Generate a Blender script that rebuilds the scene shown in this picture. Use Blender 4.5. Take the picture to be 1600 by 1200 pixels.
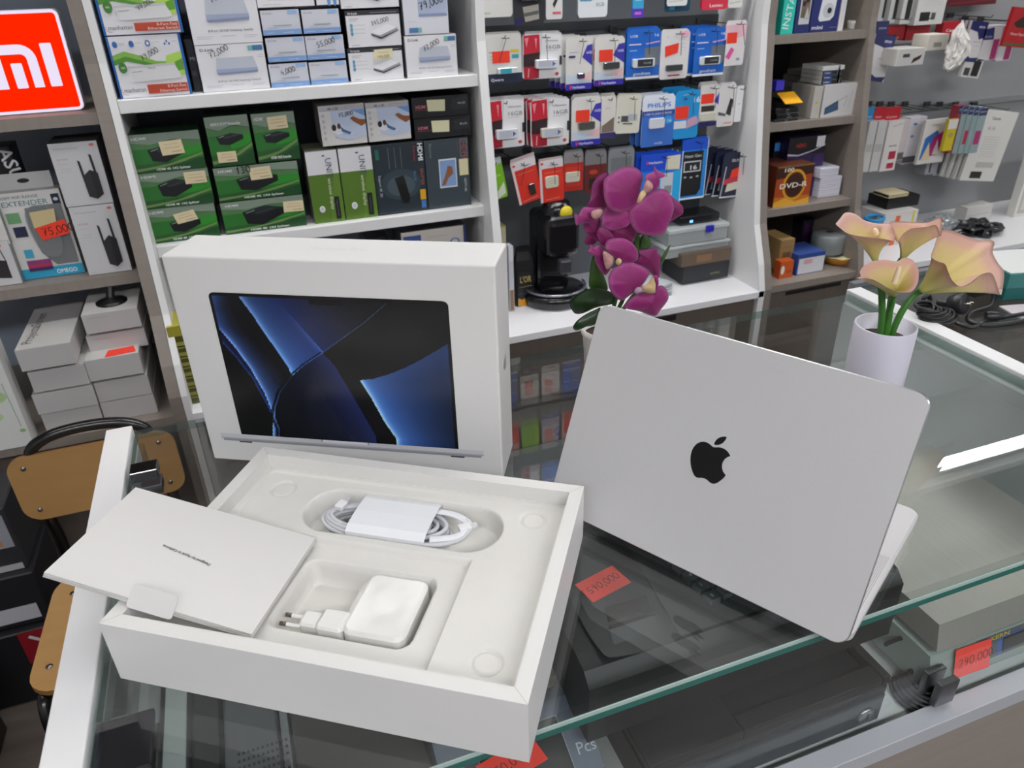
import bpy, bmesh, math, random
from mathutils import Vector, Matrix
from math import pi, sin, cos, radians as R
random.seed(7)
for o in list(bpy.data.objects): bpy.data.objects.remove(o)
SC = bpy.context.scene
COL = SC.collection
# ---------------------------------------------------------------- camera (z = 0 is the top of the counter glass)
F_PX, YAW, PITCH, ROLL = 1171.1, -0.3391, 0.5084, -0.0293
CAM = Vector((-0.0221, -0.5085, 0.5132))
FLOOR = -0.95
CEIL = 1.95
fw = Vector((-sin(YAW)*cos(PITCH), cos(YAW)*cos(PITCH), -sin(PITCH)))
r0 = Vector((cos(YAW), sin(YAW), 0)); u0 = r0.cross(fw)
rt = r0*cos(ROLL) + u0*sin(ROLL); up = -r0*sin(ROLL) + u0*cos(ROLL)
cd = bpy.data.cameras.new('camera'); cam = bpy.data.objects.new('camera', cd); COL.objects.link(cam)
cd.sensor_width = 36.0; cd.lens = F_PX/1600*36; cd.clip_start = .02
M = Matrix((rt, up, -fw)).transposed().to_4x4(); M.translation = CAM; cam.matrix_world = M
cd.dof.use_dof = True; cd.dof.focus_distance = 0.84; cd.dof.aperture_fstop = 11.0
SC.camera = cam
# ---------------------------------------------------------------- world, exposure
w = bpy.data.worlds.new('world'); SC.world = w; w.use_nodes = True
w.node_tree.nodes['Background'].inputs[0].default_value = (.8, .85, 1, 1)
w.node_tree.nodes['Background'].inputs[1].default_value = .15
SC.view_settings.view_transform = 'Standard'; SC.view_settings.look = 'None'
SC.view_settings.gamma = 1; SC.view_settings.exposure = 0.0
SC.view_settings.use_curve_mapping = False
SC.cycles.max_bounces = 14; SC.cycles.transparent_max_bounces = 24
SC.cycles.sample_clamp_indirect = 6
PANEL_POWER = 14.5      # ceiling light panels, emission strength
STRIP_POWER = 44.0     # light strips over the hanging displays

def ray(a, b): return rt*((a-800)/F_PX) - up*((b-600)/F_PX) + fw
def P(a, b, x=None, y=None, z=None):
    """the point of the photograph's pixel (a, b) that lies on the plane x, y or z = value"""
    d = ray(a, b)
    t = (x-CAM.x)/d.x if x is not None else (y-CAM.y)/d.y if y is not None else (z-CAM.z)/d.z
    return CAM + d*t
def D(a, b, dist): return CAM + ray(a, b)*dist
def proj(p):
    d = p-CAM; k = d.dot(fw); return 800+F_PX*d.dot(rt)/k, 600-F_PX*d.dot(up)/k
# ---------------------------------------------------------------- materials
def lin(c):
    if isinstance(c, str): c = tuple(int(c[i:i+2], 16)/255 for i in (0, 2, 4))
    return tuple((v/12.92 if v <= .04045 else ((v+.055)/1.055)**2.4) for v in c[:3]) + (1,)
_m = {}
def mat(c, rough=.5, metal=0., spec=.5, name=None, coat=0., trans=0., emit=0., sss=0., alpha=1.):
    key = (str(c), rough, metal, spec, coat, trans, emit, sss, alpha)
    if key in _m: return _m[key]
    m = bpy.data.materials.new(name or 'surface_%s' % (c if isinstance(c, str) else len(_m))); m.use_nodes = True
    b = m.node_tree.nodes['Principled BSDF']
    b.inputs['Base Color'].default_value = lin(c); b.inputs['Roughness'].default_value = rough
    b.inputs['Metallic'].default_value = metal; b.inputs['Specular IOR Level'].default_value = spec
    b.inputs['Coat Weight'].default_value = coat
    b.inputs['Transmission Weight'].default_value = trans
    b.inputs['Alpha'].default_value = alpha
    if sss: b.inputs['Subsurface Weight'].default_value = sss; b.inputs['Subsurface Radius'].default_value = (.01, .006, .004)
    if emit: b.inputs['Emission Color'].default_value = lin(c); b.inputs['Emission Strength'].default_value = emit
    _m[key] = m; return m
def noisy(name, c1, c2, scale=(1, 1, 1), rough=.5, metal=0., bump=0., detail=4, nscale=5., coat=0., spec=.5, rvar=0.):
    """procedural surface: two colours mixed by stretched noise, optional bump"""
    m = bpy.data.materials.new(name); m.use_nodes = True; nt = m.node_tree; b = nt.nodes['Principled BSDF']
    tc = nt.nodes.new('ShaderNodeTexCoord'); mp = nt.nodes.new('ShaderNodeMapping'); no = nt.nodes.new('ShaderNodeTexNoise')
    mx = nt.nodes.new('ShaderNodeMix'); mx.data_type = 'RGBA'
    mp.inputs['Scale'].default_value = scale; no.inputs['Scale'].default_value = nscale; no.inputs['Detail'].default_value = detail
    nt.links.new(tc.outputs['Object'], mp.inputs[0]); nt.links.new(mp.outputs[0], no.inputs['Vector'])
    nt.links.new(no.outputs[0], mx.inputs[0]); mx.inputs[6].default_value = lin(c1); mx.inputs[7].default_value = lin(c2)
    nt.links.new(mx.outputs[2], b.inputs['Base Color'])
    b.inputs['Roughness'].default_value = rough; b.inputs['Metallic'].default_value = metal
    b.inputs['Coat Weight'].default_value = coat; b.inputs['Specular IOR Level'].default_value = spec
    if rvar:
        mr = nt.nodes.new('ShaderNodeMapRange'); mr.inputs[3].default_value = rough-rvar; mr.inputs[4].default_value = rough+rvar
        nt.links.new(no.outputs[0], mr.inputs[0]); nt.links.new(mr.outputs[0], b.inputs['Roughness'])
    if bump:
        bp = nt.nodes.new('ShaderNodeBump'); bp.inputs['Strength'].default_value = bump; bp.inputs['Distance'].default_value = .002
        nt.links.new(no.outputs[0], bp.inputs['Height']); nt.links.new(bp.outputs[0], b.inputs['Normal'])
    return m
def glass_mat(name, tint, f0=.04, body=0., rough=0.):
    """thin pane: clear transmission plus Fresnel reflection, faint body haze"""
    m = bpy.data.materials.new(name); m.use_nodes = True; nt = m.node_tree; nt.nodes.clear(); N = nt.nodes.new; L = nt.links.new
    out = N('ShaderNodeOutputMaterial'); tr = N('ShaderNodeBsdfTransparent'); gl = N('ShaderNodeBsdfGlossy'); mx = N('ShaderNodeMixShader')
    geo = N('ShaderNodeNewGeometry'); dp = N('ShaderNodeVectorMath'); dp.operation = 'DOT_PRODUCT'
    ab = N('ShaderNodeMath'); ab.operation = 'ABSOLUTE'; s = N('ShaderNodeMath'); s.operation = 'SUBTRACT'; s.inputs[0].default_value = 1
    pw = N('ShaderNodeMath'); pw.operation = 'POWER'; pw.inputs[1].default_value = 5
    ma = N('ShaderNodeMath'); ma.operation = 'MULTIPLY_ADD'; ma.inputs[1].default_value = 1-f0; ma.inputs[2].default_value = f0
    L(geo.outputs['Normal'], dp.inputs[0]); L(geo.outputs['Incoming'], dp.inputs[1]); L(dp.outputs['Value'], ab.inputs[0])
    L(ab.outputs[0], s.inputs[1]); L(s.outputs[0], pw.inputs[0]); L(pw.outputs[0], ma.inputs[0])
    tr.inputs[0].default_value = lin(tint); gl.inputs['Roughness'].default_value = rough
    L(ma.outputs[0], mx.inputs[0]); L(gl.outputs[0], mx.inputs[2])
    if body:
        df = N('ShaderNodeBsdfDiffuse'); df.inputs[0].default_value = (.6, .66, .66, 1); m2 = N('ShaderNodeMixShader'); m2.inputs[0].default_value = body
        L(tr.outputs[0], m2.inputs[1]); L(df.outputs[0], m2.inputs[2]); L(m2.outputs[0], mx.inputs[1])
    else: L(tr.outputs[0], mx.inputs[1])
    L(mx.outputs[0], out.inputs[0]); return m
def emission(name, c, s):
    m = bpy.data.materials.new(name); m.use_nodes = True; nt = m.node_tree; nt.nodes.clear()
    o = nt.nodes.new('ShaderNodeOutputMaterial'); e = nt.nodes.new('ShaderNodeEmission')
    e.inputs[0].default_value = lin(c); e.inputs[1].default_value = s; nt.links.new(e.outputs[0], o.inputs[0]); return m
# ---------------------------------------------------------------- mesh builder
_tx = {}
def text_geo(s, bold=False):
    if (s, bold) in _tx: return _tx[(s, bold)]
    cu = bpy.data.curves.new('t', 'FONT'); cu.body = s; cu.size = 1; cu.resolution_u = 2
    if bold: cu.offset = .018
    ob = bpy.data.objects.new('t', cu); me = bpy.data.meshes.new_from_object(ob)
    v = [tuple(q.co) for q in me.vertices]; f = [tuple(p.vertices) for p in me.polygons]
    bpy.data.objects.remove(ob); bpy.data.curves.remove(cu); bpy.data.meshes.remove(me)
    x1 = max([q[0] for q in v] or [1]); x0 = min([q[0] for q in v] or [0])
    _tx[(s, bold)] = (v, f, x0, x1); return _tx[(s, bold)]
DIG = {'0': [[(.3, 1), (.08, .8), (.05, .35), (.25, 0), (.5, .1), (.6, .5), (.5, .9), (.3, 1)]], '1': [[(.15, .75), (.4, 1), (.32, 0)]],
       '2': [[(.08, .8), (.3, 1), (.5, .85), (.42, .5), (.05, .03), (.55, .02)]], '3': [[(.1, .9), (.4, 1), (.5, .75), (.22, .52), (.52, .35), (.4, .03), (.05, .08)]],
       '4': [[(.35, 1), (.05, .4), (.6, .4)], [(.45, .7), (.4, 0)]], '5': [[(.55, 1), (.15, .95), (.1, .55), (.45, .5), (.5, .15), (.25, 0), (.05, .1)]],
       '6': [[(.45, 1), (.12, .6), (.1, .15), (.35, 0), (.5, .25), (.35, .45), (.12, .3)]], '7': [[(.05, .95), (.55, 1), (.2, 0)], [(.15, .5), (.5, .55)]],
       '8': [[(.3, .55), (.1, .8), (.3, 1), (.5, .8), (.1, .25), (.3, 0), (.52, .25), (.3, .55)]], '9': [[(.5, .75), (.3, .5), (.1, .7), (.25, 1), (.5, .9), (.45, .4), (.3, 0)]],
       ',': [[(.2, .12), (.1, -.2)]], '.': [[(.15, .06), (.22, 0)]], ' ': []}
class MB:
    def __init__(s): s.v = []; s.f = []; s.m = []; s.mi = []; s.sm = []
    def slot(s, m):
        if m not in s.m: s.m.append(m)
        return s.m.index(m)
    def add(s, vs, fs, m, T=None, smooth=False):
        n = len(s.v); k = s.slot(m)
        s.v += [tuple(T @ Vector(q)) if T is not None else tuple(q) for q in vs]
        for f in fs: s.f.append(tuple(n+i for i in f)); s.mi.append(k); s.sm.append(smooth)
        return s
    def box(s, x0, x1, y0, y1, z0, z1, m, T=None, bev=0, top=None, seg=2):
        if bev:
            bm = bmesh.new(); bmesh.ops.create_cube(bm, size=1)
            for q in bm.verts: q.co = Vector(((x0+x1)/2+q.co.x*(x1-x0), (y0+y1)/2+q.co.y*(y1-y0), (z0+z1)/2+q.co.z*(z1-z0)))
            bmesh.ops.bevel(bm, geom=list(bm.edges), offset=bev, segments=seg, profile=.5, affect='EDGES')
            bm.verts.index_update(); s.add([q.co for q in bm.verts], [[q.index for q in f.verts] for f in bm.faces], m, T); bm.free(); return s
        v = [(x0, y0, z0), (x1, y0, z0), (x1, y1, z0), (x0, y1, z0), (x0, y0, z1), (x1, y0, z1), (x1, y1, z1), (x0, y1, z1)]
        s.add(v, [(0, 3, 2, 1), (0, 1, 5, 4), (1, 2, 6, 5), (2, 3, 7, 6), (3, 0, 4, 7)], m, T); s.add(v[4:], [(0, 1, 2, 3)], top or m, T); return s
    def prism(s, poly, h0, h1, m, T=None, side=None, smooth=False):
        """polygon in local xy extruded from z=h0 to z=h1"""
        n = len(poly); v = [(a, b, h0) for a, b in poly]+[(a, b, h1) for a, b in poly]
        s.add(v, [tuple(range(n-1, -1, -1)), tuple(range(n, 2*n))], m, T)
        s.add(v, [(i, (i+1) % n, n+(i+1) % n, n+i) for i in range(n)], side or m, T, smooth); return s
    def tube(s, pts, r, m, n=8, closed=False, T=None, flat=1.):
        pts = [Vector(p) for p in pts]; N = len(pts); rs = r if isinstance(r, (list, tuple)) else [r]*N; v = []; f = []; prev = None
        for i, p in enumerate(pts):
            a = pts[(i+1) % N] if (closed or i < N-1) else p; b = pts[i-1] if (closed or i > 0) else p
            t = (a-b); t = t.normalized() if t.length > 1e-9 else Vector((0, 0, 1))
            if prev is None: prev = t.orthogonal().normalized() if abs(t.z) > .9 else t.cross(Vector((0, 0, 1))).normalized()
            nrm = (prev - t*prev.dot(t)); nrm = nrm.normalized() if nrm.length > 1e-9 else t.orthogonal().normalized(); prev = nrm; bn = t.cross(nrm)
            for k in range(n): v.append(p+nrm*(rs[i]*cos(2*pi*k/n))+bn*(rs[i]*flat*sin(2*pi*k/n)))
        for i in range(N if closed else N-1):
            j = (i+1) % N
            for k in range(n): f.append((i*n+k, i*n+(k+1) % n, j*n+(k+1) % n, j*n+k))
        s.add(v, f, m, T, True)
        if not closed: s.add(v[:n], [tuple(range(n-1, -1, -1))], m, T); s.add(v[-n:], [tuple(range(n))], m, T)
        return s
    def lathe(s, prof, m, n=32, T=None, smooth=True, caps=True):
        v = []; f = []
        for r, z in prof:
            for k in range(n): v.append((r*cos(2*pi*k/n), r*sin(2*pi*k/n), z))
        for i in range(len(prof)-1):
            for k in range(n): f.append((i*n+k, i*n+(k+1) % n, (i+1)*n+(k+1) % n, (i+1)*n+k))
        s.add(v, f, m, T, smooth)
        if caps and prof[0][0] > 1e-5: s.add(v[:n], [tuple(range(n-1, -1, -1))], m, T)
        if caps and prof[-1][0] > 1e-5: s.add(v[-n:], [tuple(range(n))], m, T)
        return s
    def canvas(s, T, W, H, ops, gap=.0002, rough=.45):
        """printing on a flat face: T maps (u, v, 0) of the face, n = +z outwards"""
        for k, o in enumerate(ops):
            z = gap*(k+1); kind = o[0]
            if kind == 'r':
                _, a, b, c, d, col = o[:6]; s.add([(a*W, b*H, z), (c*W, b*H, z), (c*W, d*H, z), (a*W, d*H, z)], [(0, 1, 2, 3)], mat(col, rough), T)
            elif kind == 'p':
                s.add([(a*W, b*H, z) for a, b in o[1]], [tuple(range(len(o[1])))], mat(o[2], rough), T)
            elif kind == 'e':
                _, a, b, rx, ry, col = o[:6]; s.add([(a*W+rx*W*cos(t*pi/8), b*H+ry*W*sin(t*pi/8), z) for t in range(16)], [tuple(range(16))], mat(col, rough), T)
            elif kind == 'l':
                s.ribbon([(a*W, b*H) for a, b in o[1]], o[2], z, mat(o[3], rough), T)
            elif kind == 't':
                _, tx, a, b, h, col = o[:6]; rot = o[6] if len(o) > 6 else 0; fit = o[7] if len(o) > 7 else None; bold = o[8] if len(o) > 8 else False
                v, f, x0, x1 = text_geo(tx, bold); sz = h*H; sx = sz
                if fit: sx = min(sx*1.6, fit*W/max(x1-x0, .01)) 
                A = Matrix.Translation((a*W, b*H, z)) @ Matrix.Rotation(R(rot), 4, 'Z') @ Matrix.Diagonal((sx, sz, 1, 1))
                s.add([A @ Vector(q) for q in v], f, mat(col, rough), T)
            elif kind == 'w':
                _, tx, a, b, h, col = o[:6]; rot = o[6] if len(o) > 6 else 0; wd = o[7] if len(o) > 7 else .13; x = 0
                A = Matrix.Translation((a*W, b*H, z)) @ Matrix.Rotation(R(rot), 4, 'Z') @ Matrix.Scale(h*H, 4)
                for ch in tx:
                    for st in DIG.get(ch, []):
                        q = [A @ Vector((x+i, j, 0)) for i, j in st]; s.ribbon([(i.x, i.y) for i in q], wd*h*H, z, mat(col, rough), T)
                    x += .33 if ch in ',.' else .72
        return s
    def ribbon(s, pts, wd, z, m, T):
        v = []; n = len(pts)
        for i, (a, b) in enumerate(pts):
            p = pts[max(i-1, 0)]; q = pts[min(i+1, n-1)]; dx, dy = q[0]-p[0], q[1]-p[1]; l = math.hypot(dx, dy) or 1
            v += [(a-dy/l*wd/2, b+dx/l*wd/2, z), (a+dy/l*wd/2, b-dx/l*wd/2, z)]
        s.add(v, [(2*i, 2*i+1, 2*i+3, 2*i+2) for i in range(n-1)], m, T)
    def build(s, name, parent=None, loc=None, local=False):
        me = bpy.data.meshes.new(name); v = s.v
        if loc is not None: v = [(a-loc[0], b-loc[1], c-loc[2]) for a, b, c in v]
        me.from_pydata(v, [], s.f)
        for m in s.m: me.materials.append(m)
        me.polygons.foreach_set('material_index', s.mi); me.polygons.foreach_set('use_smooth', s.sm); me.update()
        o = bpy.data.objects.new(name, me); COL.objects.link(o)
        if loc is not None: o.location = loc
        if parent is not None:
            o.parent = parent
            if not local: o.matrix_parent_inverse = world_of(parent).inverted()
        return o
def world_of(o):
    m = Matrix.Translation(o.location) @ o.rotation_euler.to_matrix().to_4x4()
    return world_of(o.parent) @ o.matrix_parent_inverse @ m if o.parent else m
def par(o, p): o.parent = p; o.matrix_parent_inverse = world_of(p).inverted(); return o
def tag(o, label=None, cat=None, group=None, kind=None):
    if label: o['label'] = label
    if cat: o['category'] = cat
    if group: o['group'] = group
    if kind: o['kind'] = kind
    return o
def empty(name, loc, label, cat, group=None, T=None):
    o = bpy.data.objects.new(name, None); COL.objects.link(o); o.empty_display_size = .02
    if T is not None: o.matrix_world = T
    else: o.location = loc
    return tag(o, label, cat, group)
def frame(o, x, y, z=None):
    """4x4 from origin and axes"""
    x = Vector(x).normalized(); y = Vector(y).normalized(); z = Vector(z).normalized() if z is not None else x.cross(y).normalized()
    T = Matrix((x, y, z)).transposed().to_4x4(); T.translation = Vector(o); return T
FRONT = lambda x, y, z: frame((x, y, z), (1, 0, 0), (0, 0, 1))     # (u right, v up, n towards -y)
def rrect(x0, x1, y0, y1, r, n=6):
    p = []
    for cx, cy, a in ((x1-r, y1-r, 0), (x0+r, y1-r, 90), (x0+r, y0+r, 180), (x1-r, y0+r, 270)):
        for k in range(n+1): t = R(a+90*k/n); p.append((cx+r*cos(t), cy+r*sin(t)))
    return p
def cat_rom(pts, closed=True, k=4):
    n = len(pts); out = []; pts = [Vector(p) for p in pts]
    for i in range(n if closed else n-1):
        g = (lambda j: pts[j % n]) if closed else (lambda j: pts[min(max(j, 0), n-1)])
        a, b, c, d = g(i-1), g(i), g(i+1), g(i+2)
        for q in range(k):
            t = q/k; out.append(.5*((2*b)+(c-a)*t+(2*a-5*b+4*c-d)*t*t+(3*b-a-3*c+d)*t**3))
    if not closed: out.append(pts[-1])
    return out
def struct(mb, name): return tag(mb.build(name), kind='structure')
# ================================================================ the room
YS = 1.35                        # plane of the shelf fronts
YB = 1.68                        # back panels
m_floor = noisy('floor_wood_tile', '4a423c', '6a615a', (1, 9, 1), .38, 0, .12, 5, 3., rvar=.08)
m_wall = noisy('wall_paint', 'bcbcba', 'c4c4c2', rough=.8)
m_ceil = noisy('ceiling_paint', '6c6c6b', '747473', rough=.9)
struct(MB().box(-2.6, 4.2, -3.2, 2.0, FLOOR-.1, FLOOR, m_floor), 'floor')
struct(MB().box(-2.6, 4.2, -3.2, 2.0, CEIL, CEIL+.1, m_ceil), 'ceiling')
struct(MB().box(-2.6, 4.2, 1.9, 2.0, FLOOR, CEIL, m_wall), 'wall_back')
struct(MB().box(-2.6, 4.2, -3.3, -3.2, FLOOR, CEIL, m_wall), 'wall_front')
struct(MB().box(-2.7, -2.6, -3.2, 2.0, FLOOR, CEIL, m_wall), 'wall_left')
struct(MB().box(4.2, 4.3, -3.2, 2.0, FLOOR, CEIL, m_wall), 'wall_right')
pm = emission('light_panel_diffuser', 'fffdfa', PANEL_POWER)
alum = mat('b9bcbf', .3, 1)
pf = emission('fill_panel_diffuser', 'fafaff', PANEL_POWER*1.4)  # for the rear panels, added behind the camera to brighten surfaces facing it
for (x, y, lx, ly, s) in [(-1.0, .75, 1.2, .2, 'left'), (.75, .75, 1.2, .2, 'middle'), (3.2, .75, 1.2, .2, 'right'), (-1.2, -2.1, 1.2, .6, 'rear left'), (.6, -2.1, 1.2, .6, 'rear middle'), (2.4, -2.1, 1.2, .6, 'rear right')]:
    e = empty('ceiling_light', (x, y, CEIL), 'long white ceiling light panel, the %s one above the counters' % s, 'ceiling light', 'ceiling light panels')
    f = MB()
    for a, b, c, d in ((-lx/2-.02, lx/2+.02, -ly/2-.02, -ly/2), (-lx/2-.02, lx/2+.02, ly/2, ly/2+.02), (-lx/2-.02, -lx/2, -ly/2, ly/2), (lx/2, lx/2+.02, -ly/2, ly/2)): f.box(a, b, c, d, -.04, 0, alum)
    f.build('light_frame', e, local=True)
    MB().box(-lx/2, lx/2, -ly/2, ly/2, -.035, -.02, pf if y < 0 else pm).build('diffuser', e, local=True)
# ---- shelving
m_white = noisy('white_laminate', 'dcdcdc', 'e4e4e4', rough=.35)
m_white_gloss = mat('e9e9ec', .12, 0, .5, 'white_gloss_top')
m_grey = noisy('grey_oak_laminate', '7c736c', '8b827a', (1, 1, 14), .5, nscale=6)
m_greyh = noisy('grey_oak_laminate_h', '80776f', '90877f', (14, 1, 1), .5, nscale=6)
m_dark = noisy('dark_grey_back_panel', '555b66', '5d636e', rough=.6)
m_slat = noisy('grey_slat_back_panel', '606468', '6a6e72', rough=.5)
m_brown = noisy('taupe_drawer_front', '5b534b', '655c54', (12, 1, 1), .5)
X_GL, X_WL = P(103, 0, y=YS).x, P(142, 0, y=YS).x-.002
X_D = P(742, 0, y=YS).x; X_3 = P(1205, 0, y=YS).x; X_4 = P(1376, 0, y=YS).x
TH = .026
ztop = P(182, 157, y=YS).z; z2 = P(520, 351, y=YS).z; z3 = P(283, 606, y=YS).z
zw = P(1192, 452, x=X_3).z       # white counter of the hanging bay
def panel_profile(y0=YS, low=1.205):
    return [(y0, 1.25), (y0, .36), (y0-.02, .2), (y0-.05, 0.), (y0-.08, -.17), (low+.02, -.28), (low, zw), (low, FLOOR), (YB+.02, FLOOR), (YB+.02, 1.25)]
def side_panel(x0, x1, m, name, parent, low=1.205):
    T = frame((x0, 0, 0), (0, 1, 0), (0, 0, 1)); return MB().prism(panel_profile(YS, low), 0, x1-x0, m, T).build(name, parent)
# left grey unit
gl = empty('shelf_unit', (-.8, 1.4, FLOOR), 'grey oak shelf unit at the left edge, with the lit red sign', 'shelf unit')
side_panel(X_GL, X_GL+.026, m_grey, 'side_panel', gl)
side_panel(-1.3, -1.274, m_grey, 'side_panel', gl)
MB().box(-1.274, X_GL, YB-.01, YB, FLOOR, 1.2, noisy('blue_grey_back', '7e8894', '8690a0', rough=.6)).build('back_panel', gl)
zg1 = P(0, 207, y=YS).z; zg2 = P(0, 471, y=YS).z
for z in (zg1, zg2, .8): MB().box(-1.274, X_GL, YS, YB-.01, z, z+.024, m_greyh).build('shelf', gl)
zg3 = P(230, 655, y=1.22).z
MB().box(-1.274, X_GL, 1.21, YB-.01, zg3-.024, zg3, m_greyh).build('shelf', gl)
MB().box(-1.274, X_GL, 1.24, 1.26, FLOOR+.08, zg3-.026, m_brown).build('drawer_front', gl)
# white unit with boxes
wu = empty('shelf_unit', (.15, 1.4, FLOOR), 'white shelf unit stacked with boxed cable and network gear', 'shelf unit')
side_panel(X_GL+.027, X_WL, m_white, 'side_panel', wu)
for z in (ztop, z2, .62, .95): MB().box(X_WL, X_D, YS, YB-.01, z-.028, z, m_white, bev=.002).build('shelf', wu)
MB().box(X_WL, X_D, 1.20, YB-.01, z3-.026, z3, m_white_gloss).build('shelf', wu)
MB().box(X_WL, X_D, YB-.01, YB, FLOOR, 1.2, m_dark).build('back_panel', wu)
MB().box(X_WL, X_D, 1.215, 1.235, FLOOR+.08, z3-.028, m_brown).build('drawer_front', wu)
# hanging bay
YH = 1.56
hb = empty('shelf_unit', (1, 1.4, FLOOR), 'slat-backed display bay with a white counter, hung with flash drives', 'shelf unit')
T = frame((X_D, 0, 0), (0, 1, 0), (0, 0, 1))
MB().prism(panel_profile(YS, 1.30), 0, .022, m_white, T).build('side_panel', hb)
side_panel(X_3-.02, X_3, m_white, 'side_panel', hb)
sl = MB().box(X_D+.022, X_3-.02, YH, YH+.02, zw, 1.25, m_slat)
slz = [P(1000, y, y=YH).z for y in (35, 133, 228)] + [.62, .8, .98]
for z in slz: sl.box(X_D+.022, X_3-.02, YH-.006, YH, z-.012, z+.012, mat('4a4d50', .3, .6))
sl.build('slat_panel', hb)
MB().box(X_D-.005, X_3, 1.205, YH, zw-.022, zw, m_white_gloss, bev=.002).build('countertop', hb)
MB().box(X_D, X_3-.021, 1.222, 1.245, FLOOR+.08, zw-.022, m_brown).box((X_D+X_3)/2-.12, (X_D+X_3)/2+.12, 1.219, 1.223, zw-.05, zw-.034, mat('15120f', .6)).build('drawer_front', hb)
# grey narrow unit
rb = empty('shelf_unit', ((X_3+X_4)/2, 1.4, FLOOR), 'narrow grey oak shelf unit between two displays with hooks', 'shelf unit')
side_panel(X_3+.001, X_3+.024, m_grey, 'side_panel', rb); side_panel(X_4-.022, X_4, m_grey, 'side_panel', rb)
MB().box(X_3+.024, X_4-.022, YB-.01, YB, FLOOR, 1.2, mat('2b2927', .7)).build('back_panel', rb)
zr1 = P(1290, 51, y=YS).z; zr2 = P(1275, 187, y=YS-.01).z; zr3 = P(1275, 318, y=YS-.06).z; zr4 = P(1275, 434, y=1.22).z
for z, y in ((zr1, YS+.004), (zr2, YS-.01), (zr3, YS-.06), (zr4, 1.215), (.62, YS+.004)): MB().box(X_3+.024, X_4-.022, y, YB-.01, z-.022, z, m_greyh).build('shelf', rb)
MB().box(X_3+.024, X_4-.022, 1.23, 1.25, FLOOR+.08, zr4-.024, m_brown).box(X_3+.1, X_4-.06, 1.227, 1.231, zr4-.045, zr4-.034, mat('0c0b0a', .6)).build('drawer_front', rb)
# right bay with printer ink
zk = P(1500, 397, y=1.22).z
rk = empty('shelf_unit', (2.4, 1.4, FLOOR), 'grey wall display at the right with printer ink on hooks', 'shelf unit')
MB().box(X_4+.001, 3.1, 1.62, 1.64, FLOOR, 1.25, noisy('grey_panel', '8a8c8e', '949698', rough=.5)).build('slat_panel', rk)
MB().box(X_4+.001, 3.1, 1.22, 1.62, zk-.022, zk, m_white_gloss, bev=.002).build('countertop', rk)
MB().box(X_4+.001, 3.1, 1.235, 1.255, FLOOR+.08, zk-.022, m_brown).build('drawer_front', rk)
rl = MB()
for y in (62, 170): z = P(1440, y, y=1.6).z; rl.box(X_4+.001, 3.1, 1.605, 1.62, z-.008, z+.008, alum)
for z in (.62, .95): rl.box(X_4+.001, 3.1, 1.605, 1.62, z-.008, z+.008, alum)
rl.build('hook_rail', rk)
# strip lights above the displays
sm_ = emission('strip_diffuser', 'ffffff', STRIP_POWER); sm2 = emission('strip_diffuser_bright', 'ffffff', STRIP_POWER*1.9)
for (a, b, s) in ((X_D+.03, X_3-.03, 'the flash drive display'), (X_WL+.03, X_D-.03, 'the white shelf unit'), (X_4+.05, 3.0, 'the printer ink display')):
    e = empty('strip_light', ((a+b)/2, YS-.12, 1.27), 'slim white strip light mounted above '+s, 'strip light', 'strip lights above the shelves')
    MB().box((a-b)/2, (b-a)/2, -.02, .02, 0, .03, alum).build('housing', e, local=True)
    MB().box((a-b)/2+.01, (b-a)/2-.01, -.016, .016, -.008, 0, sm2 if 'flash' in s else sm_).build('diffuser', e, local=True)
# canopy that carries them, across all units
MB_c = MB().box(-1.3, 3.1, YS-.16, YB+.02, 1.30, 1.34, m_white)
struct(MB_c, 'trim_1')
# ================================================================ the glass counter
GX0, GX1, GY0, GY1 = -.209, .937, -.16, .433
GT = .013
ZD = -.215                          # display deck inside the counter
g_top = glass_mat('counter_glass', 'fafcfb', .08, .002)
g_pane = glass_mat('counter_pane', 'f9fbfa', .04, .0)
g_edge = noisy('glass_edge', '0c4d45', '1b6b60', (2, 2, 2), .08, spec=.9)
g_pale = glass_mat('glass_side_edge', 'bccfc9', .08, .08)
g_glint = mat('9fb3ad', .15, 0, .8)
ct = empty('glass_counter', (.36, .14, FLOOR), 'glass-topped shop counter with white rails that the laptop and open box stand on', 'display counter')
def pane(x0, x1, y0, y1, z0, z1, mt, name, parent, thick):
    """glass slab with green edges"""
    mb = MB(); q = [(x0, y0), (x1, y0), (x1, y1), (x0, y1)]
    ax = 'z' if z1-z0 < .02 else ('y' if y1-y0 < .02 else 'x')
    v = [(x0, y0, z0), (x1, y0, z0), (x1, y1, z0), (x0, y1, z0), (x0, y0, z1), (x1, y0, z1), (x1, y1, z1), (x0, y1, z1)]
    F = {'z': [(0, 3, 2, 1), (4, 5, 6, 7)], 'y': [(0, 1, 5, 4), (2, 3, 7, 6)], 'x': [(1, 2, 6, 5), (3, 0, 4, 7)]}
    for k, fs in F.items():
        if k == ax: mb.add(v, fs, mt)
        elif ax == 'z' and k == 'y': mb.add(v, fs[:1], g_edge); mb.add(v, fs[1:], g_pale)
        else: mb.add(v, fs, g_pale if ax == 'z' else mt)
    return mb.build(name, parent)
tp = pane(GX0, GX1, GY0, GY1, -GT, 0, g_top, 'glass_top', ct, GT)
MB().box(GX0, GX1, GY0-.0012, GY0, -.0042, -.0002, g_glint).build('edge_highlight', tp)  # pale strip painting the bright reflection along the upper front edge
MB().box(GX0-.034, GX0-.003, -.30, GY1+.006, -.05, .006, m_white, bev=.0015).build('side_rail', ct)
MB().box(GX1+.004, GX1+.034, -.30, GY1+.012, -.05, .004, m_white, bev=.0015).build('side_rail', ct)
deck = noisy('brushed_deck', 'd2d6d5', 'dcdfde', (1, 5, 1), .25, .0, nscale=3)
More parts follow.
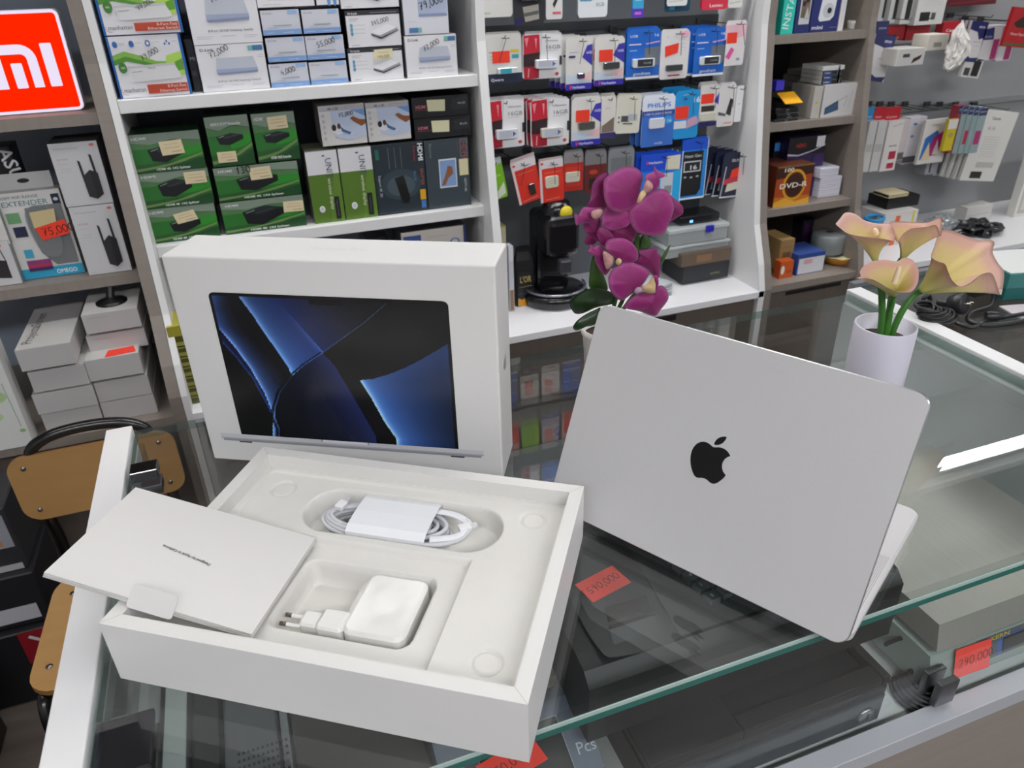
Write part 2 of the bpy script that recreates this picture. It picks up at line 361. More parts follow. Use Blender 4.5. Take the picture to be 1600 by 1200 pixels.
ya, yb_ = P(1190, 1194, z=ZD+.02).y, P(1600, 1050, z=ZD+.02).y
FY = (ya+yb_)/2+.0                     # front of the base
MB().box(GX0-.03, GX1+.03, FY, GY1, ZD-.02, ZD, deck).build('deck', ct)
MB().box(GX0-.03, GX1+.03, FY-.020, FY+.002, ZD-.010, ZD+.014, mat('b6babf', .35, .3), bev=.001).build('base_rail', ct)
MB().box(GX0-.03, GX1+.03, FY-.014, GY1, FLOOR, ZD-.021, m_grey).build('cabinet', ct)
pane(GX0, GX1, FY+.004, FY+.010, ZD+.001, -GT-.001, g_pane, 'front_pane', ct, .006)
pane(GX0+.001, GX0+.007, FY+.012, GY1-.01, ZD+.001, -GT-.001, g_pane, 'side_pane', ct, .006)
MB().box(GX1-.012, GX1-.002, FY+.012, GY1-.002, ZD, -GT-.001, noisy('frosted_side', 'b6bbba', 'c0c5c4', rough=.25)).build('side_panel', ct)
MB().box(GX0-.03, GX0-.004, FY+.0, GY1, ZD, -.051, m_white).build('side_panel', ct)
chrome = mat('8a8a8e', .12, 1); steel = mat('77777a', .3, 1)
def clamp(px, py, z, sx, sy, sz, label, T=None):
    p = P(px, py, z=z)
    b = empty('glass_clamp', (p.x, p.y, z-sz), label, 'clamp', 'metal clamps of the glass counter')
    MB().box(-sx/2, sx/2, -sy/2, sy/2, sz*.62, sz, chrome, bev=.0012).build('clamp_plate', b, local=True)
    MB().box(-sx/2, sx/2, -sy/2, sy/2, 0, sz*.38, steel, bev=.0012).build('clamp_plate', b, local=True)
    MB().box(-sx/2, -sx/2+.008, -sy/2+.002, sy/2-.002, sz*.38, sz*.62, steel).build('clamp_bridge', b, local=True)
clamp(224, 729, .012, .030, .024, .034, 'chrome glass clamp gripping the left rail beside the printed leaflet folder')
b = empty('glass_clamp', P(175, 1165, z=-.012), 'large chrome glass clamp at the bottom left corner of the counter', 'clamp', 'metal clamps of the glass counter')
MB().box(-.026, .030, -.028, .024, -.004, .002, mat('4e4d55', .2, 1), bev=.001).build('clamp_plate', b, local=True)
MB().box(-.026, .030, -.028, .024, -.026, -.016, steel, bev=.001).build('clamp_plate', b, local=True)
q = P(1512, 1137, z=ZD+.02)
b = empty('glass_clamp', (q.x, FY-.004, ZD+.019), 'square steel clamp at the foot of the front pane, below the 290,000 tag', 'clamp', 'metal clamps of the glass counter')
MB().box(-.013, .013, -.002, .006, 0, .034, steel, bev=.001).build('clamp_plate', b, local=True)
MB().box(-.013, .013, .015, .022, 0, .034, steel, bev=.001).build('clamp_plate', b, local=True)
MB().box(-.010, .010, .0145, .0146, 0.001, .006, steel).build('clamp_bridge', b, local=True)
# second counter to the right
c2 = empty('glass_counter', (1.3, .14, FLOOR), 'second glass counter at the right edge, under the black cables and teal box', 'display counter')
MB().box(.974, 2.2, .462, .476, -.05, .002, mat('8a8d90', .3, .6)).build('back_rail', c2)
pane(.974, 2.2, -.3, .46, -.014, -.004, g_top, 'glass_top', c2, .01)
MB().box(.974, 2.2, -.25, .46, FLOOR, -.30, m_grey).build('cabinet', c2)
MB().box(.974, 2.2, -.25, .46, -.299, -.28, mat('6a6d6c', .4)).build('deck', c2)
# ================================================================ the laptop
alu = noisy('laptop_aluminium', 'c6c5c5', 'cac9c9', rough=.42, metal=.2, nscale=400, bump=.02, spec=.5)
alud = mat('a8aaad', .3, .8)
lx, ly, lyaw, ltilt = .2230, .0822, -1.0487, -.4151
LW, LD = .3126, .2212
ax = Vector((cos(lyaw), sin(lyaw), 0)); ay = Vector((-sin(lyaw), cos(lyaw), 0))
lap = empty('laptop', (lx, ly, 0), 'silver laptop standing half open on the glass, dark fruit logo on its lid', 'laptop')
Lb = frame(Vector((lx, ly, .0012))+ay*.011, ax, ay)
def rounded_slab(mb, W, H, r, h0, h1, m, T, ed=.0012, side=None):
    p0 = rrect(ed, W-ed, ed, H-ed, r-ed, 8); p1 = rrect(0, W, 0, H, r, 8); n = len(p0); v = []
    for p, h in ((p0, h0), (p1, h0+ed), (p1, h1-ed), (p0, h1)): v += [(a, b, h) for a, b in p]
    mb.add(v, [tuple(range(n-1, -1, -1)), tuple(range(3*n, 4*n))], m, T)
    for k in range(3): mb.add(v, [(k*n+i, k*n+(i+1) % n, (k+1)*n+(i+1) % n, (k+1)*n+i) for i in range(n)], side or m, T, True)
    return mb
base = rounded_slab(MB(), LW, LD-.008, .0115, 0, .0112, alu, Lb, .002).build('base', None)
par(base, lap)
kb = MB(); key = mat('141416', .4); well = mat('1a1a1c', .5)
kb.prism(rrect(.022, LW-.022, .052-.035, .052+.075, .004), .0112, .01135, well, Lb)
for r_ in range(6):
    for c_ in range(14):
        a = .024+c_*.0190; bq = .0205+r_*.0178
        kb.prism(rrect(a, a+.0165, bq, bq+.0155, .0015, 2), .0113, .0122, key, Lb)
par(kb.build('keyboard', None), lap)
sp = MB(); hole = mat('8d8a82', .6)
for sx in (.005, LW-.0195):
    for i in range(10):
        for j in range(60): a = sx+i*.0016; bq = .025+j*.0016; sp.box(a, a+.0008, bq, bq+.0008, .0112, .01123, hole, Lb)
par(sp.build('speaker_grille', None), lap)
par(MB().prism(rrect(LW/2-.065, LW/2+.065, .135, .208, .003), .0112, .0113, mat('b4b4b6', .35, .3), Lb).build('trackpad', None), lap)
ld = Vector((0, 0, 1))*cos(ltilt)-ay*sin(ltilt)
TL = frame(Vector((lx, ly, .009)), ax, ld)          # lid outer face: u along hinge, v up the lid, n towards the viewer
lid = rounded_slab(MB(), LW, LD, .0125, -.0042, 0, alu, TL, .0008, alud).build('lid', None); par(lid, lap)
par(MB().prism(rrect(.004, LW-.004, .006, LD-.004, .009), -.0046, -.0042, mat('060607', .08), TL).build('screen', None), lap)
par(MB().tube([TL @ Vector((.03, .006, -.0075)), TL @ Vector((LW-.03, .006, -.0075))], .0032, mat('2b2b2d', .4), 10).build('hinge', None), lap)
# fruit logo
def svgpath(d):
    import re
    tk = re.findall(r'[a-zA-Z]|-?\d*\.?\d+', d); i = 0; cur = [0, 0]; out = []; subs = []; cmd = None
    while i < len(tk):
        if tk[i].isalpha(): cmd = tk[i]; i += 1
        if cmd in 'Mm':
            if out: subs.append(out)
            x, y = float(tk[i]), float(tk[i+1]); i += 2; cur = [x, y]; out = [(x, y)]; cmd = 'c'
        elif cmd == 'c':
            n = [float(t) for t in tk[i:i+6]]; i += 6; p0 = cur[:]; a = [(p0[0]+n[2*k], p0[1]+n[2*k+1]) for k in range(3)]
            for q in range(1, 9):
                t = q/8; u = 1-t; out.append(tuple(u**3*p0[k]+3*u*u*t*a[0][k]+3*u*t*t*a[1][k]+t**3*a[2][k] for k in (0, 1)))
            cur = list(a[2])
        elif cmd in 'zZ': pass
    subs.append(out); return subs
FRUIT = svgpath('M12.152 6.896c-.948 0-2.415-1.078-3.96-1.04-2.04.027-3.91 1.183-4.961 3.014-2.117 3.675-.546 9.103 1.519 12.09 1.013 1.454 2.208 3.09 3.792 3.039 1.52-.065 2.09-.987 3.935-.987 1.831 0 2.35.987 3.96.948 1.637-.026 2.676-1.48 3.676-2.948 1.156-1.688 1.636-3.325 1.662-3.415-.039-.013-3.182-1.221-3.22-4.857-.026-3.04 2.48-4.494 2.597-4.559-1.429-2.09-3.623-2.324-4.39-2.376-2-.156-3.675 1.09-4.61 1.09 M15.53 3.83c.843-1.012 1.4-2.427 1.245-3.83-1.207.052-2.662.805-3.532 1.818-.78.896-1.454 2.338-1.273 3.714 1.338.104 2.715-.688 3.559-1.701')
lg = MB(); ks = .046/24
def hit(a, b, T):
    n = T.to_3x3() @ Vector((0, 0, 1)); o = T.translation; d = ray(a, b); t = (o-CAM).dot(n)/d.dot(n); q = T.inverted() @ (CAM+d*t); return q.x, q.y
lu, lv = hit(1110, 714, TL)
for s_ in FRUIT:
    pts = [(lu+(x-12)*ks, lv-(y-12)*ks) for x, y in s_]
    if abs(pts[0][0]-pts[-1][0])+abs(pts[0][1]-pts[-1][1]) < 1e-5: pts = pts[:-1]
    lg.add([(a, b, .00025) for a, b in pts], [tuple(range(len(pts)))], mat('08080a', .12, 0, .4), TL)
lo = lg.build('lid_logo', None); par(lo, lid)
tag(lo, 'glossy black fruit logo on the lid')
# ================================================================ the upright retail box
card = noisy('white_card', 'd6d5d2', 'dad9d7', rough=.42, nscale=8)
bx, by, byaw, bw, bd, bh = -.114, .3248, -.5107, .3559, .0706, .2576
ub = empty('laptop_box', (bx, by, 0), 'white retail box standing upright with a picture of an open laptop', 'box')
ux = Vector((cos(byaw), sin(byaw), 0)); uy = Vector((-sin(byaw), cos(byaw), 0))
TB = frame((bx, by, .0008), ux, uy)
par(MB().box(0, bw, 0, bd, 0, bh, card, TB, bev=.0022, seg=3).build('carton', None), ub)
TF = frame((bx, by, .0008), ux, (0, 0, 1))            # front face
def zq(zx, zy): return hit(230+zx/2.6667, 340+zy/2.6667, TF)
import numpy as np
def wallpaper():
    c = [zq(250, 300), zq(1256, 358), zq(1297, 972), zq(392, 893)]
    u0_, u1_ = (c[0][0]+c[3][0])/2, (c[1][0]+c[2][0])/2; v1_, v0_ = (c[0][1]+c[1][1])/2, (c[3][1]+c[2][1])/2
    NX, NY = 260, 170
    def pl(pts):   # polyline -> function giving signed horizontal distance (x - curve x at y)
        ys = np.array([p[1] for p in pts], float); xs = np.array([p[0] for p in pts], float); o = np.argsort(ys); return lambda x, y: x-np.interp(y, ys[o], xs[o])
    A = pl([(378, 322), (440, 405), (490, 480), (550, 565), (590, 625), (605, 662)])
    A2 = pl([(525, 335), (620, 430), (690, 510), (735, 560)])
    K = pl([(993, 360), (900, 440), (735, 560), (660, 610), (600, 662), (555, 725), (535, 790), (532, 830), (552, 880)])
    B = pl([(262, 380), (295, 455), (360, 530), (430, 625), (490, 730), (525, 818)])
    B2 = pl([(250, 440), (305, 510), (370, 580), (440, 670), (500, 780), (545, 880)])
    E2 = pl([(735, 565), (780, 615), (850, 730), (955, 912)])
    Cl = pl([(887, 676), (940, 760), (990, 850), (1040, 922)])
    ct_x = np.array([887, 940, 1000, 1070, 1140, 1200, 1250]); ct_y = np.array([677, 672, 655, 627, 592, 557, 527])
    def col(u, v):
        p = TF @ Vector((u, v, 0)); a, b = proj(p); x, y = (a-230)*2.6667, (b-340)*2.6667
        c = np.array([10, 10, 12], float); k = K(x, y); ramp = lambda t: max(0., min(1., t))
        if y > 905+ (x-400)*.085 or u-u0_ < .0032 or u1_-u < .0032 or v1_-v < .004: return (9, 9, 11)
        if k < 0:                                           # upper left of the swirl
            a_, a2 = A(x, y), A2(x, y)
            if y < 322+(x-300)*.05: return (9, 9, 11)
            if a_ > 0 and y < 665:
                if a2 < 0:
                    t = a_/(a_-a2+1e-6); f = ramp((y-330)/330)
                    c = np.array([64, 112, 190])*(1-t)+np.array([34, 62, 140])*t
                    c = c*(.72+.35*f)+np.array([90, 120, 150])*math.exp(-a_/16)+np.array([60, 100, 130])*f*math.exp(-abs(a2)/14)
                else:
                    t = ramp(a2/330); c = np.array([30, 48, 108])*(1-t)**1.3+np.array([12, 13, 22])*t
            else:
                b_ = B(x, y)
                if b_ > 0 :
                    wd = 95+.12*(y-320); t = ramp(b_/wd); g = ramp(-a_/60) if y < 660 else 1
                    c = (np.array([58, 98, 178])*(1-t)**1.5+np.array([10, 11, 18])*t)+np.array([110, 150, 190])*math.exp(-b_/9)*ramp((y-440)/60)
                elif B2(x, y) > 0 and y > 450:
                    t = ramp(-b_/30); c = np.array([14, 22, 60])+np.array([40, 76, 150])*math.exp(-B2(x, y)/5)
                elif y < 455 and b_ > -60: c = np.array([40, 62, 120])
        else:
            ytop = np.interp(x, ct_x, ct_y) if x > 887 else 1e9
            cl = Cl(x, y)
            if x > 870 and cl > 0 and y > ytop:
                t = ramp(cl/330); f = ramp((y-560)/330)
                c = np.array([60, 104, 186])*(1-.35*t)*(1-.8*ramp((cl-40)/300)*f)+np.array([14, 18, 34])*f*.5
                c = c+np.array([150, 150, 130])*math.exp(-cl/10)+np.array([20, 50, 70])*math.exp(-cl/45)
            elif x > 735 and y < (np.interp(x, [735, 780, 820, 887], [572, 612, 648, 677]) if x < 887 else ytop): c = np.array([17, 17, 19])
            elif E2(x, y) < 0:
                e = -E2(x, y); c = np.array([26, 40, 96])*math.exp(-e/150)+np.array([8, 9, 14])
            else: c = np.array([12, 12, 16])
        c = c+np.array([70, 110, 150])*math.exp(-(k/2.6)**2)*(1 if 355 < y < 890 else 0)*(.7 if y < 600 else .35)
        if -16 < k < -3 and y > 560: c = c*.3
        return tuple(np.clip(c*np.array([.92, .86, .84]), 0, 255))
    vs = []; cs = []; rad = .006
    for j in range(NY+1):
        for i in range(NX+1):
            u = u0_+(u1_-u0_)*i/NX; v = v0_+(v1_-v0_)*j/NY
            cs.append(lin(tuple(q/255 for q in col(u, v)))); dv = v-(v1_-rad)
            if dv > 0:                                   # rounded upper corners
                ins = rad-math.sqrt(max(rad*rad-dv*dv, 0)); t = i/NX; u = (u0_+ins)+(u1_-u0_-2*ins)*t
            vs.append(tuple(TF @ Vector((u, v, .0005))))
    fs = [(j*(NX+1)+i, j*(NX+1)+i+1, (j+1)*(NX+1)+i+1, (j+1)*(NX+1)+i) for j in range(NY) for i in range(NX)]
    me = bpy.data.meshes.new('printed_screen'); me.from_pydata(vs, [], fs)
    at = me.color_attributes.new('print', 'FLOAT_COLOR', 'POINT'); at.data.foreach_set('color', [x for c_ in cs for x in c_])
    m = bpy.data.materials.new('printed_picture'); m.use_nodes = True; b = m.node_tree.nodes['Principled BSDF']; a = m.node_tree.nodes.new('ShaderNodeAttribute'); a.attribute_name = 'print'
    m.node_tree.links.new(a.outputs['Color'], b.inputs['Base Color']); b.inputs['Roughness'].default_value = .25
    me.materials.append(m); o = bpy.data.objects.new('printed_screen', me); COL.objects.link(o); par(o, ub); tag(o, 'printed black screen with blue swirling ribbons')
wallpaper()
pb = MB(); a0 = zq(303, 884); a1 = zq(1402, 982); b1 = zq(1400, 1012); b0 = zq(320, 912)
H0 = a0[1]; sl_ = (a1[1]-a0[1])/(a1[0]-a0[0])
def pbar(t0, t1, h0, h1, m, z): 
    f = lambda t, h: (a0[0]+(a1[0]-a0[0])*t, (a0[1]+a1[1])/2-h, z)
    pb.add([f(t0, h1), f(t1, h1), f(t1, h0), f(t0, h0)], [(0, 1, 2, 3)], m, TF)
pbar(0, 1, 0, .0055, mat('c6c7cb', .3), .0006); pbar(.0, 1, .0055, .0072, mat('a6a7ac', .3), .0006); pbar(.008, .992, .0072, .0098, mat('909196', .3), .0006)
pbar(.40, .575, .0, .003, mat('e0e0e3', .3), .0008); pbar(.398, .401, 0, .003, mat('3c3c40', .3), .0009); pbar(.574, .577, 0, .003, mat('3c3c40', .3), .0009)
pb0 = pb; pb = MB(); nt_ = zq(675, 352); n2_ = zq(810, 360); pb.add([(nt_[0], nt_[1]-.0025, .0007), (n2_[0], n2_[1]-.0025, .0007), (n2_[0], nt_[1]+.003, .0007), (nt_[0], nt_[1]+.003, .0007)], [(0, 1, 2, 3)], mat('09090b', .25), TF); par(pb.build('printed_notch', None), ub); pb = pb0
o = par(pb.build('printed_laptop_base', None), ub); tag(o, 'printed silver laptop body below the screen')
for t_ in (.07, .88): pb = MB(); pbar(t_, t_+.05, .0098, .0115, mat('2d2d30', .3), .0006); par(pb.build('printed_foot', None), ub)
pb = MB()
TR = frame((bx+ux.x*bw, by+ux.y*bw, .0008), uy, (0, 0, 1)); ml = MB()
for s_ in FRUIT:
    ml.add([(bd/2+(x-12)*.00075, bh*.52-(y-12)*.00075, .0004) for x, y in s_], [tuple(range(len(s_)))], mat('a4a4a6', .3, .0), TR)
par(ml.build('side_logo', None), ub)
TT = frame((bx, by, .0008+bh), ux, uy); tx = MB(); tx.canvas(TT, bw, bd, [('t', 'MacBook Pro', .42, .45, .16, 'cfcecb')])
par(tx.build('top_lettering', None), ub)
# ================================================================ the open tray box
qx, qy, qyaw, qw, qd, qh = -.1938, .0115, -.59, .3504, .2558, .064
TQ = frame((qx, qy, .0008), (cos(qyaw), sin(qyaw), 0), (-sin(qyaw), cos(qyaw), 0))
tr_ = empty('open_box', TQ.translation, 'open white box base holding a moulded tray with cable and charger', 'box')
rim = .0125; card2 = noisy('white_card_inner', 'd6d5d1', 'dad9d5', rough=.5, nscale=8)
mb = MB(); o_ = [(0, 0), (qw, 0), (qw, qd), (0, qd)]; n_ = [(rim, rim), (qw-rim, rim), (qw-rim, qd-rim), (rim, qd-rim)]
v = [(a, b, z) for z in (0, qh) for a, b in o_]+[(a, b, qh) for a, b in n_]+[(a, b, .012) for a, b in n_]
mb.add(v, [(0, 3, 2, 1)]+[(i, (i+1) % 4, 4+(i+1) % 4, 4+i) for i in range(4)], card, TQ)
mb.add(v, [(4+i, 4+(i+1) % 4, 8+(i+1) % 4, 8+i) for i in range(4)]+[(8+i, 8+(i+1) % 4, 12+(i+1) % 4, 12+i) for i in range(4)]+[(12, 13, 14, 15)], card2, TQ)
cr = mat('b9b6ae', .7)
for i in range(4):   # mitre creases
    a, b = Vector(o_[i]), Vector(n_[i]); t = (b-a).normalized(); s_ = Vector((-t.y, t.x))*.00025
    mb.add([(a.x-s_.x, a.y-s_.y, qh+.00015), (a.x+s_.x, a.y+s_.y, qh+.00015), (b.x+s_.x, b.y+s_.y, qh+.00015), (b.x-s_.x, b.y-s_.y, qh+.00015)], [(0, 1, 2, 3)], cr, TQ)
par(mb.build('box_walls', None), tr_)
def tq(a, b, z):    # pixel -> tray coordinates on height z
    T = TQ.copy(); T.translation = TQ.translation+Vector((0, 0, z)); return hit(a, b, T)
ZI = qh-.017
def sm(d, w=.0012): return max(0., min(1., .5+d/w))        # 1 inside
def sd_rr(x, y, cx, cy, hx, hy, r, ang=0):
    x, y = x-cx, y-cy
    if ang: c, s_ = cos(ang), sin(ang); x, y = x*c+y*s_, -x*s_+y*c
    a, b = abs(x)-hx+r, abs(y)-hy+r; return -(math.hypot(max(a, 0), max(b, 0))+min(max(a, b), 0)-r)
def rect_of(pts, z):
    q = [tq(a, b, z) for a, b in pts]; xs = [p[0] for p in q]; ys = [p[1] for p in q]; return (min(xs)+max(xs))/2, (min(ys)+max(ys))/2, (max(xs)-min(xs))/2, (max(ys)-min(ys))/2
cab = rect_of([(481, 792), (782, 828), (560, 766), (650, 852)], ZI)
stp_r = tq(733, 878, ZI)[0]; stp_t = tq(600, 856, ZI)[1]
ad = rect_of([(482, 880), (671, 903), (634, 1012), (418, 972)], ZI-.006)
dim = [tq(a, b, ZI) for a, b in ((443, 763), (833, 812), (760, 1035))]+[tq(300, 930, ZI)]
def hz(x, y):
    z = ZI
    s1 = min(stp_r-x, stp_t-y); z -= .007*sm(s1, .0025)
    z -= .026*sm(sd_rr(x, y, ad[0], ad[1], ad[2], ad[3], .010), .004)
    z -= .021*sm(sd_rr(x, y, cab[0], cab[1], cab[2], cab[3]*.93, cab[3]*.9), .004)
    for dx, dy in dim: r_ = math.hypot(x-dx, y-dy); z -= .0034*sm(.0125-r_, .0015)-.0026*sm(.0108-r_, .0015)
    s2 = sd_rr(x, y, qw/2, qd/2, qw/2-rim-.006, qd/2-rim-.006, .006); z += .0014*(1-sm(s2, .003))
    return z
NX, NY = 250, 184; x0_, x1_, y0_, y1_ = rim, qw-rim, rim, qd-rim
vs = [(x0_+(x1_-x0_)*i/NX, y0_+(y1_-y0_)*j/NY) for j in range(NY+1) for i in range(NX+1)]
ins = MB().add([(a, b, hz(a, b)) for a, b in vs], [(j*(NX+1)+i, j*(NX+1)+i+1, (j+1)*(NX+1)+i+1, (j+1)*(NX+1)+i) for j in range(NY) for i in range(NX)], noisy('moulded_pulp_white', 'd4d2cc', 'dad8d2', rough=.55, nscale=60, bump=.03), TQ, True)
par(ins.build('moulded_tray', None), tr_)
# cable coil
cx, cy = cab[0], cab[1]; zc = ZI-.019
wh = noisy('braided_cable', 'c4c6ca', 'd2d4d7', (1, 1, 1), .55, nscale=900, bump=.2)
cb = empty('charging_cable', TQ @ Vector((cx, cy, zc)), 'coiled white braided charging cable held by a paper sleeve in the tray', 'cable')
m_ = MB()
def loop(ox, oy, ra, rb2, z, k):
    return [TQ @ Vector((cx+ox+ra*cos(t*2*pi/48), cy+oy+rb2*sin(t*2*pi/48), z+.0015*sin(t*2*pi/48+k))) for t in range(48)]
for k, (ox, ra, rb2, z) in enumerate([(-.016, .065, .0285, .003), (-.018, .061, .0255, .0035), (-.014, .057, .0225, .003), (-.019, .064, .027, .008), (-.016, .060, .024, .0085), (-.020, .054, .0205, .008), (-.017, .062, .0255, .013), (-.021, .057, .0215, .0135), (-.023, .051, .018, .013)]):
    m_.tube(loop(ox, 0, ra, rb2, zc+z, k*1.3), .0021, wh, 8, closed=True)
m_.tube(cat_rom([TQ @ Vector((cx+a, cy+b, zc+z)) for a, b, z in ((-.02, -.018, .012), (.01, -.026, .014), (.040, -.026, .015), (.062, -.016, .016), (.069, .0, .018), (.062, .012, .018))], False), .0022, wh, 8)
par(m_.build('cable_coil', None), cb)
st = MB(); paper = mat('e4e6e9', .5)
st.tube(cat_rom([TQ @ Vector((cx+a, cy+b, zc+z)) for a, b, z in ((.012, .015, .018), (.036, .018, .0185), (.055, .014, .019), (.067, .003, .019), (.060, -.013, .018), (.036, -.021, .017))], False), .0042, paper, 8, flat=.25)
par(st.build('paper_strip', None), cb)
for a, b, g in ((-.067, .008, 20), (.064, .0, -25)):
    c_ = MB(); Tc = TQ @ Matrix.Translation((cx+a, cy+b, zc+.018)) @ Matrix.Rotation(R(g+60), 4, 'Z')
    c_.box(-.006, .006, -.0045, .0045, -.002, .003, mat('e8e8ea', .3), Tc, bev=.001).box(.006, .0125, -.003, .003, -.001, .0018, mat('dcdcde', .3, .3), Tc, bev=.0005)
    par(c_.build('connector', None), cb)
sv = MB(); w0, w1 = hit(554, 800, frame(TQ @ Vector((0, 0, ZI+.004)), TQ.to_3x3() @ Vector((1, 0, 0)), TQ.to_3x3() @ Vector((0, 1, 0))))[0], hit(683, 800, frame(TQ @ Vector((0, 0, ZI+.004)), TQ.to_3x3() @ Vector((1, 0, 0)), TQ.to_3x3() @ Vector((0, 1, 0))))[0]
pr = [(-.0295, -.002), (-.0295, .004), (-.0285, .019), (-.02, .0225), (0, .0235), (.02, .0225), (.0285, .019), (.0295, .006), (.0295, -.002)]
vv = []; 
for xx in (w0, w1):
    for b, z in pr: vv.append((xx, cy+b, zc+z))
for xx in (w0, w1):
    for b, z in pr: vv.append((xx, cy+b*.985, zc+z-.0004))
n = len(pr); fs = [(i, i+1, n+i+1, n+i) for i in range(n-1)]+[(2*n+i, 3*n+i, 3*n+i+1, 2*n+i+1) for i in range(n-1)]+[(i, 2*n+i, 2*n+i+1, i+1) for i in range(n-1)]+[(n+i, n+i+1, 3*n+i+1, 3*n+i) for i in range(n-1)]
sv.add(vv, fs, paper, TQ); par(sv.build('paper_sleeve', None), cb)
# charger
zb = ZI-.0325; ch = empty('power_adapter', TQ @ Vector((ad[0], ad[1], zb)), 'white square power adapter with two-pin plug, wrapped in clear film in the tray', 'charger')
gw = mat('d9d8d3', .3, 0, .5, coat=.0)
p0 = tq(600, 955, ZI-.004); ca = .0325; ax0, ax1 = p0[0]-ca+.004, ad[0]+ad[2]-.0045; ay0, ay1 = ad[1]-ad[3]+.004, ad[1]+ad[3]-.004
def slab_at(x0, x1, y0, y1, z0, z1, r, m, ed=.003, T=TQ):
    return rounded_slab(MB(), x1-x0, y1-y0, r, z0, z1, m, T @ Matrix.Translation((x0, y0, 0)), ed)
par(slab_at(ax0, ax1, ay0, ay1, zb, ZI-.005, .009, gw).build('adapter_body', None), ch)
px_ = tq(512, 968, ZI-.014)
par(slab_at(px_[0]-.004, ax0+.0005, ay0+.001, ay0+.024, zb+.004, ZI-.007, .004, gw, .002).build('plug_head', None), ch)
par(slab_at(px_[0]-.021, px_[0]-.0035, ay0+.004, ay0+.021, zb+.007, ZI-.010, .004, gw, .002).build('plug_block', None), ch)
for b in (.0075, .0175):
    pn = MB(); s0 = TQ @ Vector((px_[0]-.021, ay0+b, zb+.015)); s1 = TQ @ Vector((px_[0]-.034, ay0+b, zb+.015)); s2 = TQ @ Vector((px_[0]-.040, ay0+b, zb+.015))
    pn.tube([s0, s1], .0019, mat('e4e4e2', .3)).tube([s1, s2], .0019, mat('8a8078', .2, 1)); par(pn.build('plug_pin', None), ch)
# clear film over charger
fm = glass_mat('clear_film', 'fbfbfa', .05, .0, .18); fl = MB(); NN = 14; random.seed(3)
hh = [[0]*(NN+1) for _ in range(NN+1)]
vs = [(ax0-.001+(ax1-ax0+.002)*i/NN, ay0-.001+(ay1-ay0+.002)*j/NN, ZI-.0042+.0006*random.random()*(1 if 3 < i < NN-3 and 3 < j < NN-3 else .2)) for j in range(NN+1) for i in range(NN+1)]
fl.add(vs, [(j*(NN+1)+i, j*(NN+1)+i+1, (j+1)*(NN+1)+i+1, (j+1)*(NN+1)+i) for j in range(NN) for i in range(NN)], fm, TQ, True)
o = par(fl.build('clear_film', None), ch); tag(o, 'crumpled clear plastic film')
# leaflet folder
A_ = D(0, 0, 1); 
def wp(a, b, z): return P(a, b, z=z)
fA = wp(488, 839, ZI+.0035); fB = wp(400, 995, ZI+.0035)
zl = .086; fC = wp(207, 760, zl); fD = wp(70, 896, zl)
fx = ((fA-fC)+(fB-fD))/2; fyv = ((fC-fD)+(fA-fB))/2; ctr = (fA+fB+fC+fD)/4
exx = fx.normalized(); eyy = (fyv-exx*fyv.dot(exx)).normalized()
TE = frame(ctr-exx*fx.length/2-eyy*fyv.length/2, exx, eyy); EW, EH = fx.length, fyv.length
print('folder', EW, EH, fx.angle(fyv)*57.3)
en = empty('leaflet_folder', TE.translation, 'white card leaflet folder with small grey print lying askew across the open box', 'folder')
fo = MB(); pw_ = mat('d2d0cd', .5)
for k in range(3): fo.box(.0004*k, EW-.0003*k, .0005*k, EH, -.0048+.0017*k, -.0048+.0017*k+.0013, pw_, TE)
par(fo.build('card_sheets', None), en)
ex = MB(); l0 = hit(330, 882, TE); l1 = hit(256, 851, TE); ang = math.degrees(math.atan2(l1[1]-l0[1], l1[0]-l0[0])); ln = math.hypot(l1[0]-l0[0], l1[1]-l0[1])
v, f, x0, x1 = text_geo('Designed by Apple in California', True); A = Matrix.Translation((l0[0], l0[1], -.0001+.0005)) @ Matrix.Rotation(R(ang), 4, 'Z') @ Matrix.Scale(ln/x1, 4)
ex.add([A @ Vector(q) for q in v], f, mat('3c3c40', .5), TE); par(ex.build('lettering', None), en)
t0 = hit(193, 943, TE); t1 = hit(262, 968, TE); tb = MB(); xm0, xm1 = t0[0], t1[0]
tb.prism(rrect(xm0, xm1, -.003, .0165, .0035, 5), .0002, .0008, pw_, TE @ Matrix.Translation((0, -.0016, -.0035)) @ Matrix.Rotation(R(50), 4, 'X'))
par(tb.build('thumb_tab', None), en)
# ================================================================ boxed goods on the shelves
def on(px, Y): return P(px[0], px[1], y=Y)
def goods(name, label, cat, bl, br, tl, Y, ops, depth=.1, side='8a8a8a', zs=None, top=None, group=None, frontc='dcdce0', yaw=0, rough=.35, xs=1):
    """cuboid package with a printed front; bl, br, tl are the pixels of the front face, zs snaps its base to a shelf"""
    a, b, c = on(bl, Y), on(br, Y), on(tl, Y)
    W = (b-a).length*xs; z0 = zs if zs is not None else (a.z+b.z)/2; H = c.z-z0
    cx = (a.x+b.x)/2; T = Matrix.Translation((cx, Y, z0+.0004)) @ Matrix.Rotation(yaw, 4, 'Z')
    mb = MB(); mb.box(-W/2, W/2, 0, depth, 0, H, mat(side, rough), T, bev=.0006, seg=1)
    F = T @ FRONT(-W/2, 0, 0)
    mb.canvas(F, W, H, [('r', 0.004, 0.004, .996, .996, frontc)]+ops, .00025, rough)
    if top: mb.add([(-W/2+.0005, .0005, H+.0003), (W/2-.0005, .0005, H+.0003), (W/2-.0005, depth-.0005, H+.0003), (-W/2+.0005, depth-.0005, H+.0003)], [(0, 1, 2, 3)], mat(top, rough), T)
    o = mb.build(name, loc=(cx, Y, z0)); o['w'] = W; tag(o, label, cat, group); o['h'] = H; return o
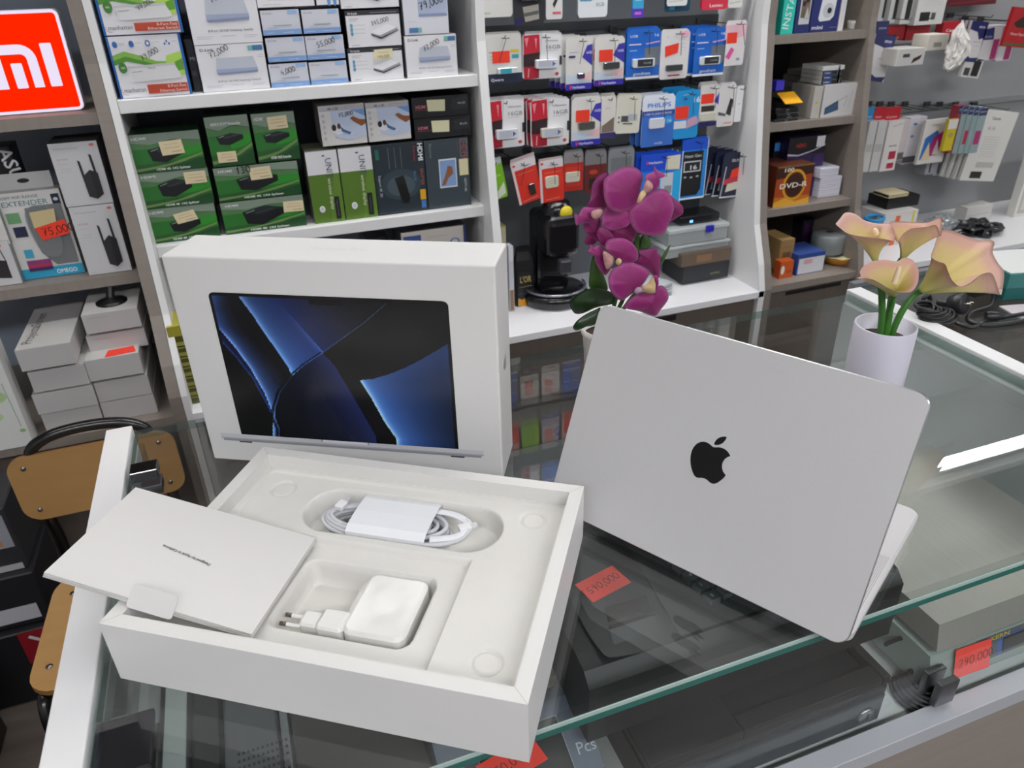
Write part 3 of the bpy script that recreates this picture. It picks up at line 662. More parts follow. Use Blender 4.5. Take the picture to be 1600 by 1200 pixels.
def dup(o, d, label, group=None):
    c = o.copy(); COL.objects.link(c); c.location = Vector(o.location)+Vector(d); c['label'] = label
    if group: c['group'] = group
    for ch in list(o.children):
        k = ch.copy(); COL.objects.link(k); k.parent = c
        k.matrix_parent_inverse = world_of(c).inverted(); k.location = ch.location
        k.matrix_parent_inverse = ch.matrix_parent_inverse
    return c
G_SW = 'network switch boxes on the top white shelf'
# green swirl switch box
def ops_swirl(price, px, py):
    return [('r', 0, 0, .03, 1, '1f5fa8'), ('r', .965, 0, 1, 1, '1f5fa8'),
      ('p', [(.03, .7), (.2, .76), (.4, .68), (.6, .58), (.8, .56), (.96, .6), (.96, .5), (.8, .44), (.6, .5), (.4, .6), (.2, .66), (.03, .6)], '7fb04a'),
      ('p', [(.03, .62), (.2, .68), (.4, .6), (.6, .52), (.6, .48), (.4, .54), (.2, .6), (.03, .54)], '4e8a2c'),
      ('p', [(.75, .66), (.96, .72), (.96, .34), (.85, .3), (.7, .38)], 'a9cf5a'), ('p', [(.85, .55), (.96, .6), (.96, .42), (.85, .4)], '5c9a2e'),
      ('p', [(.2, .52), (.83, .54), (.9, .34), (.88, .28), (.24, .26)], 'd5d6d8'), ('p', [(.2, .52), (.83, .54), (.84, .5), (.2, .48)], 'c0c1c4'), ('l', [(.24, .42), (.38, .43)], .0008, '55555a'), ('t', 'switch', .46, .46, .05, '77777c'),
      ('e', .13, .5, .055, .075, '3f7a34'), ('t', '100', .1, .48, .05, 'e0eed0'),
      ('e', .1, .87, .035, .045, '2f64a8'), ('e', .32, .87, .035, .045, '2f64a8'), ('e', .54, .87, .035, .045, '2f64a8'), ('e', .54, .87, .018, .025, 'dcdce0'), ('e', .8, .89, .012, .02, '2f64a8'), ('e', .77, .85, .012, .02, '2f64a8'), ('e', .83, .85, .012, .02, '2f64a8'),
      ('l', [(.15, .885), (.24, .885)], .0006, '7d8088'), ('l', [(.15, .86), (.23, .86)], .0006, '7d8088'), ('l', [(.37, .885), (.46, .885)], .0006, '7d8088'), ('l', [(.59, .885), (.7, .885)], .0006, '7d8088'), ('l', [(.87, .885), (.94, .885)], .0006, '7d8088'),
      ('t', 'manhattan', .07, .1, .11, '4a4a50', 0, .3), ('l', [(.05, .17), (.04, .12), (.07, .07), (.12, .06)], .0008, 'b03a30'),
      ('r', .4, .06, .96, .21, 'b5442c'), ('t', '8-Port Fast', .68, .145, .07, 'f0d8d0', 0, .26), ('t', 'Ethernet Switch', .56, .075, .07, 'f0d8d0', 0, .38),
      ('w', price, px, py, .085, '26262a', 24)]
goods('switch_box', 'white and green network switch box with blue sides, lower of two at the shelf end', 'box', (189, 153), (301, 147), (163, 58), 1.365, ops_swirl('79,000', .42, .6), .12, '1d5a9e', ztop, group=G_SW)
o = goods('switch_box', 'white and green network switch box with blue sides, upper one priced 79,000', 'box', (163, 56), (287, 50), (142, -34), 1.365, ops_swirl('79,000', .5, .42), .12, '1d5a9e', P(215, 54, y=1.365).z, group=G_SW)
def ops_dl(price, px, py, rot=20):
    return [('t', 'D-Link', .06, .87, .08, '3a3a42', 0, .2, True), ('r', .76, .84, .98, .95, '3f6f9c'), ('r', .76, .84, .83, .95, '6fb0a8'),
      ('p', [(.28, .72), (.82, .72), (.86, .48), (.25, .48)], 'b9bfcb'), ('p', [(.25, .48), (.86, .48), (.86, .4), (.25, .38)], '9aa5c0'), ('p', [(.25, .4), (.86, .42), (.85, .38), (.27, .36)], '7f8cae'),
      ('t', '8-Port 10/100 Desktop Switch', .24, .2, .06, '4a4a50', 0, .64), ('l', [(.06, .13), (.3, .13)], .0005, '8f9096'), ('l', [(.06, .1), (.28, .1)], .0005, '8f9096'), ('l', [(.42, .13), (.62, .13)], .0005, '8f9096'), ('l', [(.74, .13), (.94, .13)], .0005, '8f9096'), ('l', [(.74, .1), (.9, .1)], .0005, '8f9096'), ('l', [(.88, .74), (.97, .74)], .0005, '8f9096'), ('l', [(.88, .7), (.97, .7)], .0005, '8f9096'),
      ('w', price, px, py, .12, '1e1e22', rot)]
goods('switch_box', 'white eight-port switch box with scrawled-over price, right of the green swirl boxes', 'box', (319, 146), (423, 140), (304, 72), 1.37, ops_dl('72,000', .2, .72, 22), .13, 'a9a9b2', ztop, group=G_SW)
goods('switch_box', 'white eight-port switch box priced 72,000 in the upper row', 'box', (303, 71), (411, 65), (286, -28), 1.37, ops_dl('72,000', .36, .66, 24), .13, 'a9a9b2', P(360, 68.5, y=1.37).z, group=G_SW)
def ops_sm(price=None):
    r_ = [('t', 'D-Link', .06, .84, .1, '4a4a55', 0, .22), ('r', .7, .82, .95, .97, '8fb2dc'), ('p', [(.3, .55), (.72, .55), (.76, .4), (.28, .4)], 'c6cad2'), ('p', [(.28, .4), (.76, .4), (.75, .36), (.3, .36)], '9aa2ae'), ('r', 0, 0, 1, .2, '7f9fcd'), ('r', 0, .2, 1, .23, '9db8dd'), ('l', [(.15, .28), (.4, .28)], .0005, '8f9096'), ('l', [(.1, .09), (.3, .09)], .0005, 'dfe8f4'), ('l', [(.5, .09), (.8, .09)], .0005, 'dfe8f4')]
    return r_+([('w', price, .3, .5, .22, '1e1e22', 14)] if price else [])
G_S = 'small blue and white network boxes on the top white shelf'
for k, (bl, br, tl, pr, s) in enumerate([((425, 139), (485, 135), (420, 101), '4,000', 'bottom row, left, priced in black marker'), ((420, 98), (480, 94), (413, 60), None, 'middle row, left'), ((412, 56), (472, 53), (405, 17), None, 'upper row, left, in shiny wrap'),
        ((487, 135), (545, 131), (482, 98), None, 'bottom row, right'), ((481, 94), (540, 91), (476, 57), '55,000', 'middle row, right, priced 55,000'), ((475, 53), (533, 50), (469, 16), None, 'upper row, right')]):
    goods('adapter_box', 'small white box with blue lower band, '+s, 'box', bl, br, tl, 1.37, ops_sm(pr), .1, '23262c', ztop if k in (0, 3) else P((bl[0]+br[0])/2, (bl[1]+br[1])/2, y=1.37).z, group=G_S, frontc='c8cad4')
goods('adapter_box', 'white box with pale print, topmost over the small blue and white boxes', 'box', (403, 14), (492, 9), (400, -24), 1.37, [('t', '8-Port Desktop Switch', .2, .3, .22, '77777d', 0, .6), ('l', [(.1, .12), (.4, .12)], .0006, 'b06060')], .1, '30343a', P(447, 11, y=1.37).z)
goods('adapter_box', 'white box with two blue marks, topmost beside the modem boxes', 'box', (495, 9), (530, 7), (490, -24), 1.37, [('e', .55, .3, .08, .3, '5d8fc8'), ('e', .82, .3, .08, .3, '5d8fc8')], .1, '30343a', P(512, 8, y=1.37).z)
def ops_mo(price=None, tagc=False):
    r_ = [('r', 0, .87, 1, 1, '2a2a30'), ('t', 'D-Link', .05, .9, .07, 'e8e8ea', 0, .17, True), ('l', [(.45, .93), (.95, .93)], .0008, 'a0a0a6'),
      ('p', [(.44, .32), (.62, .2), (.95, .44), (.93, .52), (.6, .3), (.45, .38)], '9a9ba2'), ('p', [(.45, .38), (.6, .3), (.93, .5), (.75, .6), (.47, .44)], 'e6e6ea'), ('p', [(.44, .32), (.62, .2), (.95, .42), (.95, .44), (.62, .25), (.44, .36)], '3c3d44'),
      ('l', [(.06, .78), (.24, .78)], .0007, '7d6a70'), ('l', [(.06, .73), (.2, .73)], .0007, '9a8a90')]+[('e', .09, .6-.11*i, .025, .035, '5a9ab8') for i in range(3)]+[('l', [(.14, .61-.11*i), (.34, .61-.11*i)], .0006, 'a6a7ae') for i in range(3)]+[('t', 'modem', .06, .05, .05, '55555a', 0, .15)]
    if tagc: r_ += [('p', [(.46, .62), (.8, .66), (.82, .95), (.48, .94)], 'ddd5ae'), ('w', '190,000', .52, .66, .09, '6a6050', 3), ('l', [(.55, .84), (.75, .85)], .0006, '8f8468')]
    return r_+([('w', price, .46, .58, .12, '1e1e22', 12)] if price else [])
G_M = 'modem router boxes on the top white shelf'
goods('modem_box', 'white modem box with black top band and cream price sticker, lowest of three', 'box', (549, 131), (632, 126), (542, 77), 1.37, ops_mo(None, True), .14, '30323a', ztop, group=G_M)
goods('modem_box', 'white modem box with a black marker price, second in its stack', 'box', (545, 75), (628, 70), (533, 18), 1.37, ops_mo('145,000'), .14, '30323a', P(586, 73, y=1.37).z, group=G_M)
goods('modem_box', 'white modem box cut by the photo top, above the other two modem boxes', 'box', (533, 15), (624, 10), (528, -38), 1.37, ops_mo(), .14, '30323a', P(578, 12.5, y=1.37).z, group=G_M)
goods('router_box', 'tall white router box priced 72,000, lower one at the right end of the shelf', 'box', (637, 125), (716, 120), (632, 57), 1.365, ops_dl('72,000', .36, .62, 24), .15, '8f8f98', ztop)
goods('router_box', 'tall white router box priced 79,000, upper one at the shelf right end', 'box', (633, 56), (702, 52), (627, -16), 1.365, [('r', .33, .4, .98, .8, 'a9b4cc'), ('p', [(.33, .4), (.98, .4), (.95, .46), (.35, .46)], '8492b4'), ('r', .1, .05, .38, .16, '4a78a8'), ('r', .3, .05, .38, .16, '7ab4a4'), ('t', 'everything in one', .3, .9, .07, '55555a', 0, .65), ('l', [(.1, .3), (.25, .3)], .0006, '9a9aa0'), ('w', '79,000', .38, .54, .16, '1e1e22', 16)], .15, '8f8f98', P(668, 54, y=1.365).z, frontc='d2d4dc')
goods('cable_box', 'narrow black box between the green swirl boxes and the eight-port box', 'box', (306, 147), (317, 146), (290, 62), 1.40, [('t', 'MORE', .2, .6, .1, 'b0b0b4'), ('r', .1, .3, .8, .4, '3d3f46')], .12, '17181b', ztop, frontc='1c1d21')
# ---------------- second shelf
G_H = 'green video splitter boxes on the second white shelf'
def grn(dev, tx, stk=None, wr=None, portrait=False, flip=False):
    r_ = [('p', [(0, 1), (1, 1), (1, .75), (.6, .82), (.3, .72), (0, .8)], '7f8f80'), ('p', [(0, .8), (.3, .72), (.6, .8), (1, .74), (1, .6), (0, .6)], '4f7a4c'), ('p', [(0, .62), (1, .62), (1, .3), (0, .22)], '2a6f2c'), ('p', [(.45, .62), (1, .62), (1, .46), (.8, .38), (.5, .33)], '2f8a2c'),
      ('p', [(0, .12), (.2, .14), (.5, .2), (.8, .34), (1, .44), (1, .38), (.7, .22), (.4, .12), (0, .04)], '6a8a4e'), ('p', [(0, 0), (1, 0), (1, .3), (.7, .16), (.4, .08), (0, .05)], '1c4a24')]
    x, y, w_, h_ = dev
    r_ += [('p', [(x, y+h_*.75), (x+w_*.55, y+h_), (x+w_, y+h_*.8), (x+w_, y+h_*.45), (x+w_*.45, y), (x+w_*.08, y+h_*.12)], '15181b'), ('p', [(x, y+h_*.75), (x+w_*.55, y+h_), (x+w_, y+h_*.8), (x+w_*.45, y+h_*.55)], '23272b'), ('l', [(x+w_*.08, y+h_*.68), (x+w_*.3, y+h_*.8)], .0012, 'a0a6a6'), ('l', [(x+w_*.3, y+h_*.62), (x+w_*.8, y+h_*.82)], .0006, '60686a')]
    r_ += [('t', 'HDMI', .05, .86, .1, 'd5dcd5', 0, .2, True)] if not flip else []
    r_ += [('t', tx, .3 if not flip else .12, .05 if not flip else .82, .085, 'dfe6df', 0, .48 if not flip else .7, True)]
    if stk:
        a, b, ro, sw, sh = stk; c_, s_ = cos(R(ro)), sin(R(ro)); q = lambda u, v: (a+u*c_*sw-v*s_*sh*.5, b+u*s_*sw*1.0+v*c_*sh)
        r_ += [('p', [q(0, 0), q(1, 0), q(1, 1), q(0, 1)], 'd9cba6'), ('l', [q(.2, .75), q(.8, .75)], .0007, 'a08c78'), ('l', [q(.15, .5), q(.85, .5)], .0007, 'b06a50'), ('l', [q(.45, .2), q(.9, .2)], .001, '6a5a48')]
    if wr: r_ += [('w', wr, .26, .78, .2, '0a0a0a', 4, .16)]
    return r_
def gh(label, bl, br, tl, ops, lvl=None): goods('splitter_box', label, 'box', bl, br, tl, 1.375, ops, .11, '0f3018', lvl if lvl is not None else P((bl[0]+br[0])/2, (bl[1]+br[1])/2, y=1.375).z, group=G_H, frontc='2c5a30')
gh('green splitter box, bottom of the left column, sticker tilted upwards', (240, 381), (346, 373), (231, 328), grn((.3, .25, .45, .4), 'HDMI 4K 1X2 Splitter', (.42, .5, 16, .32, .3)), z2)
gh('green splitter box, middle of the left column, sticker at its upper right corner', (227, 326), (336, 319), (218, 272), grn((.25, .28, .48, .5), 'HDMI 4K 1X2 Splitter', (.65, .6, 0, .31, .33)))
gh('green splitter box, top of the left column, sticker across the middle', (212, 271), (323, 264), (201, 212), grn((.24, .25, .5, .45), 'HDMI 4K 1X2 Splitter', (.43, .42, 5, .32, .36)))
gh('green four-way splitter box, bottom of the right column, sticker at upper right', (353, 362), (480, 353), (345, 318), grn((.24, .2, .5, .6), 'HDMI 4K 1X4 Splitter', (.74, .5, -3, .25, .34)), z2)
gh('green four-way splitter box with black marker digits, middle of the right column', (343, 313), (472, 306), (333, 264), grn((.24, .25, .5, .5), 'HDMI 4K 1X4 Splitter', (.42, .56, 4, .26, .36), '130'))
gh('upright green extender box printed upside down, sticker below', (334, 261), (400, 256), (319, 184), grn((.2, .42, .62, .24), 'AMDI KVM Extender', (.14, .08, 0, .44, .22), flip=True))
gh('upright green extender box with sticker near its top', (405, 254), (470, 248), (392, 179), grn((.2, .38, .62, .24), 'HDMI 4KM Extender', (.36, .66, 2, .46, .26)))
G_U = 'white and green adapter boxes on the second white shelf'
def ops_un(): return [('r', 0, 0, 1, .68, '55752a'), ('p', [(.55, .0), (1, 0), (1, .68), (.8, .68)], '5f8030'), ('e', .56, .93, .05, .022, '40506a'), ('t', 'UNIT', .6, .9, .12, '40506a', -90, None), ('t', 'wireless display', .6, .62, .07, 'd6dfc0', -90), ('e', .3, .2, .09, .11, 'e2e4e8'), ('e', .3, .2, .06, .07, 'c6c8cc'), ('r', .72, .04, .88, .36, '1d1f22'), ('l', [(.8, .08), (.8, .32)], .0006, '8a8a8a')]
goods('adapter_box', 'white and green upright box, left one of the pair beside the splitter boxes', 'box', (494, 357), (541, 351), (479, 238), 1.372, ops_un(), .1, '8a8c86', z2, group=G_U, top='6f7560')
goods('adapter_box', 'white and green upright box, right one of the pair, next to the dark boxes', 'box', (543, 351), (592, 345), (530, 233), 1.372, ops_un(), .1, '8a8c86', z2, group=G_U, top='6f7560')
goods('splitter_box', 'dark grey upright box with a black device and sideways white lettering', 'box', (593, 345), (670, 336), (582, 228), 1.372, [('e', .5, .42, .4, .3, '34424a'), ('e', .5, .4, .28, .2, '46555c'), ('p', [(.38, .52), (.56, .55), (.66, .22), (.62, .14), (.5, .15)], '0e0f11'), ('p', [(.38, .52), (.56, .55), (.6, .45), (.42, .42)], '1b1d20'), ('t', 'HDMI', .88, .98, .1, 'eef0f0', -90, None, True), ('t', 'SPLITTER', .9, .62, .06, 'b8605a', -90), ('t', 'Premium', .78, .95, .06, '9a3c44', -90), ('t', '4Kx2K', .76, .6, .055, '5a7ab0', -90), ('r', .86, .17, .97, .32, 'd8a020'), ('r', .87, .05, .96, .16, '4a78b8'), ('r', .05, .8, .12, .94, '2f6a5a'), ('t', 'Support 4K 3D', .07, .58, .05, 'c0c8c8', -90)]+[('l', [(.3+.12*i, .95), (.3+.12*i, .66)], .0008, '7e8a90') for i in range(3)], .1, '1a2024', z2, frontc='27323a')
goods('splitter_box', 'dark grey upright box with a tablet picture, at the right end of the second shelf', 'box', (671, 336), (737, 331), (661, 221), 1.372, [('r', .3, .3, .7, .72, 'd9dde2'), ('r', .32, .32, .68, .7, '7f9cc8'), ('p', [(.34, .34), (.44, .5), (.5, .62), (.6, .6), (.62, .5), (.5, .44), (.42, .34)], '8a5a38'), ('r', .8, .73, .97, .98, '6a7278'), ('r', .82, .745, .95, .965, '39434a'), ('t', 'HDMI', .84, .95, .1, 'b0504c', -90), ('r', .76, .46, .97, .7, 'd4cda4'), ('t', 'HDTV-4K', .86, .42, .05, 'd0d4d4', -90), ('t', 'Receiver', .1, .96, .06, '7a868c', -90), ('l', [(.74, .95), (.74, .8)], .001, '8a3c42')], .1, '20282c', z2, frontc='3a454c')
G_4 = 'white projector boxes with a family picture'
def ops_4k(pr=None): return [('r', 0, .86, 1, 1, 'aeacaf'), ('t', '4K x 2K', .2, .89, .08, '3e3e44', 0, .24, True), ('l', [(.55, .93), (.62, .93)], .0007, '77777c'), ('l', [(.68, .94), (.95, .94)], .0007, '8d8d92'), ('p', [(.25, .86), (1, .86), (1, .2), (.6, .12), (.3, .2)], 'b9c6dc'), ('p', [(.7, .86), (1, .86), (1, .68)], '6f98cf'), ('p', [(.66, .66), (.74, .7), (.86, .62), (1, .6), (1, .5), (.9, .44), (.82, .5), (.74, .56)], '8a5530'), ('p', [(.24, .36), (.3, .52), (.4, .54), (.5, .42), (.6, .34), (.7, .28), (.66, .24), (.5, .3), (.36, .26)], 'd6d8de'), ('e', .29, .45, .05, .07, '2c2420'), ('e', .4, .48, .04, .06, '5a4034'), ('p', [(.42, .5), (.5, .4), (.66, .3), (.62, .26), (.46, .34)], '3f5f92')]+[('e', .08, .76-.14*i, .035, .04, 'b4b6bc') for i in range(5)]+([('w', pr, .42, .7, .1, '1e1e22', 6)] if pr else [])
zz = P(540, 227, y=1.372).z
goods('projector_box', 'white box with a family and horse picture, left one of two', 'box', (505, 230), (575, 224), (493, 167), 1.378, ops_4k('75,000'), .1, '8e8c88', zz, group=G_4, frontc='d2d0ce')
goods('projector_box', 'white box with a family and horse picture, right of two, above the dark lettered box', 'box', (577, 224), (643, 219), (569, 162), 1.378, ops_4k(), .1, '8e8c88', zz, group=G_4, frontc='d2d0ce')
G_F = 'flat black boxes with cream stickers'
for k, (bl, br, tl, s, a) in enumerate([((649, 218), (736, 212), (645, 187), 'lower of two on the dark upright boxes', .28), ((645, 185), (733, 179), (641, 154), 'upper of two under the top white shelf', .24)]):
    goods('cable_box', 'flat black box with a cream sticker, '+s, 'box', bl, br, tl, 1.378, [('t', 'HDMI', .06, .46, .22, 'c0707a', 0, .17, True), ('l', [(.05, .4), (.3, .38)], .0012, '8a4048'), ('p', [(a+.03, .3), (a+.33, .26), (a+.34, .82), (a+.02, .86)], 'd8d4b0'), ('p', [(.68, .3), (.97, .34), (.99, .9), (.7, .82)], '24262d'), ('t', '4Kx2K', .8, .55, .14, 'b8bcc4', 0, .14)], .12, '101114', P(690, 215 if k == 0 else 182, y=1.378).z, group=G_F, frontc='16171b')
# ---------------- lower white shelf
goods('kit_box', 'beige box with a blue label, standing on the lower white shelf', 'box', (640, 505), (735, 490), (627, 364), 1.40, [('r', .03, .86, .3, .96, '3c5590'), ('t', 'DEVICE KIT', .05, .88, .05, 'dde2ee', 0, .22), ('e', .82, .86, .08, .06, '5a7aa8'), ('e', .82, .86, .05, .04, 'c6c2bc'), ('l', [(.4, .93), (.7, .93)], .0009, 'b08a60'), ('r', .3, .4, .7, .7, 'b4a99c'), ('r', .96, 0, 1, 1, '2a3a70')], .1, '3b3a40', z3, frontc='c4beb6')
goods('hub_box', 'dark box behind the upright retail box on the lower white shelf', 'box', (590, 520), (622, 515), (580, 372), 1.45, [('r', .2, .3, .8, .7, '3d4046')], .1, '1a1b1e', z3, frontc='232428')
goods('battery_pack', 'olive box with a yellow grille window at the left end of the lower white shelf', 'box', (283, 599), (318, 595), (264, 512), 1.25, [('r', .06, .04, .94, .96, '4c4e20'), ('r', .0, .88, 1, 1, '9a9430')]+[('r', .22, .08+.13*i, .9, .16+.13*i, '8e8c44') for i in range(6)]+[('r', .25, .10+.13*i, .88, .115+.13*i, '2e2f16') for i in range(6)], .1, '6e6a26', z3, frontc='5e6028', top='a8a23a')
# ================================================================ left grey unit
sg1 = zg1+.0245; sg2 = zg2+.0245; YG = 1.37
# lit red sign
c0, c1, c2_ = P(134, 172, y=1.40), P(0, 188, y=1.40), P(92, 18, y=1.40)
sgn = empty('illuminated_sign', (c0.x-.16, 1.40, sg1), 'lit red square sign with white rounded letters and glowing edge', 'sign')
Wd = .34; Hd = c2_.z-c0.z+.004
TS = FRONT(c0.x-Wd, 1.40, sg1+.001)
MB().prism(rrect(0, Wd, 0, Hd, .012), -.03, 0, mat('e8e8ec', .3), TS).build('sign_case', sgn)
fr = MB(); e_w = emission('sign_white_light', 'f2e8ff', .95); e_r = emission('sign_red_light', 'ff2600', 1.0)
fr.prism(rrect(0.001, Wd-.001, 0.001, Hd-.001, .012), 0, .001, e_w, TS); fr.build('lit_border', sgn)
MB().prism(rrect(.0065, Wd-.0065, .0065, Hd-.0065, .006), .001, .0016, e_r, TS).build('red_panel', sgn)
lt = MB()
def sg(a, b): q = TS.inverted() @ P(a, b, y=1.40); return q.x, q.y
i1 = [sg(62, 68), sg(80, 66), sg(99, 133), sg(80, 136)]
i2 = [sg(8, 99), sg(26, 97), sg(39, 139), sg(21, 141)]
u_ = (i1[1][0]-i1[0][0]); zt = (i1[0][1]+i1[1][1])/2; zbm = (i1[2][1]+i1[3][1])/2; hgt = zt-zbm
xa = (i1[0][0]+i1[3][0])/2; xb = xa-u_*.55; wst = u_
def rr(x0, x1, y0, y1): lt.add([(a, b, .002) for a, b in rrect(x0, x1, y0, y1, .002, 3)], [tuple(range(16))], e_w, TS)
rr(xa, xa+wst, zbm, zt)
xm1 = xb; xm0 = xb-wst*3.9
rr(xm1-wst*2.35, xm1-wst*1.4, zbm, zt-hgt*.42)
arc = [(xm0, zbm), (xm0, zt), (xm1-wst*1.35, zt)]+[(xm1-wst*1.35+wst*1.35*sin(t*pi/12), zt-wst*1.35*(1-cos(t*pi/12))) for t in range(1, 7)]+[(xm1, zbm), (xm1-wst*.85, zbm), (xm1-wst*.85, zt-wst*1.3)]+[(xm1-wst*1.35+wst*.5*cos(t*pi/8), zt-wst*1.3+wst*.45*sin(t*pi/8)) for t in range(1, 5)]+[(xm0+wst*.85, zt-wst*.85), (xm0+wst*.85, zbm)]
lt.add([(a, b, .002) for a, b in arc], [tuple(range(len(arc)))], e_w, TS); lt.build('sign_letters', sgn)
def ops_rep(): return [('t', 'WiFi Range Extender', .08, .9, .03, '8a8a90', 0, .5), ('e', .88, .94, .05, .03, 'd8452c'), ('t', 'mi', .855, .93, .03, 'f2e2dc', 0, .05), ('t', 'AC1200', .1, .74, .03, 'b07070', 0, .22), ('l', [(.1, .68), (.32, .68)], .0006, 'a6a6ac'), ('l', [(.12, .6), (.34, .6)], .0006, 'a6a6ac'), ('l', [(.12, .56), (.32, .56)], .0006, 'a6a6ac'),
    ('p', [(.5, .72), (.55, .7), (.57, .4), (.52, .4)], '26272a'), ('p', [(.76, .8), (.81, .79), (.83, .45), (.78, .45)], '26272a'), ('p', [(.52, .46), (.7, .56), (.85, .5), (.85, .16), (.7, .09), (.54, .14)], '2e2f33'), ('p', [(.7, .56), (.85, .5), (.85, .16), (.7, .09)], '232427'), ('l', [(.06, .04), (.3, .04)], .0005, 'a6a6ac')]
G_R = 'range extender boxes stacked at the shelf end'
goods('extender_box', 'white box picturing a black two-antenna repeater, lower of two stacked', 'box', (135, 416), (203, 408), (106, 325), YG, ops_rep(), .1, '8f8f90', sg2, group=G_R, frontc='c9c9cb')
goods('extender_box', 'white box picturing a black two-antenna repeater, upper of two stacked', 'box', (104, 324), (178, 317), (70, 226), YG, ops_rep(), .1, '77777a', P(141, 320.5, y=YG).z, group=G_R, frontc='c9c9cb', top='4b4a4a')
goods('extender_box', 'pale box picturing a black device, cut by the left photo edge', 'box', (-50, 450), (35, 440), (-70, 385), YG+.01, [('e', .8, .9, .05, .05, 'd8452c'), ('p', [(.5, .2), (.85, .15), (.85, .55), (.6, .62)], '2e2a2e'), ('l', [(.85, .5), (.8, .85)], .002, '26272a')], .1, '8f8f90', sg2, frontc='c9c9cb')
goods('extender_box', 'white box above the pale one, cut by the left photo edge', 'box', (-60, 389), (17, 382), (-85, 330), YG+.012, [('l', [(.1, .4), (.6, .4)], .001, 'b4b4b8')], .1, '8f8f90', P(-20, 386, y=YG+.012).z, frontc='d0cfcd')
goods('router_box', 'small black box with white sideways print behind the blister pack', 'box', (6, 300), (36, 296), (-4, 231), 1.50, [('t', 'ASUS', .35, .95, .4, 'e0e0e4', -80, None, True)], .08, '141416', P(20, 300, y=1.5).z, frontc='111114')
gp = MB(); Y_ = 1.40; T0 = FRONT(P(45, 430, y=Y_).x-.052, Y_, sg2+.001)
bl, br, tl_ = P(40, 440, y=Y_), P(133, 425, y=Y_), P(0, 305, y=Y_); W_ = (br-bl).length; H_ = tl_.z-(bl.z+br.z)/2
T0 = FRONT(bl.x, Y_, sg2+.001)
bp = empty('extender_blister_pack', (bl.x+W_/2, Y_, sg2), 'blister box with a cream sticker and red 75,000 tag on the grey shelf', 'package')
mb = MB().box(0, W_, 0, H_, -.05, 0, mat('b9b9b6', .4), T0, bev=.0006, seg=1)
mb.canvas(T0, W_, H_, [('r', 0, 0, 1, 1, 'd4d4d0'), ('r', 0, 0, 1, .12, '2f9fc6'), ('t', 'OMEGO', .55, .03, .07, 'e4f2f6', 0, .34, True), ('t', '300M WiFi RANGE', .04, .93, .05, '5a6a70', 0, .6), ('t', 'EXTENDER', .04, .85, .08, '4a7a84', 0, .72), ('r', .84, .83, .97, .95, '23283c'), ('e', .905, .89, .04, .03, 'c8ccd8'), ('r', .06, .66, .27, .78, '6fa070'), ('r', .1, .5, .3, .62, '26284a'), ('r', .14, .25, .28, .35, '3fa0c0'), ('r', .13, .17, .52, .22, '8a3a78'), ('r', .13, .13, .52, .17, 'b0305a'), ('r', .13, .09, .52, .13, '3a2a5a'), ('p', [(.38, .82), (.6, .84), (.96, .84), (.96, .14), (.6, .14), (.42, .3), (.36, .6)], '77797c')])
mb.build('printed_box', bp)
mb = MB().prism(cat_rom([(W_*a, H_*b) for a, b in ((.4, .8), (.62, .84), (.8, .7), (.8, .35), (.65, .24), (.45, .32), (.36, .6))]) and [(q.x, q.y) for q in cat_rom([(W_*a, H_*b, 0) for a, b in ((.4, .8), (.62, .84), (.8, .7), (.8, .35), (.65, .24), (.45, .32), (.36, .6))])], .0005, .012, glass_mat('blister_plastic', 'f0f2f2', .06, .15, .05), T0)
mb.build('blister_dome', bp)
mb = MB(); mb.canvas(T0 @ Matrix.Translation((0, 0, .0125)), W_, H_, [('p', [(.45, .6), (.82, .64), (.85, .8), (.45, .78)], 'cbb98c'), ('p', [(.52, .45), (.98, .5), (.96, .67), (.46, .6)], 'f04028'), ('w', '75,000', .56, .5, .085, '5a1410', 6)])
mb.build('price_stickers', bp)
mb = MB().box(.0, W_*.9, H_, H_+.035, -.03, -.029, mat('c2c2c0', .4), T0); mb.add([(W_*.45+.012*cos(t*pi/8), H_+.018+.005*sin(t*pi/8), -.0285) for t in range(16)], [tuple(range(16))], mat('1a1a1c', .5), T0); mb.build('hang_tab', bp)
# white box stack on the bottom shelf
G_W = 'plain white boxes stacked on the lowest grey shelf'
def perp(label, bl, br, tl, Y, dep, z=None, ops=[], fc='b4b2b1'): return goods('white_box', label, 'box', bl, br, tl, Y, ops, dep, 'bab8b6', z if z is not None else P((bl[0]+br[0])/2, (bl[1]+br[1])/2, y=Y).z, group=G_W, frontc=fc, top='bdbbb9')
perp('plain white box at the bottom of the left stack', (75, 679), (162, 658), (68, 648), 1.24, .19, zg3)
perp('plain white box, second from the bottom of the left stack', (60, 647), (154, 634), (57, 617), 1.235, .19)
perp('plain white box, third from the bottom of the left stack', (54, 614), (141, 600), (44, 583), 1.235, .19)
long_box = perp('long white box with dark sideways print, top of the left stack', (35, 582), (120, 567), (20, 549), 1.225, .26)
perp('plain white box at the bottom of the right stack, with a worn corner', (165, 658), (248, 645), (160, 630), 1.245, .19, zg3)
perp('plain white box, middle of the right stack of white boxes', (156, 630), (238, 614), (146, 600), 1.245, .19)
perp('plain white box under the red tag in the right stack', (142, 598), (225, 582), (132, 565), 1.24, .19)
perp('white box with small grey print just above the red tag', (143, 555), (232, 538), (135, 527), 1.29, .15, None, [('l', [(.08, .8), (.4, .78)], .0012, '9a9896')])
perp('white box with a black antenna stand on its lid, topmost of the right stack', (136, 524), (222, 509), (125, 494), 1.285, .15, None, [('l', [(.08, .8), (.45, .78)], .0012, '9a9896')])
q = P(75, 520, y=1.33); zt = P(20, 549, y=1.225).z
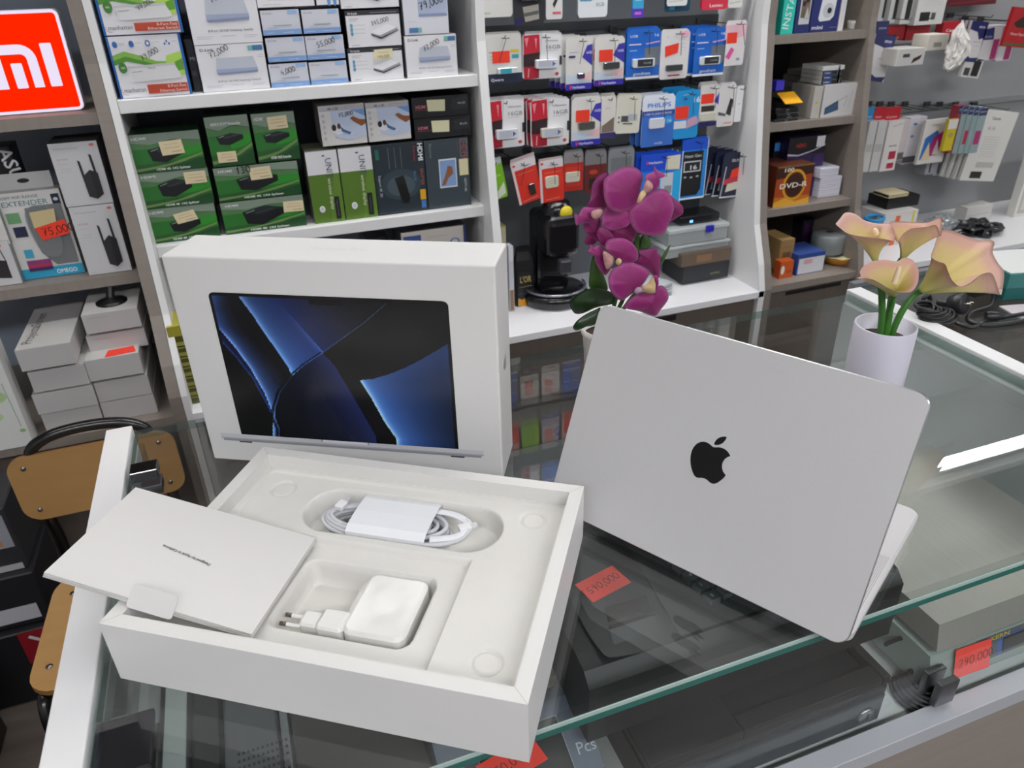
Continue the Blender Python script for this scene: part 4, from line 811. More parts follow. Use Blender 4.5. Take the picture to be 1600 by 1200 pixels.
mb = MB(); v, f, x0, x1 = text_geo('ProjectaScreen'); A = Matrix.Translation((P(60, 540, y=1.26).x-.01, 1.25, zt+.0012)) @ Matrix.Rotation(R(88), 4, 'Z') @ Matrix.Scale(.03, 4)
mb.add([A @ Vector(q_) for q_ in v], f, mat('4c4a4a', .5)).build('lettering', long_box)
q = P(188, 547, y=1.27); zz = P(180, 556, y=1.28).z+.0035
mb = MB().prism([(-.03, -.02), (.035, -.012), (.028, .02), (-.026, .014)], 0, .0012, mat('f23a26', .5), Matrix.Translation((P(188, 552, y=1.262).x, 1.262, P(142, 598, y=1.24).z*0+P(132, 565, y=1.24).z+.001)))
tag(mb.build('price_tag'), 'red paper tag lying between white boxes on the lowest grey shelf', 'price tag')
q = P(176, 475, y=1.37); zt = P(125, 494, y=1.285).z+.001
mb = MB(); Tn = Matrix.Translation((q.x+.004, 1.345, zt)); mb.lathe([(.034, 0), (.034, .003), (.02, .006), (.008, .012)], mat('0e0e10', .35), 24, Tn)
an = empty('antenna', (q.x+.004, 1.345, zt), 'black round-footed antenna standing on the white box stack', 'antenna'); mb.build('antenna_foot', an)
MB().tube([(q.x+.004, 1.345, zt+.01), (q.x+.008, 1.355, min(zt+.12, zg2-.004))], .009, mat('101012', .4), 12).build('antenna_rod', an)
goods('leaflet_box', 'white box with pale green dots leaning at the left photo edge', 'box', (-55, 690), (40, 662), (-90, 545), 1.20, [('e', .62, .7, .14, .1, '9ab87c'), ('e', .72, .5, .16, .11, 'a6c088'), ('e', .6, .32, .12, .08, 'b4c898'), ('l', [(.88, .62), (.92, .2)], .001, '5a6a50'), ('e', .92, .16, .05, .035, '8fae76')], .05, 'c0c0be', zg3, frontc='cfd2ce')
# ================================================================ narrow grey unit
Y1 = YS+.02
goods('camera_box', 'turquoise box at the left of the upper grey cubby', 'box', (1219, 50), (1238, 49), (1222, -10), Y1, [('t', 'INSTANT', .6, .1, .3, 'e8f6f4', 82)], .1, '1fb4a4', zr1, frontc='30cbb9')
goods('camera_box', 'navy box with a snapshot of two people on its side', 'box', (1240, 50), (1263, 49), (1246, -12), Y1, [('r', .22, .22, .92, 1, 'c8ccd0'), ('r', .3, .38, .86, 1, '7b6a60'), ('e', .45, .72, .12, .14, '3a2620'), ('e', .66, .8, .12, .14, '2c2020'), ('p', [(.3, .38), (.5, .62), (.6, .38)], '5a6a4a'), ('p', [(.55, .38), (.7, .65), (.86, .38)], 'c4bcb4')], .08, '1c2a5c', zr1, frontc='222f68')
goods('camera_box', 'navy box picturing a white instant camera', 'box', (1264, 50), (1307, 47), (1268, -16), Y1, [('p', [(.26, .32), (.32, .25), (.68, .27), (.8, .36), (.86, 1), (.34, 1)], 'dfe2e6'), ('e', .58, .5, .2, .2, 'c4c8ce'), ('e', .62, .5, .08, .08, '1a1c22'), ('t', 'mini', .06, .07, .13, 'e6e8f0', 0, .4, True), ('l', [(.7, .1), (.95, .1)], .0008, 'a9b0c8')], .09, '1c2a5c', zr1, frontc='262f6c')
goods('camera_box', 'thin white box spine beside the navy camera box', 'box', (1308, 48), (1316, 47), (1315, -10), Y1, [('l', [(.5, .1), (.5, .8)], .001, 'c4b090')], .09, 'd6d2cc', zr1)
p = P(1330, 44, y=1.42); jr = empty('small_jar', (p.x, 1.42, zr1), 'small white jar alone at the right of the upper cubby', 'jar')
MB().lathe([(.012, 0), (.0125, .002), (.0125, .014)], mat('d9d7d0', .4), 20, Matrix.Translation((p.x, 1.42, zr1))).build('jar_body', jr); MB().lathe([(.0135, .014), (.0135, .02), (.012, .021)], mat('e6e4de', .4), 20, Matrix.Translation((p.x, 1.42, zr1))).build('jar_lid', jr)
Y2 = YS+.005
goods('speaker_box', 'white box picturing a dark slanted device in the second cubby', 'box', (1281, 184), (1333, 180), (1284, 134), Y2, [('p', [(.1, .08), (.1, .3), (.46, .5), (.5, .2)], '2c4058'), ('p', [(.12, .1), (.12, .28), (.44, .45), (.46, .2)], '3a5878'), ('l', [(.46, .48), (.72, .62), (.66, .3)], .0012, '55606a'), ('l', [(.85, .8), (.78, .2)], .0015, 'a6a6a6')], .12, 'b0aeaa', zr2, frontc='cac8c8')
goods('speaker_box', 'narrow pale box standing against the white box in the second cubby', 'box', (1266, 184), (1279, 183), (1272, 136), Y2, [('e', .5, .5, .2, .1, 'b8b040')], .1, '9c9892', zr2, frontc='bcb8b0')
zt = P(1284, 134, y=Y2).z
G_B = 'low boxes piled on the white device box'
for k, (c, s, w_) in enumerate([('1c1c20', 'black box with blue print, lowest of the pile in the second cubby', 44), ('1d1e22', 'black box with green mark, second of the pile in the second cubby', 43), ('20222a', 'black box with blue band, third of the pile in the second cubby', 42), ('d8d8d6', 'white flat box, topmost of the pile in the second cubby', 46)]):
    z = zt+.0125*k*1.0+.001; a = P(1284, 120, y=Y2+.01).x
    mb = MB().box(0, w_*.00168, 0, .09, 0, .0118, mat('b4b4b0' if k < 3 else c, .4), Matrix.Translation((a-.002*k*0, Y2+.01, z)), bev=.0005, seg=1)
    mb.canvas(FRONT(a, Y2+.01, z), w_*.00168, .0118, [('r', .01, .02, .99, .98, c)]+([('r', .08, .2, .5, .8, '2a4a94'), ('t', 'TURBO', .1, .3, .5, 'e0e0ea', 0, .3), ('e', .82, .5, .07, .3, '5a9a70' if k == 1 else '7a7a80')] if k < 3 else [('l', [(.15, .5), (.9, .5)], .0005, 'a8a8a8')]))
    tag(mb.build('flat_box', loc=(a, Y2+.01, z)), s, 'box', G_B)
G_K = 'grey boxes stacked at the back of the second cubby'
for k in range(5):
    z = zr2+.036+.0162*k; a = P(1243+k*5, 120, y=1.46).x
    mb = MB().box(0, .065, 0, .1, 0, .0155, mat('6d6966', .5), Matrix.Translation((a, 1.46, z)), bev=.0005, seg=1); mb.canvas(FRONT(a, 1.46, z), .065, .0155, [('t', 'video', .3, .3, .4, '4a4644', 0, .3)])
    tag(mb.build('grey_box', loc=(a, 1.46, z)), 'dull grey box with faint print, %s in the pile behind the orange tag' % ('lowest', 'second', 'middle', 'fourth', 'topmost')[k], 'box', G_K)
G_C = 'black disc cases piled in the second cubby'
for k in range(5):
    z = zr2+.0074*k+.0004; dx = (k*7 % 4)*.003; a = P(1211, 180, y=Y2).x+.004+dx
    mb = MB().box(0, .082-.004*(k % 3), 0, .12, 0, .0068, mat('18181a', .25), Matrix.Translation((a, Y2+.004+.004*(k % 2), z)), bev=.0006, seg=1); mb.canvas(FRONT(a, Y2+.004+.004*(k % 2), z), .08, .0068, [('t', 'edition' if k == 1 else 'disc', .45, .2, .6, 'c4c4c8', 0, .4)])
    tag(mb.build('disc_case', loc=(a, Y2, z)), 'black disc case, %s in the pile under the orange tag' % ('lowest', 'second', 'third', 'fourth', 'topmost')[k], 'disc case', G_C)
z = zr2+.0375; a = P(1243, 150, y=Y2).x
mb = MB().box(-.032, .028, -.002, .05, 0, .0015, mat('f0b020', .4), Matrix.Translation((a, Y2, z+.012)) @ Matrix.Rotation(R(28), 4, 'X')); tag(mb.build('price_card'), 'orange-yellow card lying on the pile of black disc cases', 'card')
goods('ribbon_roll', 'bright violet-blue packet at the left wall of the second cubby', 'packet', (1212, 142), (1224, 141), (1212, 127), Y2+.02, [], .03, '3a34c0', None, frontc='4038c8')
Y3 = YS-.045
goods('disc_spindle_box', 'orange-brown box of hundred recordable discs with a golden ring', 'box', (1207, 322), (1262, 316), (1214, 262), Y3, [('p', [(0, 1), (1, 1), (1, .7), (0, .6)], '3c1c10'), ('p', [(0, .7), (1, .75), (1, .2), (0, .25)], 'a8461a'), ('p', [(0, .25), (1, .22), (1, 0), (0, 0)], 'c87020'), ('p', [(0, .12), (.3, .22), (.6, .1), (1, .16), (1, 0), (0, 0)], 'e0a838'), ('e', .52, .52, .33, .36, 'd89a28'), ('e', .52, .52, .27, .3, '5c2410'), ('e', .52, .52, .24, .26, '3a1a10'), ('t', '100', .16, .86, .13, 'f2ead8', 0, .26, True), ('t', 'DVD-R', .1, .46, .17, 'eee6da', 0, .85, True), ('r', 0, .97, 1, 1, '8a6a30')], .12, '5a2a18', zr3, frontc='8a3a18')
goods('software_box', 'dark violet box with a silver dome, behind the orange disc box', 'box', (1220, 312), (1276, 306), (1224, 218), Y3+.06, [('r', 0, .72, 1, 1, '141218'), ('p', [(0, .75), (.3, .72), (.7, .78), (1, .86), (1, .84), (.7, .76), (.3, .7), (0, .72)], 'c0bcc8'), ('e', .45, .52, .26, .12, 'a6b0c4'), ('r', .2, .36, .72, .46, '1c1830'), ('r', .74, .82, .96, .99, 'd8d4d8'), ('t', 'NERO', .2, .84, .09, 'b83a3a', 0, .25, True), ('r', .72, 0, 1, .7, '3a2458')], .08, '241838', zr3, frontc='2e2048')
goods('software_box', 'black box with a blue top edge deep in the third cubby', 'box', (1206, 262), (1222, 260), (1208, 222), Y3+.10, [('r', 0, .7, 1, .95, '3a7ac0')], .05, '101013', zr3+.075, frontc='15161a')
G_D = 'white disc cases stacked in the third cubby'
for k in range(6):
    a = P(1279, 300, y=Y3+.03).x+(.0 if k < 4 else -.006); z = zr3+.0152*k+.0003
    mb = MB().box(0, .082-(.012 if k > 3 else 0), 0, .11, 0, .0146, mat('d8d7e2', .3), Matrix.Translation((a, Y3+.03, z)), bev=.001, seg=1); mb.box(.001, .08-(.012 if k > 3 else 0), -.0003, .1, .006, .0072, mat('a8a6b4', .4), Matrix.Translation((a, Y3+.03, z)))
    tag(mb.build('disc_case', loc=(a, Y3+.03, z)), 'white disc case, %s in the white pile of the third cubby' % ('lowest', 'second', 'third', 'fourth', 'fifth', 'topmost')[k], 'disc case', G_D)
Y4 = 1.26
goods('carton', 'brown cardboard carton at the left wall of the lowest cubby', 'box', (1216, 411), (1237, 408), (1210, 378), Y4+.03, [('r', .2, .4, .8, .6, '6a5436'), ('l', [(.1, .75), (.9, .76)], .001, '5a4428')], .1, 'a88a5c', zr4+.01, frontc='96794e', top='c0a068')
goods('tape_box', 'orange box with a white mark at the front of the lowest cubby', 'box', (1217, 434), (1237, 431), (1214, 411), Y4-.005, [('e', .2, .5, .14, .3, 'e6e2da'), ('r', .45, .3, .9, .45, 'b84a20')], .03, 'b85020', zr4, frontc='cc5c28')
goods('bulb_box', 'blue and white box in the middle of the lowest cubby', 'box', (1242, 432), (1284, 426), (1238, 401), Y4, [('r', .06, .03, 1, .8, 'd4d6dc'), ('r', .25, .5, .55, .72, 'd8a8a8')], .10, '2c4486', zr4, frontc='2f4a90', top='3a5296')
p = P(1309, 402, y=1.30); dsh = empty('plastic_bowl', (p.x, 1.30, zr4), 'amber plastic bowl with a cream rim under the clear disc spindle', 'bowl')
Tn = Matrix.Translation((p.x, 1.30, zr4)); MB().lathe([(.024, 0), (.038, .006), (.048, .022), (.050, .026), (.046, .024), (.036, .009), (0.001, .004)], mat('d8901c', .25), 32, Tn).build('bowl_body', dsh)
MB().lathe([(.046, .024), (.060, .029), (.061, .031), (.046, .028)], mat('d9cf9a', .3), 6, Tn).build('bowl_rim', dsh)
p = P(1289, 396, y=1.33); Tn = Matrix.Translation((p.x+.003, 1.33, zr4+.032)); cs_ = empty('disc_spindle', (p.x, 1.33, zr4+.03), 'clear round disc spindle cover standing on the amber bowl', 'spindle')
MB().lathe([(.052, 0), (.053, .03), (.053, .058), (.048, .064), (.012, .066)], glass_mat('smoky_plastic', 'aeb2b8', .08, .35, .05), 40, Tn, caps=False).build('spindle_cover', cs_)
MB().lathe([(.054, 0), (.054, .004), (.01, .005), (.008, .06), (0.001, .062)], mat('1c1c20', .3), 32, Tn).build('spindle_base', cs_)
goods('software_box', 'dark violet box standing behind the blue and white box', 'box', (1246, 405), (1262, 402), (1246, 346), 1.42, [('r', .2, .3, .6, .9, '3a1c3c')], .05, '1c1420', zr4, frontc='20182a')
# ================================================================ carded goods on hooks
wire = mat('6d6e70', .25, 1); wired = mat('2c2c2e', .35, .6)
HOOKG = 'wire hooks of the flash drive display'
def hook(x, z, y0, y1, label, group=HOOKG, arm=.05, slant=.0):
    e = empty('display_hook', (x, y0, z), label, 'hook', group)
    MB().tube([(x, y0, z), (x, y1+.004, z), (x, y1, z+.007)], .0013, wire, 6).build('hook_wire', e)
    MB().box(x-.012, x+.012, y0-.008, y0, z-.008, z+.008, mat('303234', .4)).build('hook_clip', e)
    if arm: MB().tube([(x-.009, y1-.006, z+.001), (x+.009, y1-.006, z+.001)], .0009, wired, 5).tube([(x, y1-.006, z+.001), (x+slant, y1-.009, z-arm)], .0008, wired, 5).build('label_arm', e)
    return e
def cardpack(name, label, x0, x1, z0, z1, Y, back, ops, blister=None, poly=None, thick=.0012, group=None, tilt=0, yaw=0):
    W, H = x1-x0, z1-z0; T = Matrix.Translation(((x0+x1)/2, Y, z1)) @ Matrix.Rotation(tilt, 4, 'Y') @ Matrix.Rotation(yaw, 4, 'Z') @ FRONT(-W/2, 0, -H)
    poly = poly or [(.06, 0), (.94, 0), (1, .05), (1, .93), (.92, 1), (.08, 1), (0, .93), (0, .05)]
    mb = MB().prism([(a*W, b*H) for a, b in poly], -thick, 0, mat(back, .4), T)
    mb.canvas(T, W, H, ops, .0002)
    e = mb.build(name, loc=((x0+x1)/2, Y, z1)); tag(e, label, 'package', group); e['card'] = 1
    if blister:
        a, b, c, d, dep, col, dev = blister
        k = rounded_slab(MB(), (c-a)*W, (d-b)*H, .2*min((c-a)*W, (d-b)*H), 0, dep, mat(col, .08, 0, .6, coat=.6), T @ Matrix.Translation((a*W, b*H, .0012)), .0012)
        if dev: k.canvas(T @ Matrix.Translation((a*W, b*H, dep+.0012)), (c-a)*W, (d-b)*H, dev, .0001)
        k = k.build('blister', e)
    return e
rd = 'f23c22'
def o_plat(t=1): return [('t', 'Platinum', .14, .62, .05, '4a4a50', 0, .5), ('r', .7, .62, .92, .68, 'd8c020'), ('r', .74, .5, .92, .58, '3aa0b8'), ('l', [(.15, .56), (.4, .56)], .0008, '9a9a9a'), ('l', [(.15, .5), (.4, .5)], .0008, '9a9a9a'), ('r', 0, 0, 1, .2, '1c2340'), ('t', 'Qware', .16, .05, .08, 'e8e8f0', 0, .34, True)]+([('r', .22, .42, .68, .66, rd)] if t else [])
def o_red(): return [('p', [(.42, .0), (1, .02), (1, .95), (.5, 1), (.46, .5)], 'e2e2e4'), ('p', [(.02, .96), (.42, .98), (.44, .6), (.03, .55)], 'c01830'), ('p', [(.05, .9), (.15, .92), (.1, .7)], 'e88898'), ('p', [(.3, .9), (.36, .9), (.34, .65)], 'e88898'), ('p', [(.02, .55), (.44, .6), (.42, .28), (.02, .28)], '2a1218'), ('p', [(.02, .28), (.42, .28), (.42, .02), (.05, .0)], 'a8142c'), ('l', [(.14, .04), (.16, .24)], .003, 'e0909c'), ('t', 'Ultimate', .56, .82, .06, '55555a', 0, .36), ('t', '16GB', .56, .66, .12, '6a6a70', 0, .36), ('l', [(.56, .62), (.9, .63)], .0006, '8a8a8e'), ('r', .94, .3, 1, .5, '2a2a2e'), ('e', .88, .1, .05, .04, 'c04850')]
def o_verb(t=None, dark='3a3a3e'): return [('p', [(.62, .62), (.8, .84), (1, .86), (1, .45)], '3a34a8'), ('t', '16GB', .76, .68, .07, 'd8d8f0', 0, .2, True), ('p', [(0, 0), (1, 0), (1, .12), (0, .12)], '2e28a8'), ('p', [(.16, .02), (.22, .02), (.2, .09), (.15, .09)], 'e03850'), ('t', 'Verbatim', .24, .025, .075, 'e0e0f4', 0, .5, True), ('p', [(.05, .13), (.95, .13), (.95, .32), (.5, .24), (.05, .3)], 'c6d4e6'), ('p', [(.5, .2), (.95, .16), (.95, .36)], 'e6bcc0')]+([('r', .14, .5, .6, .74, rd)] if t else [('l', [(.12, .72), (.5, .72)], .0009, '6a6a90'), ('r', .1, .62, .35, .66, '2e2e6a')])
def o_good(): return [('r', 0, 0, 1, .05, 'e8ecf4'), ('t', 'goodram', .22, .08, .09, 'e0e8fa', 0, .52, True), ('p', [(.52, .3), (.98, .26), (.98, .64), (.54, .62)], '6a7078'), ('t', 'USB', .08, .84, .07, 'dfe6fa', 0, .22), ('l', [(.06, .7), (.42, .7)], .003, 'd8d8f0'), ('l', [(.56, .7), (.98, .74)], .003, 'd8a8d8'), ('l', [(.08, .58), (.3, .58)], .002, '9ac0f0'), ('t', '16', .78, .84, .08, 'dfe6fa', 0, .14)]
def o_good_r(): return [('t', '64', .2, .85, .05, 'b0b0b8'), ('l', [(.62, .8), (.85, .8)], .0008, 'a8b4c8'), ('l', [(.66, .72), (.85, .72)], .0008, 'a8b4c8'), ('l', [(.66, .64), (.85, .64)], .0008, 'a8b4c8'), ('p', [(.16, .46), (.6, .54), (.62, .74), (.14, .68)], rd), ('r', .3, .06, .72, .09, 'd03048'), ('p', [(.6, .96), (.9, .98), (1, .9), (.8, .84)], 'eab0c4')]
def o_phil(): return [('p', [(0, 0), (1, 0), (1, .66), (0, .62)], '3a70c8'), ('r', 0, .6, 1, .7, '2c4a9a'), ('t', 'PHILIPS', .14, .76, .12, '3a78d8', 0, .72, True), ('t', 'USB FLASH DRIVE', .06, .62, .06, 'dfe8fa', 0, .84), ('e', .82, .5, .13, .11, '2a9ade'), ('t', '16', .76, .46, .08, 'e0f0fc', 0, .12), ('t', '16GB', .4, .04, .06, 'dfe8fa', 0, .24)]
# rows: hook z from the slat rails; (name, label, pixels l, r, t, b at the front plane, back colour, ops, blister)
YC = 1.375
def place(nm, lab, l, r, t, b, back, ops, bl=None, poly=None, copies=2, group=None, tilt=0, dy=.016, dx=.006, slant=0, Y=YC, copname='behind it', nohook=False, arm=.05, yaw=0):
    a = P(l, (t+b)/2, y=Y); c = P(r, (t+b)/2, y=Y); m = (l+r)/2; zt, zb_ = P(m, t, y=Y).z, P(m, b, y=Y).z
    o = cardpack('flash_drive_card' if nm is None else nm, lab, a.x, c.x, zb_, zt, Y, back, ops, bl, poly, group=group, tilt=tilt, yaw=yaw)
    for k in range(copies):
        dup(o, (dx*(k+1), dy*(k+1), .0015*(k+1)), ('next behind', 'third back from', 'fourth back from', 'fifth back from')[k]+' '+' '.join(lab.split()[:13]), group)
    if not nohook: hook((a.x+c.x)/2+tilt*.01, zt-.009, YH-.006, Y-.022, 'wire hook holding the '+' '.join(lab.split()[:12]), arm=arm, slant=slant)
    return o
GF = 'flash drive cards on the slat display'
bt = (.3, .22, .8, .36, .007)
place(None, 'white and navy flash drive card with a red tag and cyan drive', 756, 815, 53, 130, 'd8d6d2', o_plat(), (.32, .2, .86, .32, .007, 'c8d0d4', [('r', .15, .1, .7, .9, '28a0b0')]), copies=2, group=GF, slant=-.02)
place(None, 'red and white flash drive card with silver drive, second in the upper row', 817, 878, 52, 123, 'd0d0d2', o_red(), (.3, .24, .86, .44, .012, 'd6d8dc', [('r', .12, .15, .7, .85, 'b4bac8'), ('p', [(.74, .2), (.9, .5), (.74, .8)], '4a60a8')]), copies=2, group=GF, tilt=0.02)
place(None, 'white flash drive card with a navy corner and blue base, third in the upper row', 884, 925, 58, 140, 'dcdad6', o_verb(), (.42, .22, .7, .32, .006, '2c2a50', None), copies=3, group=GF, dx=-.008, slant=-.012)
place(None, 'white flash drive card with red square and dark drive, fourth in upper row', 929, 975, 57, 133, 'dcdad6', o_verb(1), (.28, .34, .82, .48, .007, '38383c', None), copies=2, group=GF, dx=-.008)
place(None, 'bright blue flash drive card, left one of two in the upper row', 979, 1031, 45, 123, '1a66c8', o_good(), (.16, .24, .82, .42, .008, 'd2d8dc', [('r', .2, .1, .9, .9, '26282c'), ('t', '16GB', .45, .4, .3, 'b0b4ba', 0, .4)]), copies=2, group=GF)
place(None, 'white flash drive card with a tilted red tag, between the two bright blue ones', 1032, 1076, 47, 123, 'e0dede', o_good_r(), (.2, .18, .78, .3, .007, '3a3c3e', None), copies=1, group=GF)
place(None, 'bright blue flash drive card, right one of two in the upper row', 1085, 1133, 43, 118, '1a66c8', o_good(), (.16, .24, .82, .42, .008, 'd2d8dc', [('r', .2, .1, .9, .9, '26282c'), ('t', '16GB', .45, .4, .3, 'b0b4ba', 0, .4)]), copies=3, group=GF, dx=-.007)
place(None, 'narrow white flash drive card with a small pink drive, last in the upper row', 1132, 1164, 32, 102, 'e6e0e0', [('p', [(0, .6), (1, .64), (1, .92), (0, .9)], 'ecc0cc'), ('r', .1, .5, .58, .74, rd), ('p', [(.1, .2), (.3, .14), (.5, .36), (.34, .42)], 'e05aa0'), ('e', .72, .14, .1, .05, '70a8b8')], None, copies=0, group=GF, slant=.01)
place(None, 'red and white flash drive card with silver drive, first in the middle row', 758, 819, 155, 231, 'd0d0d2', o_red(), (.24, .2, .8, .4, .012, 'd6d8dc', [('r', .12, .15, .7, .85, 'b4bac8'), ('p', [(.74, .2), (.9, .5), (.74, .8)], '4a60a8')]), copies=2, group=GF, arm=0)
place(None, 'red and white flash drive card with silver drive, second in the middle row', 829, 889, 153, 228, 'd0d0d2', o_red(), (.24, .2, .8, .4, .012, 'cfccc4', [('r', .12, .15, .7, .85, 'b4bac8'), ('p', [(.74, .2), (.9, .5), (.74, .8)], '4a60a8')]), copies=3, group=GF, dx=-.006, arm=0)
place(None, 'white flash drive card with red square and blue base, third in middle row', 893, 939, 151, 227, 'dcdad6', o_verb(1), (.22, .34, .76, .5, .007, '55524e', None), copies=2, group=GF)
place(None, 'plain white flash drive card with a dark window, left of the card reader pack', 938, 962, 150, 216, 'dcd8d2', [('r', 0, 0, 1, .14, '322c6a'), ('p', [(.1, .3), (.9, .5), (.9, .15), (.1, .15)], '7a6c60'), ('t', 'store', .3, .7, .06, '9a98a8')], None, copies=2, group=GF, arm=0)
place('card_reader_pack', 'cream card reader pack with a dark and silver reader, middle row', 964, 1002, 148, 208, 'dad8ca', [('r', .22, .3, .55, .46, '4a4e52'), ('r', .5, .32, .88, .5, 'b4b8bc'), ('r', .3, .24, .7, .27, '3c3c3e'), ('e', .12, .42, .04, .03, '26262a'), ('e', .12, .3, .04, .03, '26262a')], None, copies=1, group=GF, tilt=.05)
place(None, 'blue and white flash drive card with a wave top, middle row', 1003, 1053, 148, 228, 'e2e8f4', o_phil(), (.2, .36, .68, .56, .006, 'd6dae2', None), copies=2, group=GF, dx=-.008)
place(None, 'cyan flash drive card with a white number and red tag, middle row', 1054, 1092, 141, 216, '1f96d8', [('t', '16', .66, .74, .16, 'dff0fa', 0, .28, True), ('r', .02, .42, .56, .68, rd), ('r', 0, .22, .5, .38, 'd8dce4'), ('p', [(.5, .2), (1, .3), (.9, .46), (.55, .4)], 'c8a0b8'), ('l', [(.3, .9), (.6, .92)], .002, 'b8e0f4'), ('p', [(.3, .82), (.4, .86), (.5, .82), (.4, .8)], '2a5a9a')], None, copies=3, group=GF, dx=-.006)
place(None, 'white flash drive card with red square, right part of the middle row', 1093, 1122, 132, 197, 'dedcd8', [('r', .06, .55, .74, .78, rd), ('p', [(.76, .6), (1, .8), (1, .5)], '3a34a8'), ('r', 0, 0, 1, .12, '2c2668'), ('r', .1, .36, .8, .5, '37342f')], (.05, .14, .85, .34, .006, 'd2cebe', None), copies=2, group=GF)
place(None, 'white flash drive card with a folding black drive, last in the middle row', 1122, 1148, 131, 197, 'e0dedc', [('p', [(.5, .3), (.7, .66), (.88, .62), (.8, .24)], '2c2e30'), ('p', [(.05, .36), (.5, .3), (.5, .24), (.05, .28)], '55585a'), ('r', .4, .06, .9, .1, 'd8a0a0')], None, copies=1, group=GF)
place(None, 'slim white card with grey print hanging by the right panel, middle row', 1149, 1160, 134, 190, 'e4e4e6', [('e', .5, .5, .2, .04, '9aa0a8')], None, copies=0, group=GF, arm=0)
def o_bat(): return [('p', [(0, .8), (1, .8), (1, 1), (0, 1)], 'dcd8da'), ('r', 0, 0, .1, 1, 'e0c8c8'), ('t', 'Toshiba', .4, .84, .06, '6a6aa0', 0, .4), ('e', .12, .92, .06, .04, 'c83040'), ('l', [(.2, .7), (.9, .7)], .001, 'e89080'), ('l', [(.2, .06), (.8, .08)], .001, 'f0b0a0')]
place('battery_card', 'green and white battery card at the left end of the lower row', 763, 783, 250, 312, '7ab828', [('p', [(0, .8), (1, .9), (1, 1), (0, 1)], 'b8bcc0'), ('p', [(.2, 0), (.9, .1), (.9, .4), (.3, .2)], 'd2d6c8'), ('e', .5, .6, .3, .1, '96d040')], None, copies=1, group=GF, tilt=-.18, arm=0)
place('battery_card', 'red and white battery card tilted on its hook, lower row', 797, 835, 250, 318, 'd83426', o_bat(), (.5, .16, .76, .42, .006, '2a1c1c', None), copies=2, group=GF, tilt=-.22, slant=-.012)
place('battery_card', 'red and white battery card with a cream sticker, lower row', 842, 879, 249, 315, 'dc3626', o_bat(), (.2, .34, .76, .62, .005, 'cfccb8', [('l', [(.2, .6), (.8, .6)], .0006, '8a8a80'), ('l', [(.2, .4), (.8, .4)], .0006, '8a8a80')]), copies=1, group=GF, tilt=-.05)
place('battery_card', 'red card under grey plastic with a cream sticker, lower row', 881, 911, 237, 298, '8a8688', [('r', 0, 0, 1, .72, 'b4281e'), ('r', .1, .12, .86, .62, 'c83426')], (.06, .24, .8, .5, .005, 'c8c4b2', [('l', [(.2, .5), (.8, .5)], .0006, '8a8a80')]), copies=1, group=GF)
place('battery_card', 'dark red card under grey plastic beside the orchid, lower row', 914, 947, 236, 300, '7c7a7c', [('r', 0, 0, 1, .68, '6a201e'), ('e', .4, .5, .2, .1, 'b84028'), ('r', .2, .1, .6, .35, '221c1c')], None, copies=1, group=GF)
place('adapter_pack', 'clear grey plastic pack half hidden by the orchid flowers, lower row', 950, 990, 232, 300, '808488', [('r', .1, .5, .9, .8, '6e7276'), ('r', .3, .3, .6, .5, '9a9ea2')], None, copies=1, group=GF)
place('memory_card_pack', 'large blue gradient pack behind the orchid, lower row', 1000, 1063, 240, 330, '2a7ade', [('r', 0, .72, 1, 1, '1a4ed0'), ('p', [(.3, .6), (1, .7), (1, 0), (.5, 0)], '2aaeea'), ('p', [(.6, .72), (.95, .7), (.95, .95), (.62, .94)], 'dcd8c0'), ('p', [(.12, .84), (.18, .84), (.16, .9)], 'e03850'), ('t', 'Verbatim', .18, .84, .06, 'dfe6fa', 0, .34, True), ('r', .5, .1, .8, .66, 'c8ced4'), ('r', .6, .3, .78, .44, '8a9098'), ('l', [(0, 0), (1, 0), (1, 1)], .003, 'd8ecf8')], None, copies=2, group=GF, dx=-.008)
place('memory_card_pack', 'black and sky blue pack with a white framed number, lower row', 1064, 1103, 217, 310, '2a8ada', [('r', 0, .82, 1, 1, '1a54d0'), ('p', [(.02, .06), (.7, .06), (.84, .16), (.84, .8), (.02, .8)], '191b1f'), ('r', .1, .46, .78, .64, 'd0d6da'), ('r', .14, .48, .74, .62, '22252a'), ('t', '16', .3, .5, .1, 'dfe4e8', 0, .3, True), ('t', 'Next Gen', .1, .7, .07, 'c0c4c8', 0, .66, True), ('e', .18, .38, .06, .03, 'b0b4b8'), ('e', .42, .37, .06, .03, 'b0b4b8'), ('e', .66, .38, .06, .03, 'b0b4b8'), ('r', 0, 0, 1, .03, 'dfecf4'), ('r', .97, 0, 1, 1, 'cfe4f4')], None, copies=1, group=GF)
place('memory_card_pack', 'navy hard case pack with red tag at the right end of the lower row', 1128, 1172, 238, 308, '20263e', [('l', [(.02, .03), (.98, .03)], .004, 'd6d8dc'), ('l', [(.05, .03), (.14, .7)], .003, 'c8ccd4'), ('t', 'SILICON', .3, .8, .08, 'd6d8e0', 0, .5, True), ('p', [(.3, .42), (.82, .48), (.8, .72), (.34, .62)], rd), ('p', [(.1, .3), (.9, .42), (.86, .52), (.12, .42)], 'c83a4a'), ('p', [(.2, .14), (.66, .2), (.7, .38), (.24, .32)], 'd4d0c0'), ('r', .8, .84, 1, .98, 'c0c4cc')], None, copies=4, group=GF, dx=-.014, dy=.018, tilt=.03)
